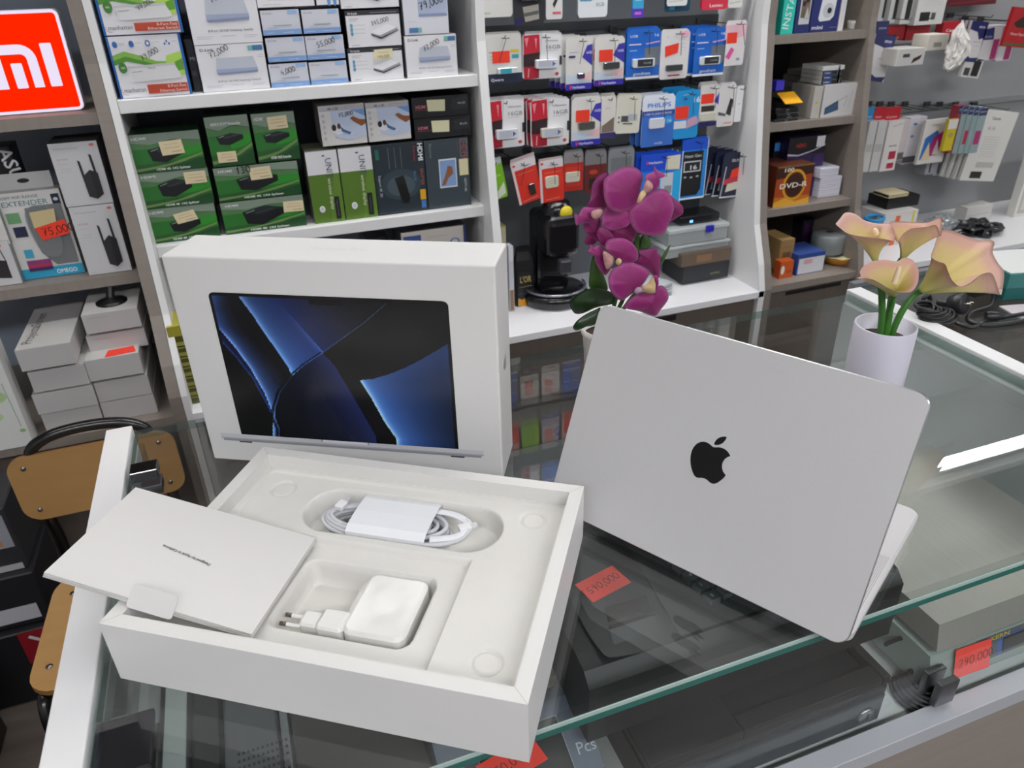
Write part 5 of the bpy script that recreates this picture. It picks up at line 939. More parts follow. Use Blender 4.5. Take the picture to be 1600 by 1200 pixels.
# top row, cut by the photo's upper edge
place('reader_pack', 'white pack with green print at the top left of the slat display', 749, 800, -70, 27, 'dcdcd8', [('r', .2, .3, .8, .6, '2c2e32'), ('t', 'eco', .12, .06, .05, '9ac060', 0, .4, True), ('r', .35, .36, .6, .46, '4a4c50')], None, copies=2, group=GF)
place('lamp_blister', 'dark round pack with a silver clip in the top row', 802, 852, -60, 40, '2b2c34', [('p', [(.28, .3), (.78, .34), (.8, .1), (.36, .06)], 'b8b4a8'), ('p', [(.3, .2), (.78, .24), (.78, .18), (.3, .14)], '6a6864'), ('p', [(0, .1), (.3, .14), (.2, 0), (.02, 0)], '1e1a5a')], (.1, .4, .9, .9, .02, '23242c', None), [(.1, 0), (.9, 0), (1, .1), (1, 1), (0, 1), (0, .1)], copies=1, group=GF)
place(None, 'white card with a black and yellow drive in the top row', 853, 879, -50, 30, 'dedcda', [('p', [(.4, .3), (.9, .66), (1, .6), (.5, .22)], '1e1e20'), ('p', [(.6, .5), (.8, .62), (.86, .56), (.68, .44)], 'e0d020'), ('r', .4, .1, .9, .15, 'd86070')], None, copies=1, group=GF)
place('reader_pack', 'white and sky blue card in a black frame, top row', 904, 950, -60, 27, 'e0e4e8', [('r', .1, .62, .9, 1, '6ab0dc'), ('r', .05, .3, .45, .36, '5a9ac0'), ('t', '8GB', .6, .2, .1, '8aa0b0', 0, .28)], None, copies=2, group=GF)
place('reader_pack', 'slim blue pack with a violet foot, top row', 990, 1007, -60, 27, '3aa8d8', [('r', 0, 0, 1, .16, '5a30c0'), ('r', .2, .05, .8, .1, 'd070d8'), ('r', .2, .3, .8, .6, '8ad0e8')], None, copies=1, group=GF)
place('reader_pack', 'white pack above a dark teal one, top row', 1044, 1076, -60, 9, 'e2e4e2', [('l', [(.1, .1), (.8, .12)], .001, '9a9a98')], None, copies=0, group=GF)
place('reader_pack', 'dark teal pack with a cyan mark, top row', 1040, 1080, -50, 18, '164a62', [('r', .2, .05, .4, .12, '2a9ac8')], None, copies=0, group=GF, Y=YC+.02)
place('reader_pack', 'crimson pack with a white word, top row', 1099, 1140, -60, 15, 'd8304a', [('t', 'Leotec', .3, .06, .1, 'f4dce0', 0, .5, True)], None, copies=1, group=GF)
place('reader_pack', 'white pack at the right end of the top row', 1141, 1163, -60, 12, 'e2e2de', [('l', [(.1, .1), (.9, .14)], .001, '8a8a88')], None, copies=0, group=GF)
# rows above the frame (seen mirrored in the counter glass)
kinds = [('1a66c8', o_good()), ('dcdad6', o_verb(1)), ('d0d0d2', o_red()), ('d8d6d2', o_plat()), ('dc3626', o_bat()), ('e2e8f4', o_phil()), ('e0dede', o_good_r()), ('8ab838', []), ('34363a', [('r', .2, .3, .8, .7, 'c8c8c8')])]
for j, z in enumerate((.66, .84, 1.02, 1.2)):
    row = ('first', 'second', 'third', 'fourth')[j]
    for i in range(11):
        x = X_D+.06+i*.070; b, op = kinds[(i*3+j*4) % 9]
        lab = '%s hanging card above the photo edge, %s row, number %d from left' % ({'1a66c8': 'bright blue', 'dcdad6': 'white and blue', 'd0d0d2': 'red and white', 'd8d6d2': 'white and navy', 'dc3626': 'red', 'e2e8f4': 'pale blue', 'e0dede': 'white', '8ab838': 'green', '34363a': 'black'}[b], row, i+1)
        cardpack('flash_drive_card', lab, x-.030, x+.030, z-.10, z, YC, b, op, group='cards on the hidden upper rows')
# ---------------- right bay: printer ink
YK = 1.50
GI = 'printer ink packs on the right wall'
def ink(nm, lab, l, r, t, b, back, ops, depth=.03, copies=0, dx=0, dy=.034, tilt=0, Y=YK, side=None, top=None):
    a = P(l, (t+b)/2, y=Y); c = P(r, (t+b)/2, y=Y); m = (l+r)/2; zt, zb_ = P(m, t, y=Y).z, P(m, b, y=Y).z; W, H = c.x-a.x, zt-zb_
    T = Matrix.Translation(((a.x+c.x)/2, Y, zt)) @ Matrix.Rotation(tilt, 4, 'Y'); mb = MB().box(-W/2, W/2, 0, depth, -H, 0, mat(side or back, .4), T, bev=.0006, seg=1, )
    mb.canvas(T @ FRONT(-W/2, 0, -H), W, H, [('r', .004, .004, .996, .996, back)]+ops, .0002)
    if top: mb.box(-W/2, W/2, 0, depth, .0002, .0006, mat(top, .4), T)
    o = mb.build(nm, loc=((a.x+c.x)/2, Y, zt)); tag(o, lab, 'ink package', GI)
    for k in range(copies): dup(o, (dx*(k+1), dy*(k+1), 0), ('next behind', 'third back from', 'fourth back from')[k]+' '+' '.join(lab.split()[:13]), GI)
    return o
def o_ep(c): return [('p', [(0, 1), (1, 1), (1, .62), (.7, .56), (.5, .74), (0, .8)], '242a5e'), ('t', 'EPSON', .5, .84, .07, 'd8dcec', 0, .34, True), ('l', [(.4, .5), (.85, .5)], .0012, c), ('l', [(.5, .4), (.85, .4)], .0007, '8a8a90'), ('l', [(.1, .3), (.85, .26)], .0005, 'a6a6a8'), ('p', [(.02, .02), (.9, .0), (1, .12), (.5, .1), (.1, .22)], '2a3060')]
for i, l in enumerate((1436, 1413, 1394, 1377)): ink('ink_box', 'tall white ink box with print block, '+('first from the right', 'second', 'third', 'fourth')[i]+' of the upper pack', l, l+44 if i == 0 else l+20, -40, 38+i*-1, 'cfd0ce', [('r', .15, .08, .5, .26, '1d1e1c'), ('r', .55, .1, .7, .24, '55564e'), ('r', .55, .86, .9, 1, rd)]+[('l', [(.25, .4+.05*k), (.85, .4+.05*k)], .0006, 'a6a6a4') for k in range(8)] if i == 0 else [('r', .3, .1, .7, .5, '2a2b2c')], Y=YK-.02+i*.02)
ink('ink_pack', 'white and navy ink pack hanging long at the left of the right wall', 1362, 1394, 55, 127, 'd6d4d4', o_ep('c86070'), .012, tilt=.12, Y=YK-.08)
ink('ink_pack', 'navy ink pack hooked above the long white one', 1370, 1388, 33, 54, '2a2f5e', [('t', 'EPSON', .2, .4, .2, 'c8ccdc', 0, .6)], .012, Y=YK-.05)
ink('ink_box', 'red topped ink box behind the white box, upper row', 1386, 1413, 40, 62, 'a81c26', [('t', 'Canon', .3, .1, .22, 'e8c8c8', 0, .4)], .03, Y=YK+.02)
ink('ink_box', 'red ink box right above the bulky white box, upper row', 1416, 1452, 38, 62, 'a81c26', [('t', 'Canon', .3, .1, .22, 'e8c8c8', 0, .4)], .03, Y=YK+.02)
ink('ink_box', 'bulky white ink box with small red and black picture, upper row', 1402, 1444, 76, 102, 'c4c2c0', [('p', [(.55, .1), (.85, .35), (.9, .6), (.6, .4)], '3a1c20'), ('r', .2, .5, .45, .7, '3a3a3c')], .075, Y=YK-.14, side='dcdad6')
ink('ink_box', 'small white cube-like box beside the crumpled plastic bag', 1450, 1481, 54, 78, 'c2beb4', [('r', .3, .2, .7, .5, '8a8478')], .06, Y=YK-.13, side='dedace')
ink('ink_box', 'red ink box with white word behind the plastic bag', 1473, 1500, 34, 56, 'b01c28', [('t', 'Canon', .2, .3, .3, 'f0d4d4', 0, .7, True)], .03, Y=YK+.02)
ink('ink_pack', 'white and navy ink pack right of the plastic bag', 1512, 1538, 34, 96, 'cfcfd0', o_ep('c86070'), .012, tilt=.1, copies=2, dx=.004, dy=.02)
ink('ink_pack', 'white ink pack with black seal pattern low behind the bag', 1506, 1535, 92, 121, 'cfcfcd', [('r', .5, .1, .9, .9, '1c1c1c'), ('r', .1, .1, .4, .5, '44443f')], .012, tilt=.14)
ink('ink_box', 'navy and magenta ink box, left of two in the upper row', 1534, 1562, 40, 94, 'd2d0d4', [('p', [(0, .6), (.6, .6), (.5, .95), (0, .9)], '26306a'), ('r', .62, .02, .95, .6, 'a83070'), ('t', 'Brother', .1, .66, .1, 'c8cce0', 0, .4)], .03)
ink('ink_box', 'navy and magenta ink box, right of two in the upper row', 1563, 1584, 40, 94, 'd2d0d4', [('r', 0, .6, 1, 1, '26306a'), ('r', .5, .02, .95, .5, 'a83070'), ('t', 'Brother', .1, .66, .1, 'c8cce0', 0, .6)], .03)
ink('photo_paper_pack', 'red photo paper pack at the upper right edge of the photo', 1577, 1640, 14, 74, 'a8141e', [('r', 0, .04, 1, .1, '4a5a2a'), ('p', [(.1, .6), (.3, .8), (.7, .7), (.9, .72), (.9, .55), (.2, .5)], '2a1c14'), ('t', 'Photo Paper Plus', .1, .3, .1, 'f0d0d0', 0, .5)], .012, tilt=.1, Y=YK-.08)
ink('ink_box', 'dark red fringe-edged pack cut by the top edge', 1480, 1560, -30, 8, '5a1620', [('l', [(.1, .1), (.9, .2)], .002, '8a3040')], .03, Y=YK+.06)
# crumpled bag
random.seed(5); p = P(1495, 72, y=YK-.18); bm = bmesh.new(); bmesh.ops.create_icosphere(bm, subdivisions=4, radius=1)
from mathutils import noise as _n
for q in bm.verts:
    t = (q.co.z+1)/2; w_ = .032*(1-t)**.6+.009; k = 1+.38*_n.noise(q.co*2.6)+.25*_n.noise(q.co*6)
    q.co = Vector((q.co.x*w_*k+.012*math.sin(t*5)-.010*(1-t)+.012*t, q.co.y*w_*.8*k, q.co.z*.068*(1+.1*_n.noise(q.co*4))))
mb = MB(); mb.add([q.co for q in bm.verts], [[q.index for q in f.verts] for f in bm.faces], mat('d9d6d2', .3, 0, .5, sss=.1), Matrix.Translation(p)); bm.free()
tag(mb.build('plastic_bag', loc=p), 'crumpled white plastic bag tied on a hook among the ink boxes', 'bag')
# lower ink row
for i, (l, w_) in enumerate(((1352, 12), (1366, 13), (1382, 23))):
    ink('ink_box', 'tall white ink box with red top, %s of three at the left end' % ('left', 'middle', 'right')[i], l, l+w_, 190, 268-i*1, 'c9c7c5' if i < 2 else 'd6d3cf', ([('r', .4, .05, .85, .16, 'b02848'), ('r', .4, .24, .85, .4, 'b02848'), ('r', .3, .5, .8, .52, '7a7a7c'), ('l', [(.3, .9), (.9, .94)], .001, '3a3a3c')] if i == 2 else [('r', .1, .4, .9, .55, 'b4b2b0')]), .05, Y=YK-.08)
    ink('ink_box', 'red ink header card above the tall white boxes, %s of three' % ('left', 'middle', 'right')[i], l-1, l+w_+2, 168, 188, 'b81c2a' if i else '2a8ac0', [('t', 'Canon', .2, .2, .25, 'f0d4d4', 0, .6)], .012, Y=YK-.06)
ink('ink_box', 'pale pink-grey ink box behind the printed white one, lower row', 1403, 1416, 188, 250, 'c8c0be', [('r', 0, .02, 1, .2, '6a6668')], .04, copies=1, dx=-.004)
ink('ink_box', 'white ink box with a round blue logo, lower row', 1416, 1441, 184, 254, 'd0cdd2', [('e', .35, .86, .12, .06, '4a78c0'), ('e', .3, .6, .1, .06, '5a80b8'), ('r', 0, .02, 1, .16, '4e4a50'), ('l', [(.5, .9), (.9, .9)], .0007, '9a9aa0')], .04)
ink('ink_multipack', 'white multipack with blue and magenta drops, lower row', 1440, 1480, 187, 254, 'd2d0cc', [('p', [(.05, .1), (.12, .6), (.5, .75), (.6, .7), (.45, .2)], '2a6ab0'), ('p', [(.3, .15), (.42, .6), (.85, .75), (.9, .7), (.7, .2)], 'b02c78'), ('p', [(.1, .08), (.3, .5), (.45, .1)], 'd8c8a0'), ('p', [(.5, .2), (.6, .55), (.75, .2)], 'e8e4e4'), ('t', 'inkjet', .25, .86, .07, '7a7a7c', 0, .3)], .012, Y=YK-.05)
ink('ink_pack', 'yellow ink pack with a grey drop, lower row', 1478, 1492, 187, 235, 'c8b820', [('r', 0, .7, 1, 1, 'd8d4cc'), ('e', .5, .5, .3, .2, 'a8a050')], .012, Y=YK-.1)
for i, (l, c) in enumerate(((1493, '8a3048'), (1500, '8ca0a2'), (1509, 'a8304e'), (1518, '94a8ac'), (1526, 'a8306a'))):
    ink('ink_box', 'teal-grey ink box with navy cap, %s of the close row' % ('first', 'second', 'third', 'fourth', 'fifth')[i], l-3, l+(11 if i < 4 else 9), 166+i, 238, '8fa2a4' if i != 0 else '9a3444', [('r', 0, .84, 1, 1, '282e5e'), ('r', .15, .2, .85, .5, c), ('t', 'EPSON', .1, .9, .06, 'c8ccdc', 0, .7)], .03, Y=YK-.085-.004*i)
for i in range(6): ink('ink_box', 'plain grey ink box, %s of the long row under the navy caps' % ('first', 'second', 'third', 'fourth', 'fifth', 'sixth')[i], 1450+i*13, 1463+i*13, 226, 272+i*1, '9a9ca0', [('r', .4, .06, .6, .4, '3a3a3e'), ('l', [(.9, .1), (.9, .9)], .0007, '77787c')], .05, Y=YK+.03)
ink('ink_box', 'large white ink box with lines of print at the end of the lower row', 1523, 1578, 176, 280, 'd8d8d2', [('t', 'Canon', .3, .88, .06, '4a4a48', 0, .24, True), ('t', 'BC-02', .28, .74, .06, '8a8a86', 0, .2), ('r', .24, .04, .56, .14, '22231f'), ('r', .3, .2, .8, .28, 'b8b8b2')]+[('l', [(.26, .64-.035*k), (.72, .64-.035*k)], .0006, '8a8a86') for k in range(9)], .012, tilt=.13, copies=3, dx=-.004, dy=.022, Y=YK-.06)
for i, (x, y, s) in enumerate(((1378, 62, 'navy pack'), (1400, 38, 'left red box'), (1434, 36, 'middle red box'), (1486, 30, 'right red box'), (1525, 34, 'white and navy packs'), (1548, 40, 'left magenta box'), (1573, 40, 'right magenta box'))):
    p = P(x, y-6, y=YK); hook(p.x, p.z+.004, 1.605, YK-.06, 'wire hook above the %s of the printer ink wall' % s, 'hooks of the printer ink wall', arm=0)
for i, x in enumerate((1372, 1392, 1410, 1428, 1450, 1485, 1505, 1530, 1560)):
    p = P(x, 172, y=YK); hook(p.x, p.z+.006, 1.605, YK-.04, 'lower hook of the ink wall, number %d from the left' % (i+1), 'hooks of the printer ink wall', arm=0)
# items on the right white counter
p = P(1366, 345, y=1.40); p.z = zk; cu = empty('tumbler', p, 'clear tumbler with a bright blue rim on the right white counter', 'cup'); T_ = Matrix.Translation((p.x+.0, 1.40, zk))
MB().lathe([(.020, 0), (.022, .02), (.026, .1)], glass_mat('tumbler_plastic', '8a98a0', .08, .3, .05), 28, T_, caps=False).lathe([(.019, .001), (.0195, .03)], mat('2c4a66', .4), 20, T_).build('tumbler_body', cu)
MB().tube([(p.x+.028*cos(t*pi/12), 1.40+.028*sin(t*pi/12), zk+.1+.004*cos(t*pi/12)) for t in range(24)], .006, mat('2a98d8', .3), 8, closed=True).build('tumbler_rim', cu)
goods('card_box', 'black box with a cream book on it on the right counter', 'box', (1384, 331), (1434, 321), (1384, 312), 1.42, [], .09, '101012', P(1380, 336, y=1.38).z+.001, frontc='141416')
goods('paper_box', 'white box with orange and yellow marks under the black box', 'box', (1380, 352), (1432, 343), (1380, 336), 1.38, [('p', [(.3, 0), (.45, 0), (.48, .9), (.34, .9)], 'e06a38'), ('r', .84, .1, .9, 1, 'd0cc30')], .11, 'd2d0cc', zk, frontc='d0cecc')
a = P(1386, 311, y=1.42); mb = MB().box(0, .085, 0, .07, 0, .014, mat('cbbf9c', .5), Matrix.Translation((a.x, 1.415, a.z+.002)), bev=.0015); mb.box(.0, .0855, -.0005, .0705, .004, .010, mat('a89c7c', .6), Matrix.Translation((a.x, 1.415, a.z+.002)))
tag(mb.build('notebook'), 'cream notebook lying on the black box on the right counter', 'book')
random.seed(11)
def crumple(name, px, py, y, sx, sy, sz, m, label, cat, seed, amp=.5, base=None, zb=None):
    p = P(px, py, y=y); p.z = (zk if zb is None else zb)+sz*.8; bm = bmesh.new(); bmesh.ops.create_icosphere(bm, subdivisions=4, radius=1)
    for q in bm.verts:
        k = 1+amp*_n.noise(q.co*2.2+Vector((seed, 0, 0)))+amp*.5*_n.noise(q.co*5+Vector((seed, 1, 0))); q.co = Vector((q.co.x*sx*k, q.co.y*sy*k, max(q.co.z*sz*k, -sz*.78)))
    mb = MB(); mb.add([q.co for q in bm.verts], [[q.index for q in f.verts] for f in bm.faces], m, Matrix.Translation(p), False); bm.free(); return tag(mb.build(name, loc=p), label, cat)
crumple('plastic_bag', 1475, 335, 1.42, .05, .04, .032, glass_mat('clear_bag', 'c8ccd0', .1, .35, .08), 'crumpled clear plastic bag of small parts on the right counter', 'bag', 3, .6)
crumple('plastic_bag', 1530, 352, 1.36, .075, .055, .024, mat('222226', .18, 0, .6), 'glossy black plastic bag at the front of the right counter', 'bag', 8, .6)
goods('paper_box', 'white box behind the black bag on the right counter', 'box', (1505, 352), (1545, 345), (1505, 326), 1.44, [('l', [(.1, .5), (.9, .55)], .0012, '8a8a88')], .05, 'cfcdca', zk+.0, frontc='c9c7c4')
gbox = goods('frame_box', 'white framed panel standing at the right end of the counter', 'box', (1578, 355), (1640, 345), (1590, 240), 1.44, [('r', .06, .05, .94, .95, 'b8b6ae'), ('r', .12, .1, .88, .9, 'd0cec6')], .03, 'd6d4ce', zk, frontc='dedcd6')
# ---------------- things on the white counter of the hanging bay
zc_ = zw
# electric coffee maker (black)
cm_x, cm_y = P(896, 500, z=zw).x+.01, 1.40
e = empty('coffee_maker', (cm_x, cm_y, zw), 'glossy black coffee machine with a yellow spot, behind the orchid', 'coffee machine'); bk = mat('0d0d12', .22, 0, .5, coat=.4)
T_ = Matrix.Translation((cm_x, cm_y, zw))
zh = P(880, 318, y=cm_y-.05).z-zw
MB().lathe([(.085, 0), (.098, .008), (.100, .03), (.09, .04), (.0, .042)], bk, 40, T_).build('machine_base', e)
MB().box(-.055, .055, .0, .07, .03, zh-.03, bk, T_, bev=.02, seg=4).build('machine_column', e)
MB().box(-.05, .052, -.075, .06, zh*.50, zh-.03, bk, T_, bev=.025, seg=4).build('brew_head', e)
MB().lathe([(.040, zh-.06), (.042, zh-.02), (.034, zh), (.0, zh+.004)], bk, 30, T_ @ Matrix.Translation((.0, -.015, 0))).build('machine_lid', e)
MB().lathe([(.0, 0), (.013, 0), (.010, .002), (0, .003)], mat('e0cc30', .4), 20, T_ @ Matrix.Translation((.012, -.056, zh-.025)) @ Matrix.Rotation(R(90), 4, 'X') @ Matrix.Scale(1.5, 4)).build('machine_badge', e)
MB().box(-.018, .018, -.09, -.06, zh*.36, zh*.5, mat('3a3a40', .25), T_, bev=.006).build('brew_spout', e)
MB().tube([T_ @ Vector((.092*cos(t), .092*sin(t)-.0, .046)) for t in [R(180+10*k) for k in range(19)]], .004, mat('9a9ca4', .15, .8), 8).build('drip_rim', e)
# coffee bag
p = P(822, 478, z=zw); Wb, Hb = .058, P(822, 388, y=p.y).z-zw
mb = MB(); n = 14; prof = [(0, 1, .9), (.06, 1.02, 1), (.3, 1.0, 1), (.62, .98, .95), (.78, .92, .7), (.92, .72, .35), (1, .66, .3)]; vs = []
for t, sx, sy in prof:
    vs += [(q[0]*sx, q[1]*sy*.62, t*Hb) for q in rrect(-Wb/2, Wb/2, -Wb/2, Wb/2, .012, 3)]
k = 16; mb.add(vs, [(j*k+i, j*k+(i+1) % k, (j+1)*k+(i+1) % k, (j+1)*k+i) for j in range(len(prof)-1) for i in range(k)]+[tuple(range((len(prof)-1)*k, len(prof)*k)), tuple(range(k-1, -1, -1))], mat('131316', .32), Matrix.Translation((p.x, p.y+.02, zw)), False)
TFb = FRONT(p.x-Wb/2, p.y+.02-Wb*.31-.0008, zw)
mb.canvas(TFb, Wb, Hb, [('r', .1, .3, .92, .62, '0b0b0e'), ('t', "L'OR", .2, .42, .15, 'b09a58', 0, .6, True), ('l', [(.15, .34), (.85, .35)], .0012, 'a08a48'), ('p', [(.08, .02), (.5, .0), (.95, .14), (.95, .22), (.3, .12), (.1, .16)], 'd8962c'), ('l', [(.1, .22), (.9, .24)], .002, '3a3f58')])
tag(mb.build('coffee_bag', loc=(p.x, p.y+.02, zw)), 'black and gold coffee bag on the white counter beside the retail box', 'bag')
goods('spray_can', 'slim white bottle-shaped pack left of the black coffee bag', 'bottle', (797, 482), (804, 480), (797, 385), 1.36, [('r', .1, .02, .9, .34, '8a6a4c'), ('r', 0, .78, 1, 1, 'd4d6da')], .03, 'b8bac0', zw, frontc='c2c4ca')
goods('card_box', 'cream box with a yellow edge hanging low beside the white panel', 'box', (764, 388), (791, 385), (762, 357), 1.46, [('r', 0, .92, 1, 1, 'c8c440')], .05, 'd2cba8', None, frontc='d6d0b0')
def clearbox(px0, px1, py, y, z0, h, label, col='c6cccd'):
    a, b = P(px0, py, y=y), P(px1, py, y=y); e = empty('organizer_box', ((a.x+b.x)/2, y, z0), label, 'storage box', 'clear organizer boxes'); m = mat(col, .12, 0, .6, alpha=.55)
    MB().box(a.x, b.x, y, y+.11, z0, z0+h*.72, m, bev=.004).build('box_body', e); MB().box(a.x-.003, b.x+.003, y-.003, y+.113, z0+h*.74, z0+h, mat('d0d6d6', .12, 0, .6, alpha=.7), bev=.003).build('box_lid', e)
    for k in range(4): MB().box(a.x+(b.x-a.x)*(.18+.2*k), a.x+(b.x-a.x)*(.20+.2*k), y+.004, y+.105, z0+.004, z0+h*.68, mat('dfe3e3', .3, alpha=.7)).build('divider', e)
    return e, a, b
zz0 = P(1090, 440, y=1.34).z
goods('binder', 'black folder box lying under the brown book by the white panel', 'box', (1066, 438), (1138, 424), (1066, 418), 1.335, [('t', 'archive', .6, .3, .2, '9aa86a', 0, .2)], .12, '25272b', zw+.006, frontc='2a2c30')
zb1 = P(1066, 418, y=1.335).z+.001
goods('book', 'brown leather-edged book between the black folder and clear boxes', 'book', (1064, 417), (1142, 402), (1062, 400), 1.33, [('r', .3, .2, .6, .8, '8a6a50')], .12, '5e5248', zb1+.001, frontc='6a5a4c')
zb2 = zb1+.026
e1, a, b = clearbox(1040, 1138, 390, 1.35, zb2, .036, 'clear plastic organizer box, lower one, on the brown book')
e2, a, b = clearbox(1046, 1136, 365, 1.35, zb2+.037, .052, 'clear plastic organizer box with a blue latch, upper one')
MB().box(a.x+(b.x-a.x)*.60, a.x+(b.x-a.x)*.72, 1.338, 1.347, zb2+.070, zb2+.090, mat('2c2cb0', .3), bev=.001).build('latch', e2)
z5 = zb2+.091
a_, b_ = P(1062, 352, y=1.37), P(1124, 345, y=1.37); hb_ = empty('docking_station', ((a_.x+b_.x)/2, 1.37, z5), 'black docking device with a small blue light on the clear boxes', 'device')
MB().box(a_.x, b_.x, 1.37, 1.45, z5, z5+.026, mat('1a1b20', .25, coat=.3), bev=.004).build('device_body', hb_); MB().box(a_.x+.034, a_.x+.044, 1.3685, 1.370, z5+.006, z5+.013, emission('blue_led', '80c0ff', 2.0)).build('status_light', hb_)
GP = 'clear cases fanned on the white counter'
for k in range(6):
    p = P(1030, 465, z=zw); mb = MB().box(-.05, .03, -.03, .05, 0, .005, mat(('b8bcc0', 'a4a8ac', 'c6cace')[k % 3], .15, 0, .5, alpha=.9), Matrix.Translation((p.x+.012, p.y+.03, zw+.0007+.0062*k)) @ Matrix.Rotation(R(-6+6*k), 4, 'Z'), bev=.0006, seg=1)
    tag(mb.build('slim_case', loc=(p.x, p.y, zw+.006*k)), 'pale slim disc case, %s in the fanned stack left of the black folder' % ('lowest', 'second', 'third', 'fourth', 'fifth', 'topmost')[k], 'disc case', GP)
# ================================================================ orchid
def blob(outline, Y, bulge, m, tx=0., tz=0., thick=.0012, rings=7, ruffle=.0, seed=0, k=3):
    """petal: outline pixels set at depth Y, leaning by tx, tz, domed towards the viewer"""
    pts = [P(a, b, y=Y) for a, b in outline]; c = sum(pts, Vector())/len(pts); ol = cat_rom(pts, True, k); n = len(ol); v = []
    R0 = max((p-c).length for p in ol)
    for s_ in (0, 1):
        v.append(c+Vector((0, -bulge+s_*thick, 0)))
        for j in range(1, rings+1):
            t = j/rings
            for i, p in enumerate(ol):
                d = (p-c)*t; q = c+d; y = d.x*tx+d.z*tz-bulge*(1-t*t)+s_*thick*(1-t**4)
                y += ruffle*t*t*sin(i*2*pi/n*5+seed)+.3*ruffle*t*sin(i*2*pi/n*11+seed); q.y += y; v.append(q)
    f = []; N1 = 1+rings*n
    for s_ in (0, 1):
        o = s_*N1
        for i in range(n):
            a, b = o+1+i, o+1+(i+1) % n; f.append((o, a, b) if s_ == 0 else (o, b, a))
            for j in range(rings-1):
                a0, b0, a1, b1 = o+1+j*n+i, o+1+j*n+(i+1) % n, o+1+(j+1)*n+i, o+1+(j+1)*n+(i+1) % n; f.append((a0, a1, b1, b0) if s_ == 0 else (a0, b0, b1, a1))
    for i in range(n): a, b = 1+(rings-1)*n+i, 1+(rings-1)*n+(i+1) % n; f.append((a, N1+a, N1+b, b))
    mb = MB(); mb.add(v, f, m, None, True); mb.tone = ([0.]+[j/rings for j in range(1, rings+1) for _ in range(n)])*2; return mb
def petal_mat(name, cols, nscale=55):
    m = bpy.data.materials.new(name); m.use_nodes = True; nt = m.node_tree; b = nt.nodes['Principled BSDF']
    at = nt.nodes.new('ShaderNodeAttribute'); at.attribute_name = 'tone'; rp = nt.nodes.new('ShaderNodeValToRGB'); nz = nt.nodes.new('ShaderNodeTexNoise'); nz.inputs['Scale'].default_value = nscale; nz.inputs['Detail'].default_value = 6
    md = nt.nodes.new('ShaderNodeMath'); md.operation = 'MULTIPLY_ADD'; md.inputs[1].default_value = .5; sb = nt.nodes.new('ShaderNodeMath'); sb.operation = 'SUBTRACT'; sb.inputs[1].default_value = .25
    nt.links.new(nz.outputs[0], md.inputs[0]); nt.links.new(at.outputs['Fac'], sb.inputs[0]); nt.links.new(sb.outputs[0], md.inputs[2]); nt.links.new(md.outputs[0], rp.inputs[0]); nt.links.new(rp.outputs[0], b.inputs['Base Color'])
    e = rp.color_ramp.elements; e[0].position = 0; e[0].color = lin(cols[0]); e[1].position = 1; e[1].color = lin(cols[2]); q = e.new(.8); q.color = lin(cols[1])
    b.inputs['Roughness'].default_value = .5; b.inputs['Subsurface Weight'].default_value = .12; b.inputs['Subsurface Radius'].default_value = (.01, .003, .005)
    bp = nt.nodes.new('ShaderNodeBump'); bp.inputs['Strength'].default_value = .3; bp.inputs['Distance'].default_value = .002; nt.links.new(nz.outputs[0], bp.inputs['Height']); nt.links.new(bp.outputs[0], b.inputs['Normal']); return m
def with_tone(mb, nm, parent):
    o = mb.build(nm, parent); a = o.data.attributes.new('tone', 'FLOAT', 'POINT'); a.data.foreach_set('value', mb.tone); return o
def Z3(zx, zy): return 860+zx/4.1375, 230+zy/4.1375
pet = petal_mat('orchid_petal', ('800f58', '942070', 'bc669e'))
pet2 = petal_mat('orchid_petal_back', ('700a4c', '82145c', 'a04c86'))
lipc = noisy('orchid_throat', 'd8b8a0', '9a3868', (1, 1, 1), .5, nscale=160)
cream = noisy('orchid_column', 'dcc890', 'c49a78', (1, 1, 1), .5, nscale=120)
OY = .32; p0 = P(912, 517, y=OY); ox = p0.x+.034; pz = p0.z
pot = empty('orchid_plant', (ox, OY, 0), 'magenta orchid in a white pot standing behind the laptop lid', 'potted plant'); T_ = Matrix.Translation((ox, OY, 0))
MB().lathe([(.024, 0), (.027, .004), (.032, pz-.012), (.0345, pz-.008), (.035, pz), (.032, pz), (.031, pz-.012), (.0, pz-.014)], mat('cfcac6', .3), 40, T_).build('pot', pot)
MB().lathe([(.0, pz-.009), (.031, pz-.012)], mat('2a2018', .9), 30, T_, caps=False).build('soil', pot)
def flower(name, parts):
    for k, (nm, zpts, dY, bl_, tx, tz, m, ru) in enumerate(parts):
        mb = blob([Z3(*q) for q in zpts], OY+dY, bl_, m, tx, tz, ruffle=ru, seed=k)
        if k == 0: root = with_tone(mb, nm, pot)
        else: with_tone(mb, nm, root)
    return root
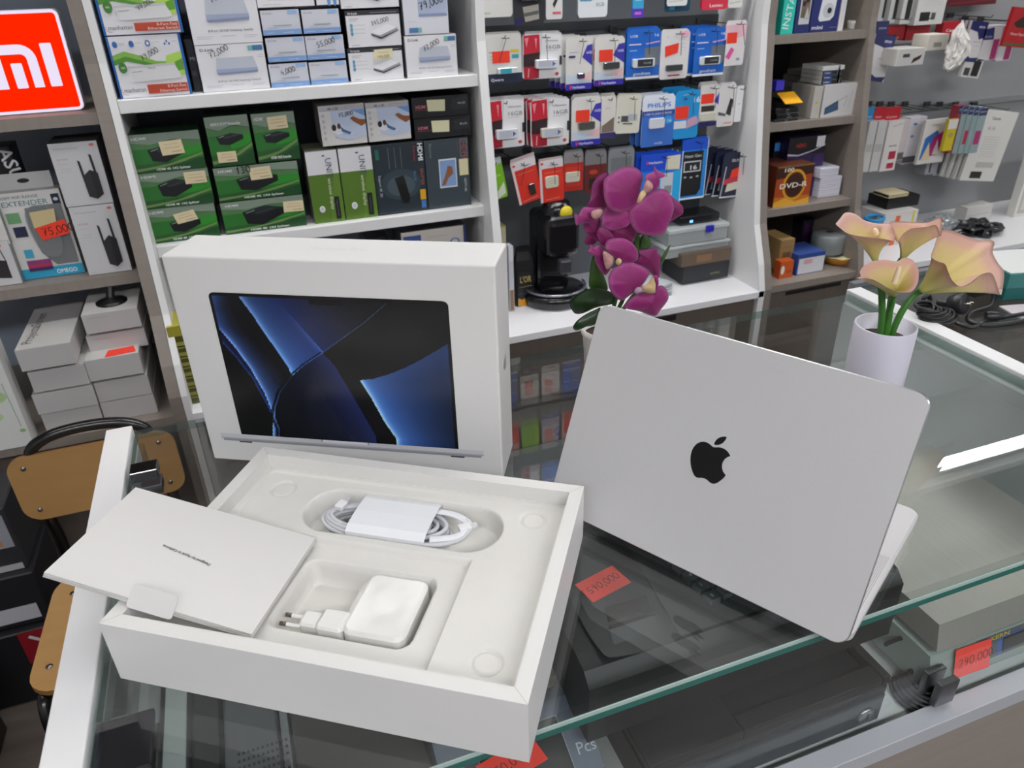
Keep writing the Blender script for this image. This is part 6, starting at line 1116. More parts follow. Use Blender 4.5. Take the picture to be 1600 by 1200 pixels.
flower('f1', [('petal', [(335, 250), (350, 200), (420, 150), (500, 128), (570, 140), (610, 190), (600, 260), (575, 340), (540, 385), (490, 412), (420, 412), (365, 385), (335, 320)], -.030, .010, .15, .1, pet, .0012),
    ('petal', [(515, 430), (540, 390), (590, 350), (640, 300), (700, 268), (755, 280), (780, 330), (785, 400), (760, 480), (720, 545), (650, 568), (570, 555), (530, 510)], -.028, .010, -.15, .1, pet, .0012),
    ('petal', [(740, 300), (790, 320), (840, 370), (850, 410), (820, 450), (770, 482), (720, 480)], -.012, .005, -.3, 0, pet2, .001),
    ('petal', [(270, 230), (310, 185), (365, 165), (385, 185), (350, 250), (380, 380), (330, 400), (240, 392), (228, 370), (255, 310)], -.012, .006, .25, 0, pet2, .001),
    ('petal', [(330, 490), (345, 430), (375, 390), (450, 400), (520, 430), (512, 485), (460, 515), (400, 530), (345, 515)], -.022, .005, 0, .3, pet, .0015),
    ('petal', [(370, 530), (450, 520), (520, 480), (560, 540), (545, 590), (525, 612), (450, 600), (390, 580)], -.010, .004, 0, 0, pet2, .001),
    ('lip', [(612, 195), (640, 172), (672, 160), (682, 120), (695, 150), (735, 170), (745, 188), (705, 190), (703, 230), (680, 262), (640, 272), (612, 240)], -.040, .006, 0, .3, pet, .0008),
    ('throat', [(598, 262), (620, 212), (652, 225), (665, 255), (640, 290), (604, 298)], -.045, .005, 0, 0, lipc, 0), ('column', [(560, 345), (575, 300), (600, 275), (620, 300), (600, 330), (580, 362), (562, 360)], -.046, .004, 0, 0, cream, 0)])
flower('f2', [('petal', [(220, 540), (215, 490), (250, 470), (320, 460), (330, 520), (340, 600), (330, 622), (280, 590), (240, 560)], -.008, .004, 0, 0, pet2, .001),
    ('lip', [(148, 435), (160, 432), (172, 445), (200, 400), (225, 385), (300, 395), (350, 398), (325, 430), (318, 470), (280, 492), (215, 485), (180, 465), (165, 500), (155, 490)], -.024, .007, .2, 0, pet, .001), ('throat', [(262, 420), (300, 400), (338, 405), (330, 440), (300, 465), (270, 455)], -.036, .003, 0, 0, lipc, 0),
    ('petal', [(222, 625), (232, 570), (262, 575), (300, 600), (280, 630)], -.006, .002, 0, 0, pet2, 0)])
flower('f3', [('petal', [(350, 640), (370, 600), (430, 588), (500, 600), (550, 640), (575, 690), (560, 730), (520, 748), (460, 740), (410, 710), (365, 670)], -.034, .008, .1, .1, pet, .001),
    ('petal', [(300, 570), (305, 530), (330, 518), (380, 540), (412, 580), (390, 610), (350, 642), (320, 620)], -.026, .005, .1, 0, pet2, .001),
    ('lip', [(226, 670), (245, 650), (250, 618), (262, 650), (300, 628), (345, 650), (400, 700), (420, 740), (395, 800), (362, 832), (325, 800), (290, 740), (280, 680), (245, 672)], -.022, .008, .2, 0, pet, .001), ('throat', [(340, 670), (385, 690), (412, 720), (400, 765), (365, 790), (345, 740)], -.036, .004, 0, 0, lipc, 0), ('column', [(420, 740), (440, 715), (462, 730), (455, 750), (435, 765)], -.040, .004, 0, 0, cream, 0)])
flower('f4', [('petal', [(365, 860), (385, 800), (440, 760), (510, 748), (580, 765), (640, 800), (655, 830), (610, 880), (560, 930), (500, 962), (440, 982), (390, 940), (368, 900)], -.036, .010, .15, .1, pet, .0012),
    ('petal', [(565, 670), (620, 655), (685, 645), (690, 680), (715, 720), (715, 790), (700, 855), (660, 820), (600, 770), (550, 750), (580, 700)], -.020, .005, 0, -.1, pet2, .0012),
    ('petal', [(483, 1035), (520, 975), (580, 940), (650, 930), (695, 885), (735, 905), (754, 950), (740, 1010), (715, 1050), (675, 1092), (620, 1080), (560, 1060), (500, 1050)], -.030, .009, -.1, -.1, pet, .0014),
    ('throat', [(590, 900), (630, 880), (665, 830), (690, 850), (695, 890), (680, 940), (640, 945), (600, 930)], -.046, .006, 0, 0, cream, 0), ('lip', [(670, 832), (690, 830), (700, 870), (692, 920), (678, 935), (676, 880)], -.050, .002, 0, 0, pet, 0), ('column', [(540, 930), (560, 905), (590, 908), (585, 935), (555, 950)], -.048, .004, 0, 0, mat('b090a8', .5), 0)])
lf = noisy('orchid_leaf', '12280e', '22401a', (1, 1, 1), .35, nscale=30); lf2 = noisy('orchid_stem_leaf', '2c4a1c', '466a2a', (1, 1, 1), .4, nscale=25)
for zp, dY, bl_, tx, tz, m, nm in [([(108, 990), (130, 950), (180, 915), (260, 898), (340, 915), (410, 950), (450, 985), (445, 1030), (380, 1040), (300, 1050), (220, 1078), (160, 1075), (120, 1030)], -.010, .008, .2, -.3, lf, 'leaf'),
    ([(132, 1150), (160, 1110), (220, 1075), (300, 1050), (335, 1045), (320, 1110), (300, 1160), (230, 1165), (180, 1180), (150, 1175)], -.03, .008, .3, -.2, lf, 'leaf'),
    ([(250, 900), (252, 820), (262, 750), (280, 700), (310, 760), (350, 840), (372, 920), (330, 930), (280, 920)], .004, .006, 0, 0, lf2, 'leaf'), ([(708, 765), (715, 720), (740, 670), (776, 628), (768, 660), (745, 710), (722, 760)], 0, .002, 0, 0, lf2, 'leaf'),
    ([(535, 660), (545, 600), (560, 560), (620, 565), (648, 610), (645, 650), (600, 655)], .01, .004, 0, 0, lf, 'leaf'), ([(580, 650), (600, 570), (632, 575), (650, 640), (620, 650)], .006, .003, 0, 0, lf2, 'leaf')]:
    blob([Z3(*q) for q in zp], OY+dY, bl_, m, tx, tz).build(nm, pot)
s0 = Vector((ox, OY, pz-.01))
for pts in ([(500, 1060), (480, 960), (540, 800), (560, 600), (540, 450)], [(500, 1060), (440, 900), (430, 720), (380, 560)], [(500, 1060), (520, 980), (560, 940)]):
    MB().tube(cat_rom([s0]+[P(*Z3(*q), y=OY-.002) for q in pts[1:]], False, 5), .0028, mat('3a5a22', .5), 8).build('stem', pot)
# ================================================================ calla lilies
def Z1(zx, zy): return 1290+zx/4.8, 230+zy/4.8
vx, vy, vr, vh = .722, .152, .0375, .100
CY = vy
va = empty('flower_vase', (vx, vy, 0), 'white cylindrical vase standing behind the right corner of the laptop', 'vase'); T_ = Matrix.Translation((vx, vy, 0))
MB().lathe([(vr-.006, 0), (vr-.001, .002), (vr, .006), (vr, vh-.001), (vr-.001, vh), (vr-.0028, vh-.0005), (vr-.003, .02), (0, .02)], mat('c9c7d2', .35, coat=.2), 56, T_).build('vase_body', va)
MB().lathe([(0, vh-.022), (vr-.0035, vh-.022)], mat('4a3c34', .9), 30, T_, caps=False).build('vase_filling', va)
cal = bpy.data.materials.new('calla_petal'); cal.use_nodes = True; nt = cal.node_tree; b = nt.nodes['Principled BSDF']
at = nt.nodes.new('ShaderNodeAttribute'); at.attribute_name = 'tone'; rp = nt.nodes.new('ShaderNodeValToRGB'); nz = nt.nodes.new('ShaderNodeTexNoise'); nz.inputs['Scale'].default_value = 40; md = nt.nodes.new('ShaderNodeMath'); md.operation = 'MULTIPLY_ADD'; md.inputs[1].default_value = .25
nt.links.new(nz.outputs[0], md.inputs[0]); nt.links.new(at.outputs['Fac'], md.inputs[2]); nt.links.new(md.outputs[0], rp.inputs[0]); nt.links.new(rp.outputs[0], b.inputs['Base Color'])
e_ = rp.color_ramp.elements; e_[0].position = .08; e_[0].color = lin('4e7a22'); e_[1].position = 1.1 if False else 1.; e_[1].color = lin('cfa294')
for ps, c in ((.2, '98a048'), (.38, 'bfb46a'), (.72, 'cfbb7c'), (.90, 'd0b486')): q = e_.new(ps); q.color = lin(c)
b.inputs['Roughness'].default_value = .5; b.inputs['Subsurface Weight'].default_value = .15; b.inputs['Subsurface Radius'].default_value = (.01, .008, .004)
def calla(label_dir, base, rim, stem, spad=None, neck=None, flare=1.9):
    """trumpet lofted from a stem point to a rim loop given as pixels and depths; stem down into the vase"""
    e = empty('calla_lily', (vx, vy, vh), label_dir, 'flower', 'calla lilies in the white vase')
    B = P(*Z1(*base), y=CY+(neck or 0)); rim3 = cat_rom([P(*Z1(a, b), y=CY+d) for a, b, d in rim], True, 4); n = len(rim3)
    C = sum(rim3, Vector())/n; ax_ = (C-B); K = 14; v = []; tone = []
    for s_ in (0, 1):
        for k in range(K+1):
            t = k/K
            for i, r in enumerate(rim3):
                cen = B+ax_*t; rad = (r-C); g = .10+(1-.10)*t**flare; along = (r-B)-ax_; 
                q = B+ax_*t+(rad)*g*(1 if t > 0 else .1)
                if s_: q = q+(cen-q).normalized()*.0009*(1-t**3)
                if t > .9: q = q-ax_.normalized()*(t-.9)*.02
                v.append(q); tone.append(t)
    N1 = (K+1)*n; f = []
    for s_ in (0, 1):
        for k in range(K):
            for i in range(n):
                a, b_, c, d = s_*N1+k*n+i, s_*N1+k*n+(i+1) % n, s_*N1+(k+1)*n+(i+1) % n, s_*N1+(k+1)*n+i; f.append((a, b_, c, d) if s_ == 0 else (a, d, c, b_))
    for i in range(n): a, b_ = K*n+i, K*n+(i+1) % n; f.append((a, b_, N1+b_, N1+a))
    mb = MB(); mb.add(v, f, cal, None, True); o = mb.build('spathe', e); aa = o.data.attributes.new('tone', 'FLOAT', 'POINT'); aa.data.foreach_set('value', tone)
    MB().tube(cat_rom([B+ax_*.04]+[P(a, b_, y=CY+d) for a, b_, d in stem]+[Vector((vx+(P(*stem[-1][:2], y=CY).x-vx)*.4, vy, .03))], False, 6), .0042, noisy('calla_stem', '2a5a1a', '3f7a28', (1, 1, 1), .4, nscale=30), 10).build('stem', e)
    if spad: a, b_ = P(*Z1(*spad[0]), y=CY+spad[2]), P(*Z1(*spad[1]), y=CY+spad[2]); MB().tube([a, a.lerp(b_, .5), a.lerp(b_, .9), b_], [.0036, .0034, .0026, .0012], mat('e6cfae', .6), 10).build('spadix', e)
    return e
calla('pale peach calla lily at the left, its open trumpet facing left', (375, 870), [(74, 568, -.02), (110, 600, -.025), (160, 635, -.03), (250, 655, -.035), (370, 668, -.035), (460, 682, -.03), (512, 690, -.015), (525, 640, .005), (495, 575, .02), (440, 565, .03), (380, 562, .03), (290, 540, .03), (235, 500, .025), (190, 482, .02), (140, 484, .01), (105, 525, -.005), (84, 550, -.015)], [(1374, 430, .0), (1378, 470, .0), (1376, 515, 0)], ((380, 650), (366, 612), -.015), neck=.0, flare=1.6)
calla('pale peach calla lily at the back centre, seen from its folded side', (570, 850), [(490, 548, 0), (560, 545, .03), (660, 552, .035), (780, 548, .025), (845, 518, .01), (880, 520, -.005), (876, 600, -.012), (870, 655, -.015), (835, 575, -.02), (760, 588, -.03), (650, 600, -.035), (585, 640, -.03), (540, 700, -.02), (520, 640, -.012), (505, 590, -.008)], [(1402, 420, .01), (1392, 470, 0), (1386, 515, 0)], None, neck=.01, flare=1.5)
calla('pink-edged calla lily low in front with its white spadix showing', (505, 1120), [(228, 975, -.05), (290, 975, -.05), (350, 985, -.055), (410, 1015, -.055), (480, 1055, -.05), (560, 1082, -.045), (640, 1078, -.04), (685, 1025, -.03), (698, 960, -.02), (690, 895, -.01), (650, 838, 0), (590, 822, .0), (530, 850, -.005), (450, 838, -.005), (360, 845, -.01), (290, 880, -.02), (256, 925, -.03), (262, 962, -.04)], [(1394, 470, -.005), (1389, 490, 0), (1384, 515, 0)], ((515, 1020), (556, 892), -.045), neck=-.01, flare=1.4)
calla('large pink-tipped calla lily at the right, bending over the black cables', (705, 1085), [(800, 812, -.01), (822, 745, .005), (850, 660, .015), (890, 612, .025), (960, 620, .03), (1050, 655, .035), (1150, 690, .035), (1240, 690, .03), (1276, 710, .025), (1262, 780, .02), (1300, 860, .01), (1348, 930, 0), (1340, 1040, -.01), (1322, 1104, -.012), (1290, 1010, -.02), (1255, 940, -.028), (1190, 945, -.035), (1110, 1010, -.045), (1030, 1042, -.045), (965, 1000, -.042), (930, 930, -.04), (905, 870, -.03), (850, 850, -.02)], [(1428, 462, 0), (1412, 482, 0), (1396, 515, 0)], None, neck=-.005, flare=1.25)
# ================================================================ things inside the counter
black = mat('17181a', .28, 0, .5); blk2 = noisy('black_plastic', '1d1e20', '242628', rough=.42, nscale=300)
tagm = 'ff4436'
# KERN scale
sc_ = empty('counter_scale', (.73, .0, ZD), 'grey counter scale with a steel platform and a red 290,000 tag', 'scale')
x0, x1, y0, y1, zp_ = .597, .862, -.118, .150, -.120
mb = MB(); st_ = noisy('brushed_steel', 'a8a6a0', 'b4b2ac', (30, 1, 1), .36, .55, nscale=8); q0 = [(x0-.006, y0-.008), (x1+.006, y0-.008), (x1+.006, y1+.008), (x0-.006, y1+.008)]
o_ = [(x0, y0, zp_), (x1, y0, zp_), (x1, y1, zp_), (x0, y1, zp_)]; w_ = [(x0-.008, y0-.012, zp_-.026), (x1+.008, y0-.012, zp_-.026), (x1+.008, y1+.01, zp_-.026), (x0-.008, y1+.01, zp_-.026)]
mb.add(o_+w_, [(0, 1, 2, 3), (0, 4, 5, 1), (1, 5, 6, 2), (2, 6, 7, 3), (3, 7, 4, 0)], st_); mb.build('weighing_platform', sc_)
body = noisy('scale_body_grey', '98a6a0', 'a3b0aa', rough=.35); yf = FY+.016; zt_, zl = zp_-.028, ZD+.012
prof = [(y1+.005, zl), (y1+.005, zt_-.004), (y0-.010, zt_-.006), (yf, zl+.016), (yf, zl+.004), (yf+.004, zl)]
Tp = frame((x0-.012, 0, 0), (0, 1, 0), (0, 0, 1)); mb = MB().prism(prof, 0, x1-x0+.03, body, Tp); mb.build('scale_housing', sc_)
a_, b_ = Vector((x0-.012, y0-.010, zt_-.006)), Vector((x0-.012, yf, zl+.016)); TK = frame(b_, (1, 0, 0), (a_-b_)); HK = (a_-b_).length; WK = x1-x0+.03
mb = MB(); mb.canvas(TK, WK, HK, [('r', .22, .04, .98, .94, '565c66'), ('p', [(.16, .0), (.3, .0), (.24, .9), (.2, .9)], '97a49e'), ('r', .33, .10, .97, .78, '3a5a9a'), ('t', 'KERN', .29, .74, .22, 'c8b820', 0, .14, True), ('t', 'GAB', .45, .78, .14, '9a9030', 0, .06)]+[('p', [(.54+.035*k, .74), (.56+.035*k, .74), (.565+.035*k, .96), (.545+.035*k, .96)], 'c8c020') for k in range(5)]+[('t', 'MAX 6 kg', .42, .04, .12, 'b8b030', 0, .3)])
mb.build('front_panel', sc_); MB().prism([(a*WK, b*HK) for a, b in ((.36, .16), (.95, .16), (.95, .70), (.36, .70))], .0012, .0022, mat('2c2e2a', .15), TK).build('display_window', sc_)
def tagcard(label, px, z, w_, h_, txt, yaw, lean=0, dark='3a100c', T=None):
    T = T or (Matrix.Translation(P(px[0], px[1], z=z)) @ Matrix.Rotation(R(yaw), 4, 'Z') @ Matrix.Rotation(R(lean), 4, 'X'))
    mb = MB().box(-w_/2, w_/2, -h_/2, h_/2, 0, .0006, mat(tagm, .5), T); mb.canvas(T @ Matrix.Translation((-w_/2, -h_/2, .0007)), w_, h_, [('w', txt, .1, .32, .30, dark, 3, .1)])
    return tag(mb.build('price_tag', loc=T.translation), label, 'price tag', 'red handwritten price tags in the counter')
hx, hy = hit(1515, 1026, TK); tagcard('red price tag reading 290,000 stuck on the grey scale', None, 0, .052, .037, '290.000', 0, T=TK @ Matrix.Translation((hx, hy, .0035)) @ Matrix.Rotation(R(-2), 4, 'Z'))
for k, (a, b_) in enumerate(((x0+.02, yf+.03), (x1-.02, yf+.03), (x0+.02, y1-.03), (x1-.02, y1-.03))): MB().lathe([(.011, 0), (.012, .012)], black, 16, Matrix.Translation((a, b_, ZD+.0002))).build('foot', sc_)
# cash drawer
zt2 = ZD+.068; dx0, dx1 = .235, P(1418, 1080, z=zt2).x; dy0 = P(1418, 1080, z=zt2).y; dy0 = max(dy0, FY+.016)
cdw = empty('cash_box', ((dx0+dx1)/2, dy0+.17, ZD), 'black steel cash drawer with a round lock inside the counter', 'cash drawer')
rx0, ry0 = P(1152, 1128, z=zt2).x, P(1152, 1128, z=zt2).y; rx1 = P(1366, 1046, z=zt2).x; ry0 = max(ry0, dy0+.02)
ch_ = blk2; T_ = Matrix.Identity(4)
mb = MB(); dy1 = dy0+.34
mb.box(dx0, dx1, dy0, dy1, ZD+.001, zt2-.012, ch_, bev=.004)
mb.box(dx0, rx0, dy0, dy1, zt2-.012, zt2, ch_, bev=.002); mb.box(rx1, dx1, dy0, dy1, zt2-.012, zt2, ch_, bev=.002); mb.box(rx0, rx1, dy0, ry0, zt2-.012, zt2, ch_, bev=.002); mb.box(rx0, rx1, dy1-.05, dy1, zt2-.012, zt2, ch_, bev=.002)
mb.build('drawer_case', cdw); MB().box(dx0+.006, dx1-.006, dy0-.003, dy0-.0002, ZD+.006, zt2-.022, mat('222527', .45)).build('drawer_front', cdw)
lk = MB(); Tl = Matrix.Translation((dx1-.028, dy0-.0032, ZD+.024)) @ Matrix.Rotation(R(90), 4, 'X'); lk.lathe([(.0105, 0), (.0105, .003), (.008, .004), (0, .004)], mat('8a8a86', .3, 1), 28, Tl).box(-.001, .001, -.005, .005, .004, .0046, mat('1c1c1c', .4), Tl); lk.build('lock', cdw)
# cash register
zt3 = -.055; rg = empty('cash_register', (.34, .1, zt2), 'dark cash register with grey keys under the glass, beside the red 590,000 tag', 'cash register')
def RZ(a, b, z=zt3): return P(a, b, z=z)
gx0, gx1 = RZ(905, 1000).x-.01, .56; gy0 = max(RZ(965, 1046).y, FY+.02)
mb = MB(); prof = [(gy0, zt2+.001), (gy0, zt3-.016), (gy0+.012, zt3-.004), (gy0+.03, zt3), (gy0+.36, zt3+.008), (gy0+.36, zt2+.001)]
mb.prism(prof, 0, gx1-gx0, blk2, frame((gx0, 0, 0), (0, 1, 0), (0, 0, 1))); mb.build('register_body', rg)
pnl = [RZ(a, b) for a, b in ((900, 960), (935, 1018), (965, 1032), (1063, 1000), (1030, 950), (975, 850), (905, 820), (880, 900))]
mb = MB(); mb.add([(p.x, p.y, zt3+.0046) for p in cat_rom(pnl, True, 3)], [tuple(range(24))], mat('3a3d3e', .3)); mb.build('printer_cover', rg)
mb = MB(); 
for pts, c, dz in (([(945, 955), (1010, 935), (1015, 956), (950, 978)], '17181a', .0052), ([(950, 990), (1018, 966), (1030, 990), (960, 1014)], '55585a', .0052), ([(950, 984), (1022, 962), (1024, 967), (952, 990)], '1a1b1c', .0056)):
    q = [RZ(*t) for t in pts]; mb.add([(p.x, p.y, zt3+dz) for p in q], [(3, 2, 1, 0)], mat(c, .25))
mb.build('paper_slot', rg)
kp = [RZ(a, b) for a, b in ((1064, 1000), (1190, 958), (1400, 900), (1300, 780), (975, 850))]
mb = MB(); mb.add([(p.x, p.y, zt3+.0055) for p in kp], [tuple(range(5))], mat('4a504e', .35)); mb.build('key_panel', rg)
k00 = RZ(1111, 945); kx = (RZ(1134, 934)-k00); ky = (RZ(1090, 925)-k00); kxn, kyn = kx.normalized(), (ky-kx.normalized()*ky.dot(kx.normalized())).normalized(); TKy = frame((k00.x, k00.y, zt3+.006), kxn, kyn)
kc = mat('5c6365', .12, 0, .6, coat=.5); kl = mat('c8cccc', .3); px_k = .0165
for i in range(7):
    for j in range(5):
        mb = MB().box(-.0068, .0068, -.0068, .0068, 0, .008, kc, TKy @ Matrix.Translation((i*px_k, j*px_k, 0)), bev=.0016)
        ch = ('0', '00', '.', '+', 'X', '%', '=')[i] if j == 0 else ('1', '2', '3')[i] if j == 1 and i < 3 else ('4', '5', '6')[i] if j == 2 and i < 3 else ('7', '8', '9')[i] if j == 3 and i < 3 else 'C'
        mb.canvas(TKy @ Matrix.Translation((i*px_k-.0068, j*px_k-.0068, .0082)), .0136, .0136, [('t', ch, .3, .3, .5, 'e6eaea')]); mb.build('key', rg)
tagcard('red price tag reading 590,000 lying on the dark cash register', (942, 912), zt3+.006, .050, .030, '590,000', 13)
# second scale at the bottom
s2 = empty('counter_scale', (.17, 0, ZD), 'blue-grey counter scale below the open box, with a small display', 'scale'); zs_ = -.135
bx0, bx1 = .05, .206; by0 = FY+.016
m_bg = mat('5a6472', .35); prof = [(.16, ZD+.008), (.16, zs_-.004), (P(900, 1075, z=zs_).y+.0, zs_-.004), (by0, ZD+.02), (by0, ZD+.008)]
MB().prism(prof, 0, bx1-bx0, m_bg, frame((bx0, 0, 0), (0, 1, 0), (0, 0, 1))).build('scale_housing', s2)
yy = P(900, 1075, z=zs_).y+.008; MB().box(bx0+.004, bx1-.018, yy, .158, zs_-.002, zs_+.016, mat('7d7a74', .4), bev=.007, seg=3).build('weighing_platform', s2)
a_, b_ = Vector((bx0, yy-.008, zs_-.004)), Vector((bx0, by0, ZD+.02)); T2 = frame(b_, (1, 0, 0), a_-b_); H2 = (a_-b_).length; W2 = bx1-bx0
MB().add([(W2*.25, H2*.2, .0006), (W2*.82, H2*.2, .0006), (W2*.80, H2*.86, .0006), (W2*.25, H2*.86, .0006)], [(0, 1, 2, 3)], mat('2a2f30', .2), T2).build('display_window', s2)
mb = MB(); mb.canvas(T2, W2, H2, [('t', 'Pcs', .86, .5, .14, 'a8aeb4'), ('l', [(.25, .2), (.82, .2), (.80, .86), (.25, .86), (.25, .2)], .0006, 'b8bcc0')], .0004); mb.build('panel_print', s2)
tagcard('red price tag below the open box corner, partly hidden at the photo bottom', (800, 1192), ZD+.085, .06, .03, '650,000', 12)
# cable coil beside the scale
random.seed(4); cc = P(1432, 1085, z=ZD+.01); mb = MB()
for k in range(6):
    ra = .026-.002*k; mb.tube([(cc.x+.002*k+ra*.72*cos(t*pi/14), cc.y+.003+ra*sin(t*pi/14)*1.0, ZD+.004+.0035*k) for t in range(28)], .0026, mat('131315', .35), 7, closed=True)
mb.tube(cat_rom([P(1383, 1007, z=ZD+.05), P(1412, 997, z=ZD+.05), P(1436, 1012, z=ZD+.045), P(1434, 1040, z=ZD+.03), P(1420, 1050, z=ZD+.02)], False, 5), .0026, mat('131315', .35), 7)
tag(mb.build('coiled_cable', loc=cc), 'coiled black power cord between the cash drawer and the grey scale', 'cord')
# left part of the deck
def lowbox(name, label, x0, x1, y0, y1, h, c, extra=None, rough=.4):
    mb = MB().box(x0, x1, y0, y1, ZD+.0006, ZD+h, mat(c, rough), bev=.002)
    o = mb.build(name, loc=((x0+x1)/2, (y0+y1)/2, ZD)); tag(o, label, 'electronics'); return o
pA, pB = P(300, 1150, z=ZD+.06), P(350, 1150, z=ZD+.06)
lowbox('power_supply', 'narrow black unit under the glass at the lower left, beside the perforated one', pA.x, pB.x-.004, FY+.02, .2, .06, '17181c')
pC = P(437, 1180, z=ZD+.06); sp_ = lowbox('pc_fan_unit', 'grey perforated unit with a round speaker cone under the glass', pB.x, pC.x, FY+.02, .2, .06, '5c5f64')
mb = MB(); Tg = Matrix.Translation(((pB.x+pC.x)/2, FY+.062, ZD+.061)); mb.lathe([(.030, 0), (.030, .003), (.024, .0035), (.020, .001), (.008, .002), (.0, .0025)], mat('3c3e42', .35), 36, Tg)
mb.build('speaker_cone', sp_)
mb = MB(); 
for i in range(11):
    for j in range(10): mb.box(pB.x+.012+i*.0045, pB.x+.0145+i*.0045, FY+.105+j*.008, FY+.108+j*.008, ZD+.0601, ZD+.0604, mat('2a2c2f', .5))
mb.build('grille', sp_)
MB_ = MB().box(pC.x+.003, pC.x+.011, FY+.02, .2, ZD+.0006, ZD+.055, mat('9aa0a4', .3, .6), bev=.001); tag(MB_.build('metal_divider'), 'thin silver divider standing between the perforated unit and the dark case', 'divider')
lowbox('metal_case', 'large dark grey case under the glass below the open box', pC.x+.014, .046, FY+.02, .2, .055, '3e3c38')
pD = P(297, 1140, z=ZD+.06); tag(MB().box(max(pD.x-.032, GX0+.009), pD.x-.004, FY+.02, .25, ZD+.0006, ZD+.058, mat('c2cbc9', .25, .3), bev=.001).build('metal_profile'), 'pale aluminium profile at the left side of the counter interior', 'profile')
# ================================================================ cables and teal box on the second counter
z0 = -.0035; cbm = mat('141416', .38); w2 = lambda a, b, h=0: P(a, b, z=z0+h)
e = empty('power_cable', w2(1480, 500), 'tangled black power cable bundle lying behind the calla lilies', 'cable')
mb = MB(); ce = w2(1452, 478, .006); A0 = w2(1416, 470, .004)
random.seed(9)
for k in range(7):
    c_ = w2(1470-4*k, 500-3*k, .004+.003*k); a_, b_ = .030-.0025*k+.002*(k % 2), .018-.001*k
    mb.tube([(c_.x+a_*cos(t*pi/12)+.004*sin(t*pi/12*2), c_.y+b_*sin(t*pi/12), c_.z+.004+.003*sin(t*pi/12+k)) for t in range(24)], .0026, cbm, 7, closed=True)
mb.tube([(ce.x-.01+.008*cos(t*pi/8), ce.y+.0, ce.z+.008+.012*sin(t*pi/8)) for t in range(16)], .0035, cbm, 7, closed=True); mb.build('cable_loops', e)
mb = MB().tube(cat_rom([w2(*q[:2], q[2]) for q in ((1490, 503, .004), (1520, 512, .003), (1545, 500, .004), (1600, 490, .006), (1650, 480, .006))], False, 6), .0034, cbm, 8); mb.build('cable_run', e)
mb = MB().tube(cat_rom([w2(*q[:2], q[2]) for q in ((1532, 436, .006), (1552, 455, .01), (1548, 478, .006), (1520, 488, .004), (1513, 500, .003), (1535, 508, .003), (1580, 505, .003), (1640, 492, .003))], False, 6), .0042, cbm, 8); mb.build('cable_run', e)
mb = MB(); pg = w2(1496, 475, .018); Tp_ = Matrix.Translation(pg) @ Matrix.Rotation(R(70), 4, 'X') @ Matrix.Rotation(R(20), 4, 'Y'); mb.lathe([(.0, -.012), (.013, -.012), (.0165, -.006), (.018, .010), (.016, .012), (0, .012)], mat('232326', .35), 28, Tp_).tube([Tp_ @ Vector((.006, 0, .010)), Tp_ @ Vector((.006, 0, .022))], .0022, mat('b8b4a8', .2, 1)).tube([Tp_ @ Vector((-.006, 0, .010)), Tp_ @ Vector((-.006, 0, .022))], .0022, mat('b8b4a8', .2, 1)); mb.tube([Tp_ @ Vector((0, 0, -.010)), Tp_ @ Vector((0, .004, -.03))], .007, mat('232326', .35)); mb.build('mains_plug', e)
a_, b_ = w2(1503, 462), w2(1552, 452); ad_ = empty('laptop_power_brick', w2(1528, 455), 'black rectangular power brick lying behind the round plug', 'power adapter')
MB().box(-.034, .034, -.018, .018, .0, .022, mat('18181b', .4), Matrix.Translation(w2(1528, 456)) @ Matrix.Rotation(R(6), 4, 'Z'), bev=.003).build('brick_body', ad_)
MB().lathe([(.007, 0), (.0085, .006), (.0085, .016), (.006, .02), (.004, .028)], mat('1a1a1d', .35), 20, Matrix.Translation(w2(1540, 494, .009)) @ Matrix.Rotation(R(90), 4, 'Y') @ Matrix.Rotation(R(30), 4, 'X')).build('connector', e)
tq_ = w2(1572, 478); tb_ = empty('teal_box', tq_, 'teal lidded box with a white top at the right edge on the second counter', 'box')
Tt = Matrix.Translation(w2(1566, 470)) @ Matrix.Rotation(R(-14), 4, 'Z')
MB().box(0, .16, 0, .11, .0005, .022, mat('0c5a58', .4), Tt, bev=.001).build('box_base', tb_); MB().box(-.002, .162, -.002, .112, .022, .048, mat('2c6f6c', .4), Tt, bev=.001).build('box_lid', tb_); MB().box(.002, .158, .002, .108, .0481, .0485, mat('d0d2d0', .4), Tt).build('lid_label', tb_)
mb = MB().box(-.002, .2, -.11, -.004, 0.0, .0022, mat('c4bcc0', .5), Matrix.Translation(w2(1560, 478)) @ Matrix.Rotation(R(-14), 4, 'Z')); tag(mb.build('paper_sheet', loc=w2(1560, 478)), 'pale paper sheets lying in front of the teal box', 'paper')
# ================================================================ chair
wd = noisy('beech_plywood', 'a17a4a', 'b08a58', (2, 14, 14), .35, nscale=3, detail=6, coat=.15); bkm = mat('0c0c0e', .25, 0, .6)
chx0, chx1 = P(12, 745, y=.95).x, P(276, 700, y=.95).x; zt_ = (P(30, 717, y=.95).z+P(185, 686, y=.95).z)/2; zb_ = P(45, 817, y=.95).z
chr_ = empty('school_chair', ((chx0+chx1)/2, .78, FLOOR), 'plywood and black tube chair standing behind the left end of the counter', 'chair')
Tc = frame((chx0, .95, zb_), (1, 0, 0), (0, 0, 1)); Wc, Hc = chx1-chx0, zt_-zb_
bk_ = MB(); n = 12; outl = rrect(0, Wc, 0, Hc, .035, 6)
bk_.prism(outl, -.009, 0, wd, Tc, side=mat('8a6236', .5)); bk_.build('backrest', chr_)
for a, b_ in ((.03, .025), (.03, Hc-.025), (Wc-.03, .025), (Wc-.03, Hc-.025)): MB().lathe([(.005, 0), (.005, .001), (.003, .0025), (0, .003)], chrome, 16, Tc @ Matrix.Translation((a, b_, 0))).build('bolt', chr_)
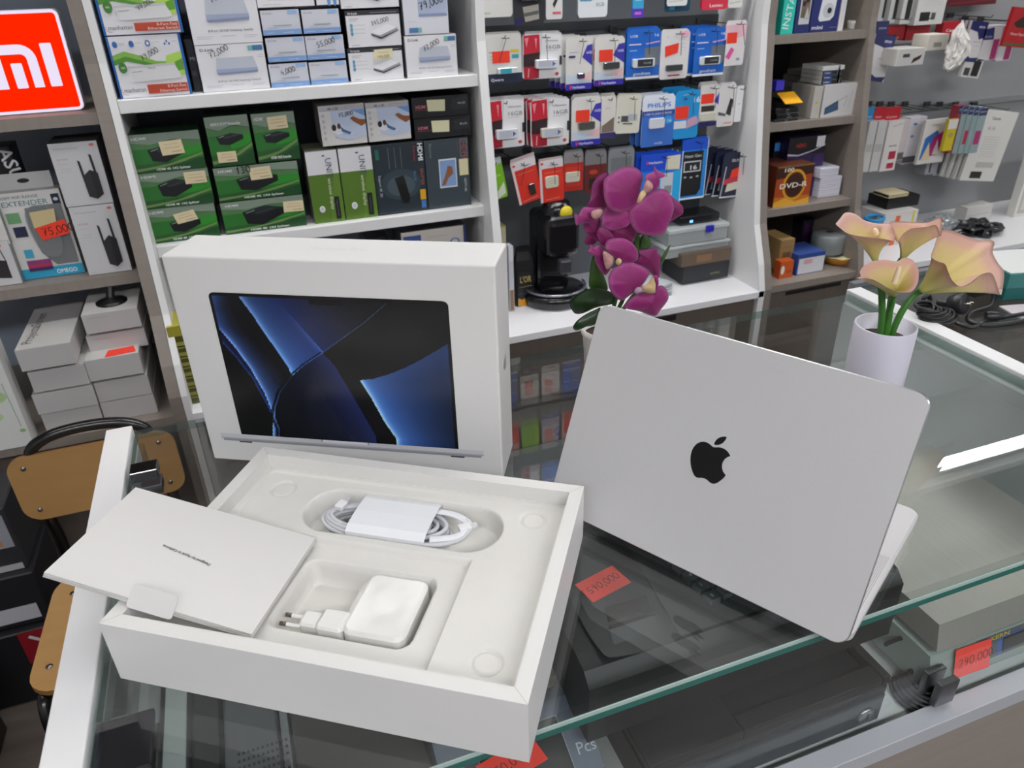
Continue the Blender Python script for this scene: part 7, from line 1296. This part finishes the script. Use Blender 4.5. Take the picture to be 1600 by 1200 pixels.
zse = -.55; s0, s1, s2_ = P(38, 1088, z=zse), P(84, 920, z=zse), None; sx0 = s0.x; sx1 = sx0+.33; sy0, sy1 = s0.y-.005, s0.y+.30
off = (s1.x-s0.x)/(s1.y-s0.y)
pl_ = cat_rom([Vector((x, y, 0)) for x, y in rrect(sx0, sx1, sy0, sy1, .05, 5)], True, 1)
mb = MB().prism([(p.x+(p.y-sy0)*off*(1 if p.x < (sx0+sx1)/2 else -1), p.y) for p in pl_], zse-.011, zse, wd, side=mat('8a6236', .5)); mb.build('seat', chr_)
for a, b_ in ((sx0+.03, sy0+.06), (sx0+.045, sy1-.06), (sx1-.03, sy0+.06), (sx1-.045, sy1-.06)): MB().lathe([(.006, 0), (.006, .001), (.003, .0025), (0, .003)], chrome, 16, Matrix.Translation((a, b_, zse))).build('bolt', chr_)
rt_ = .0115; hp = [Vector((chx0+.03, .97, FLOOR)), Vector((chx0+.035, .975, zse)), Vector((chx0+.035, .965, zb_)), Vector((chx0+.04, .965, zt_-.02)), Vector((chx0+.075, .968, zt_+.022)), Vector(((chx0+chx1)/2, .972, zt_+.032)), Vector((chx1-.075, .968, zt_+.022)), Vector((chx1-.04, .965, zt_-.02)), Vector((chx1-.035, .965, zb_)), Vector((chx1-.035, .975, zse)), Vector((chx1-.03, .97, FLOOR))]
MB().tube(cat_rom(hp, False, 6), rt_, bkm, 12).build('back_frame', chr_)
for x_, s_ in ((sx0+.022, -1), (sx1-.022, 1)):
    MB().tube(cat_rom([Vector((x_, sy1+.09, zse-.06)), Vector((x_, sy1, zse-.024)), Vector((x_, sy0+.06, zse-.022)), Vector((x_, sy0-.002, zse-.045)), Vector((x_, sy0-.005, zse-.16)), Vector((x_, sy0+.01, FLOOR))], False, 6), rt_, bkm, 12).build('leg', chr_)
MB().tube([(sx0+.035, sy0+.10, zse-.024), (sx1-.035, sy0+.10, zse-.024)], .009, bkm, 10).build('crossbar', chr_)
# clutter on the floor at the left
def fb(label, x0, x1, y0, y1, z0, z1, c, ops=[], nm='storage_box', rough=.5):
    mb = MB().box(x0, x1, y0, y1, z0, z1, mat(c, rough), bev=.003, seg=1); mb.canvas(FRONT(x0, y0-.0005, z0), x1-x0, z1-z0, ops, .0004); tag(mb.build(nm, loc=((x0+x1)/2, (y0+y1)/2, z0)), label, 'box', 'boxes on the floor behind the chair')
fb('dark box with a pale band and small blue picture low behind the chair', -.95, -.61, 1.02, 1.17, -.60, -.44, '2a2a2e', [('r', .0, .0, .98, .1, 'a8a8ac'), ('r', .0, .38, .98, .9, '8e9098'), ('r', .7, .5, .9, .85, '5a8ab0'), ('r', .72, .42, .92, .5, 'b07040')])
fb('dark box with white bands under the white one, left photo edge', -.95, -.60, 1.0, 1.17, -.74, -.602, '1a1a1e', [('r', 0, .1, .95, .4, 'b8b8bc')])
fb('black box with a white cross on a red square, beside the chair back', -.95, -.55, .98, 1.17, FLOOR+.001, -.742, '16161a', [('r', .7, .55, .98, 1, '8a1420'), ('l', [(.75, .62), (.93, .93)], .008, 'c8c8cc'), ('l', [(.75, .93), (.93, .62)], .008, 'c8c8cc')])
fb('black equipment case on the floor left of the chair seat', -1.3, -.74, .50, .92, FLOOR+.001, -.72, '0d0d0f', [], 'equipment_case', .3)
fb('grey and black device with a square outline on the floor, bottom left', -.80, -.53, .26, .44, FLOOR+.001, -.70, '2a2b2e', [('r', .2, .3, .8, .8, '1a1b1d')], 'floor_device', .4)
fb('dark maroon bag shaped box under the shelves right of the chair', -.2, .02, 1.0, 1.18, FLOOR+.001, -.62, '5a1f38', [('r', .2, .2, .8, .6, '7a2a4c')])
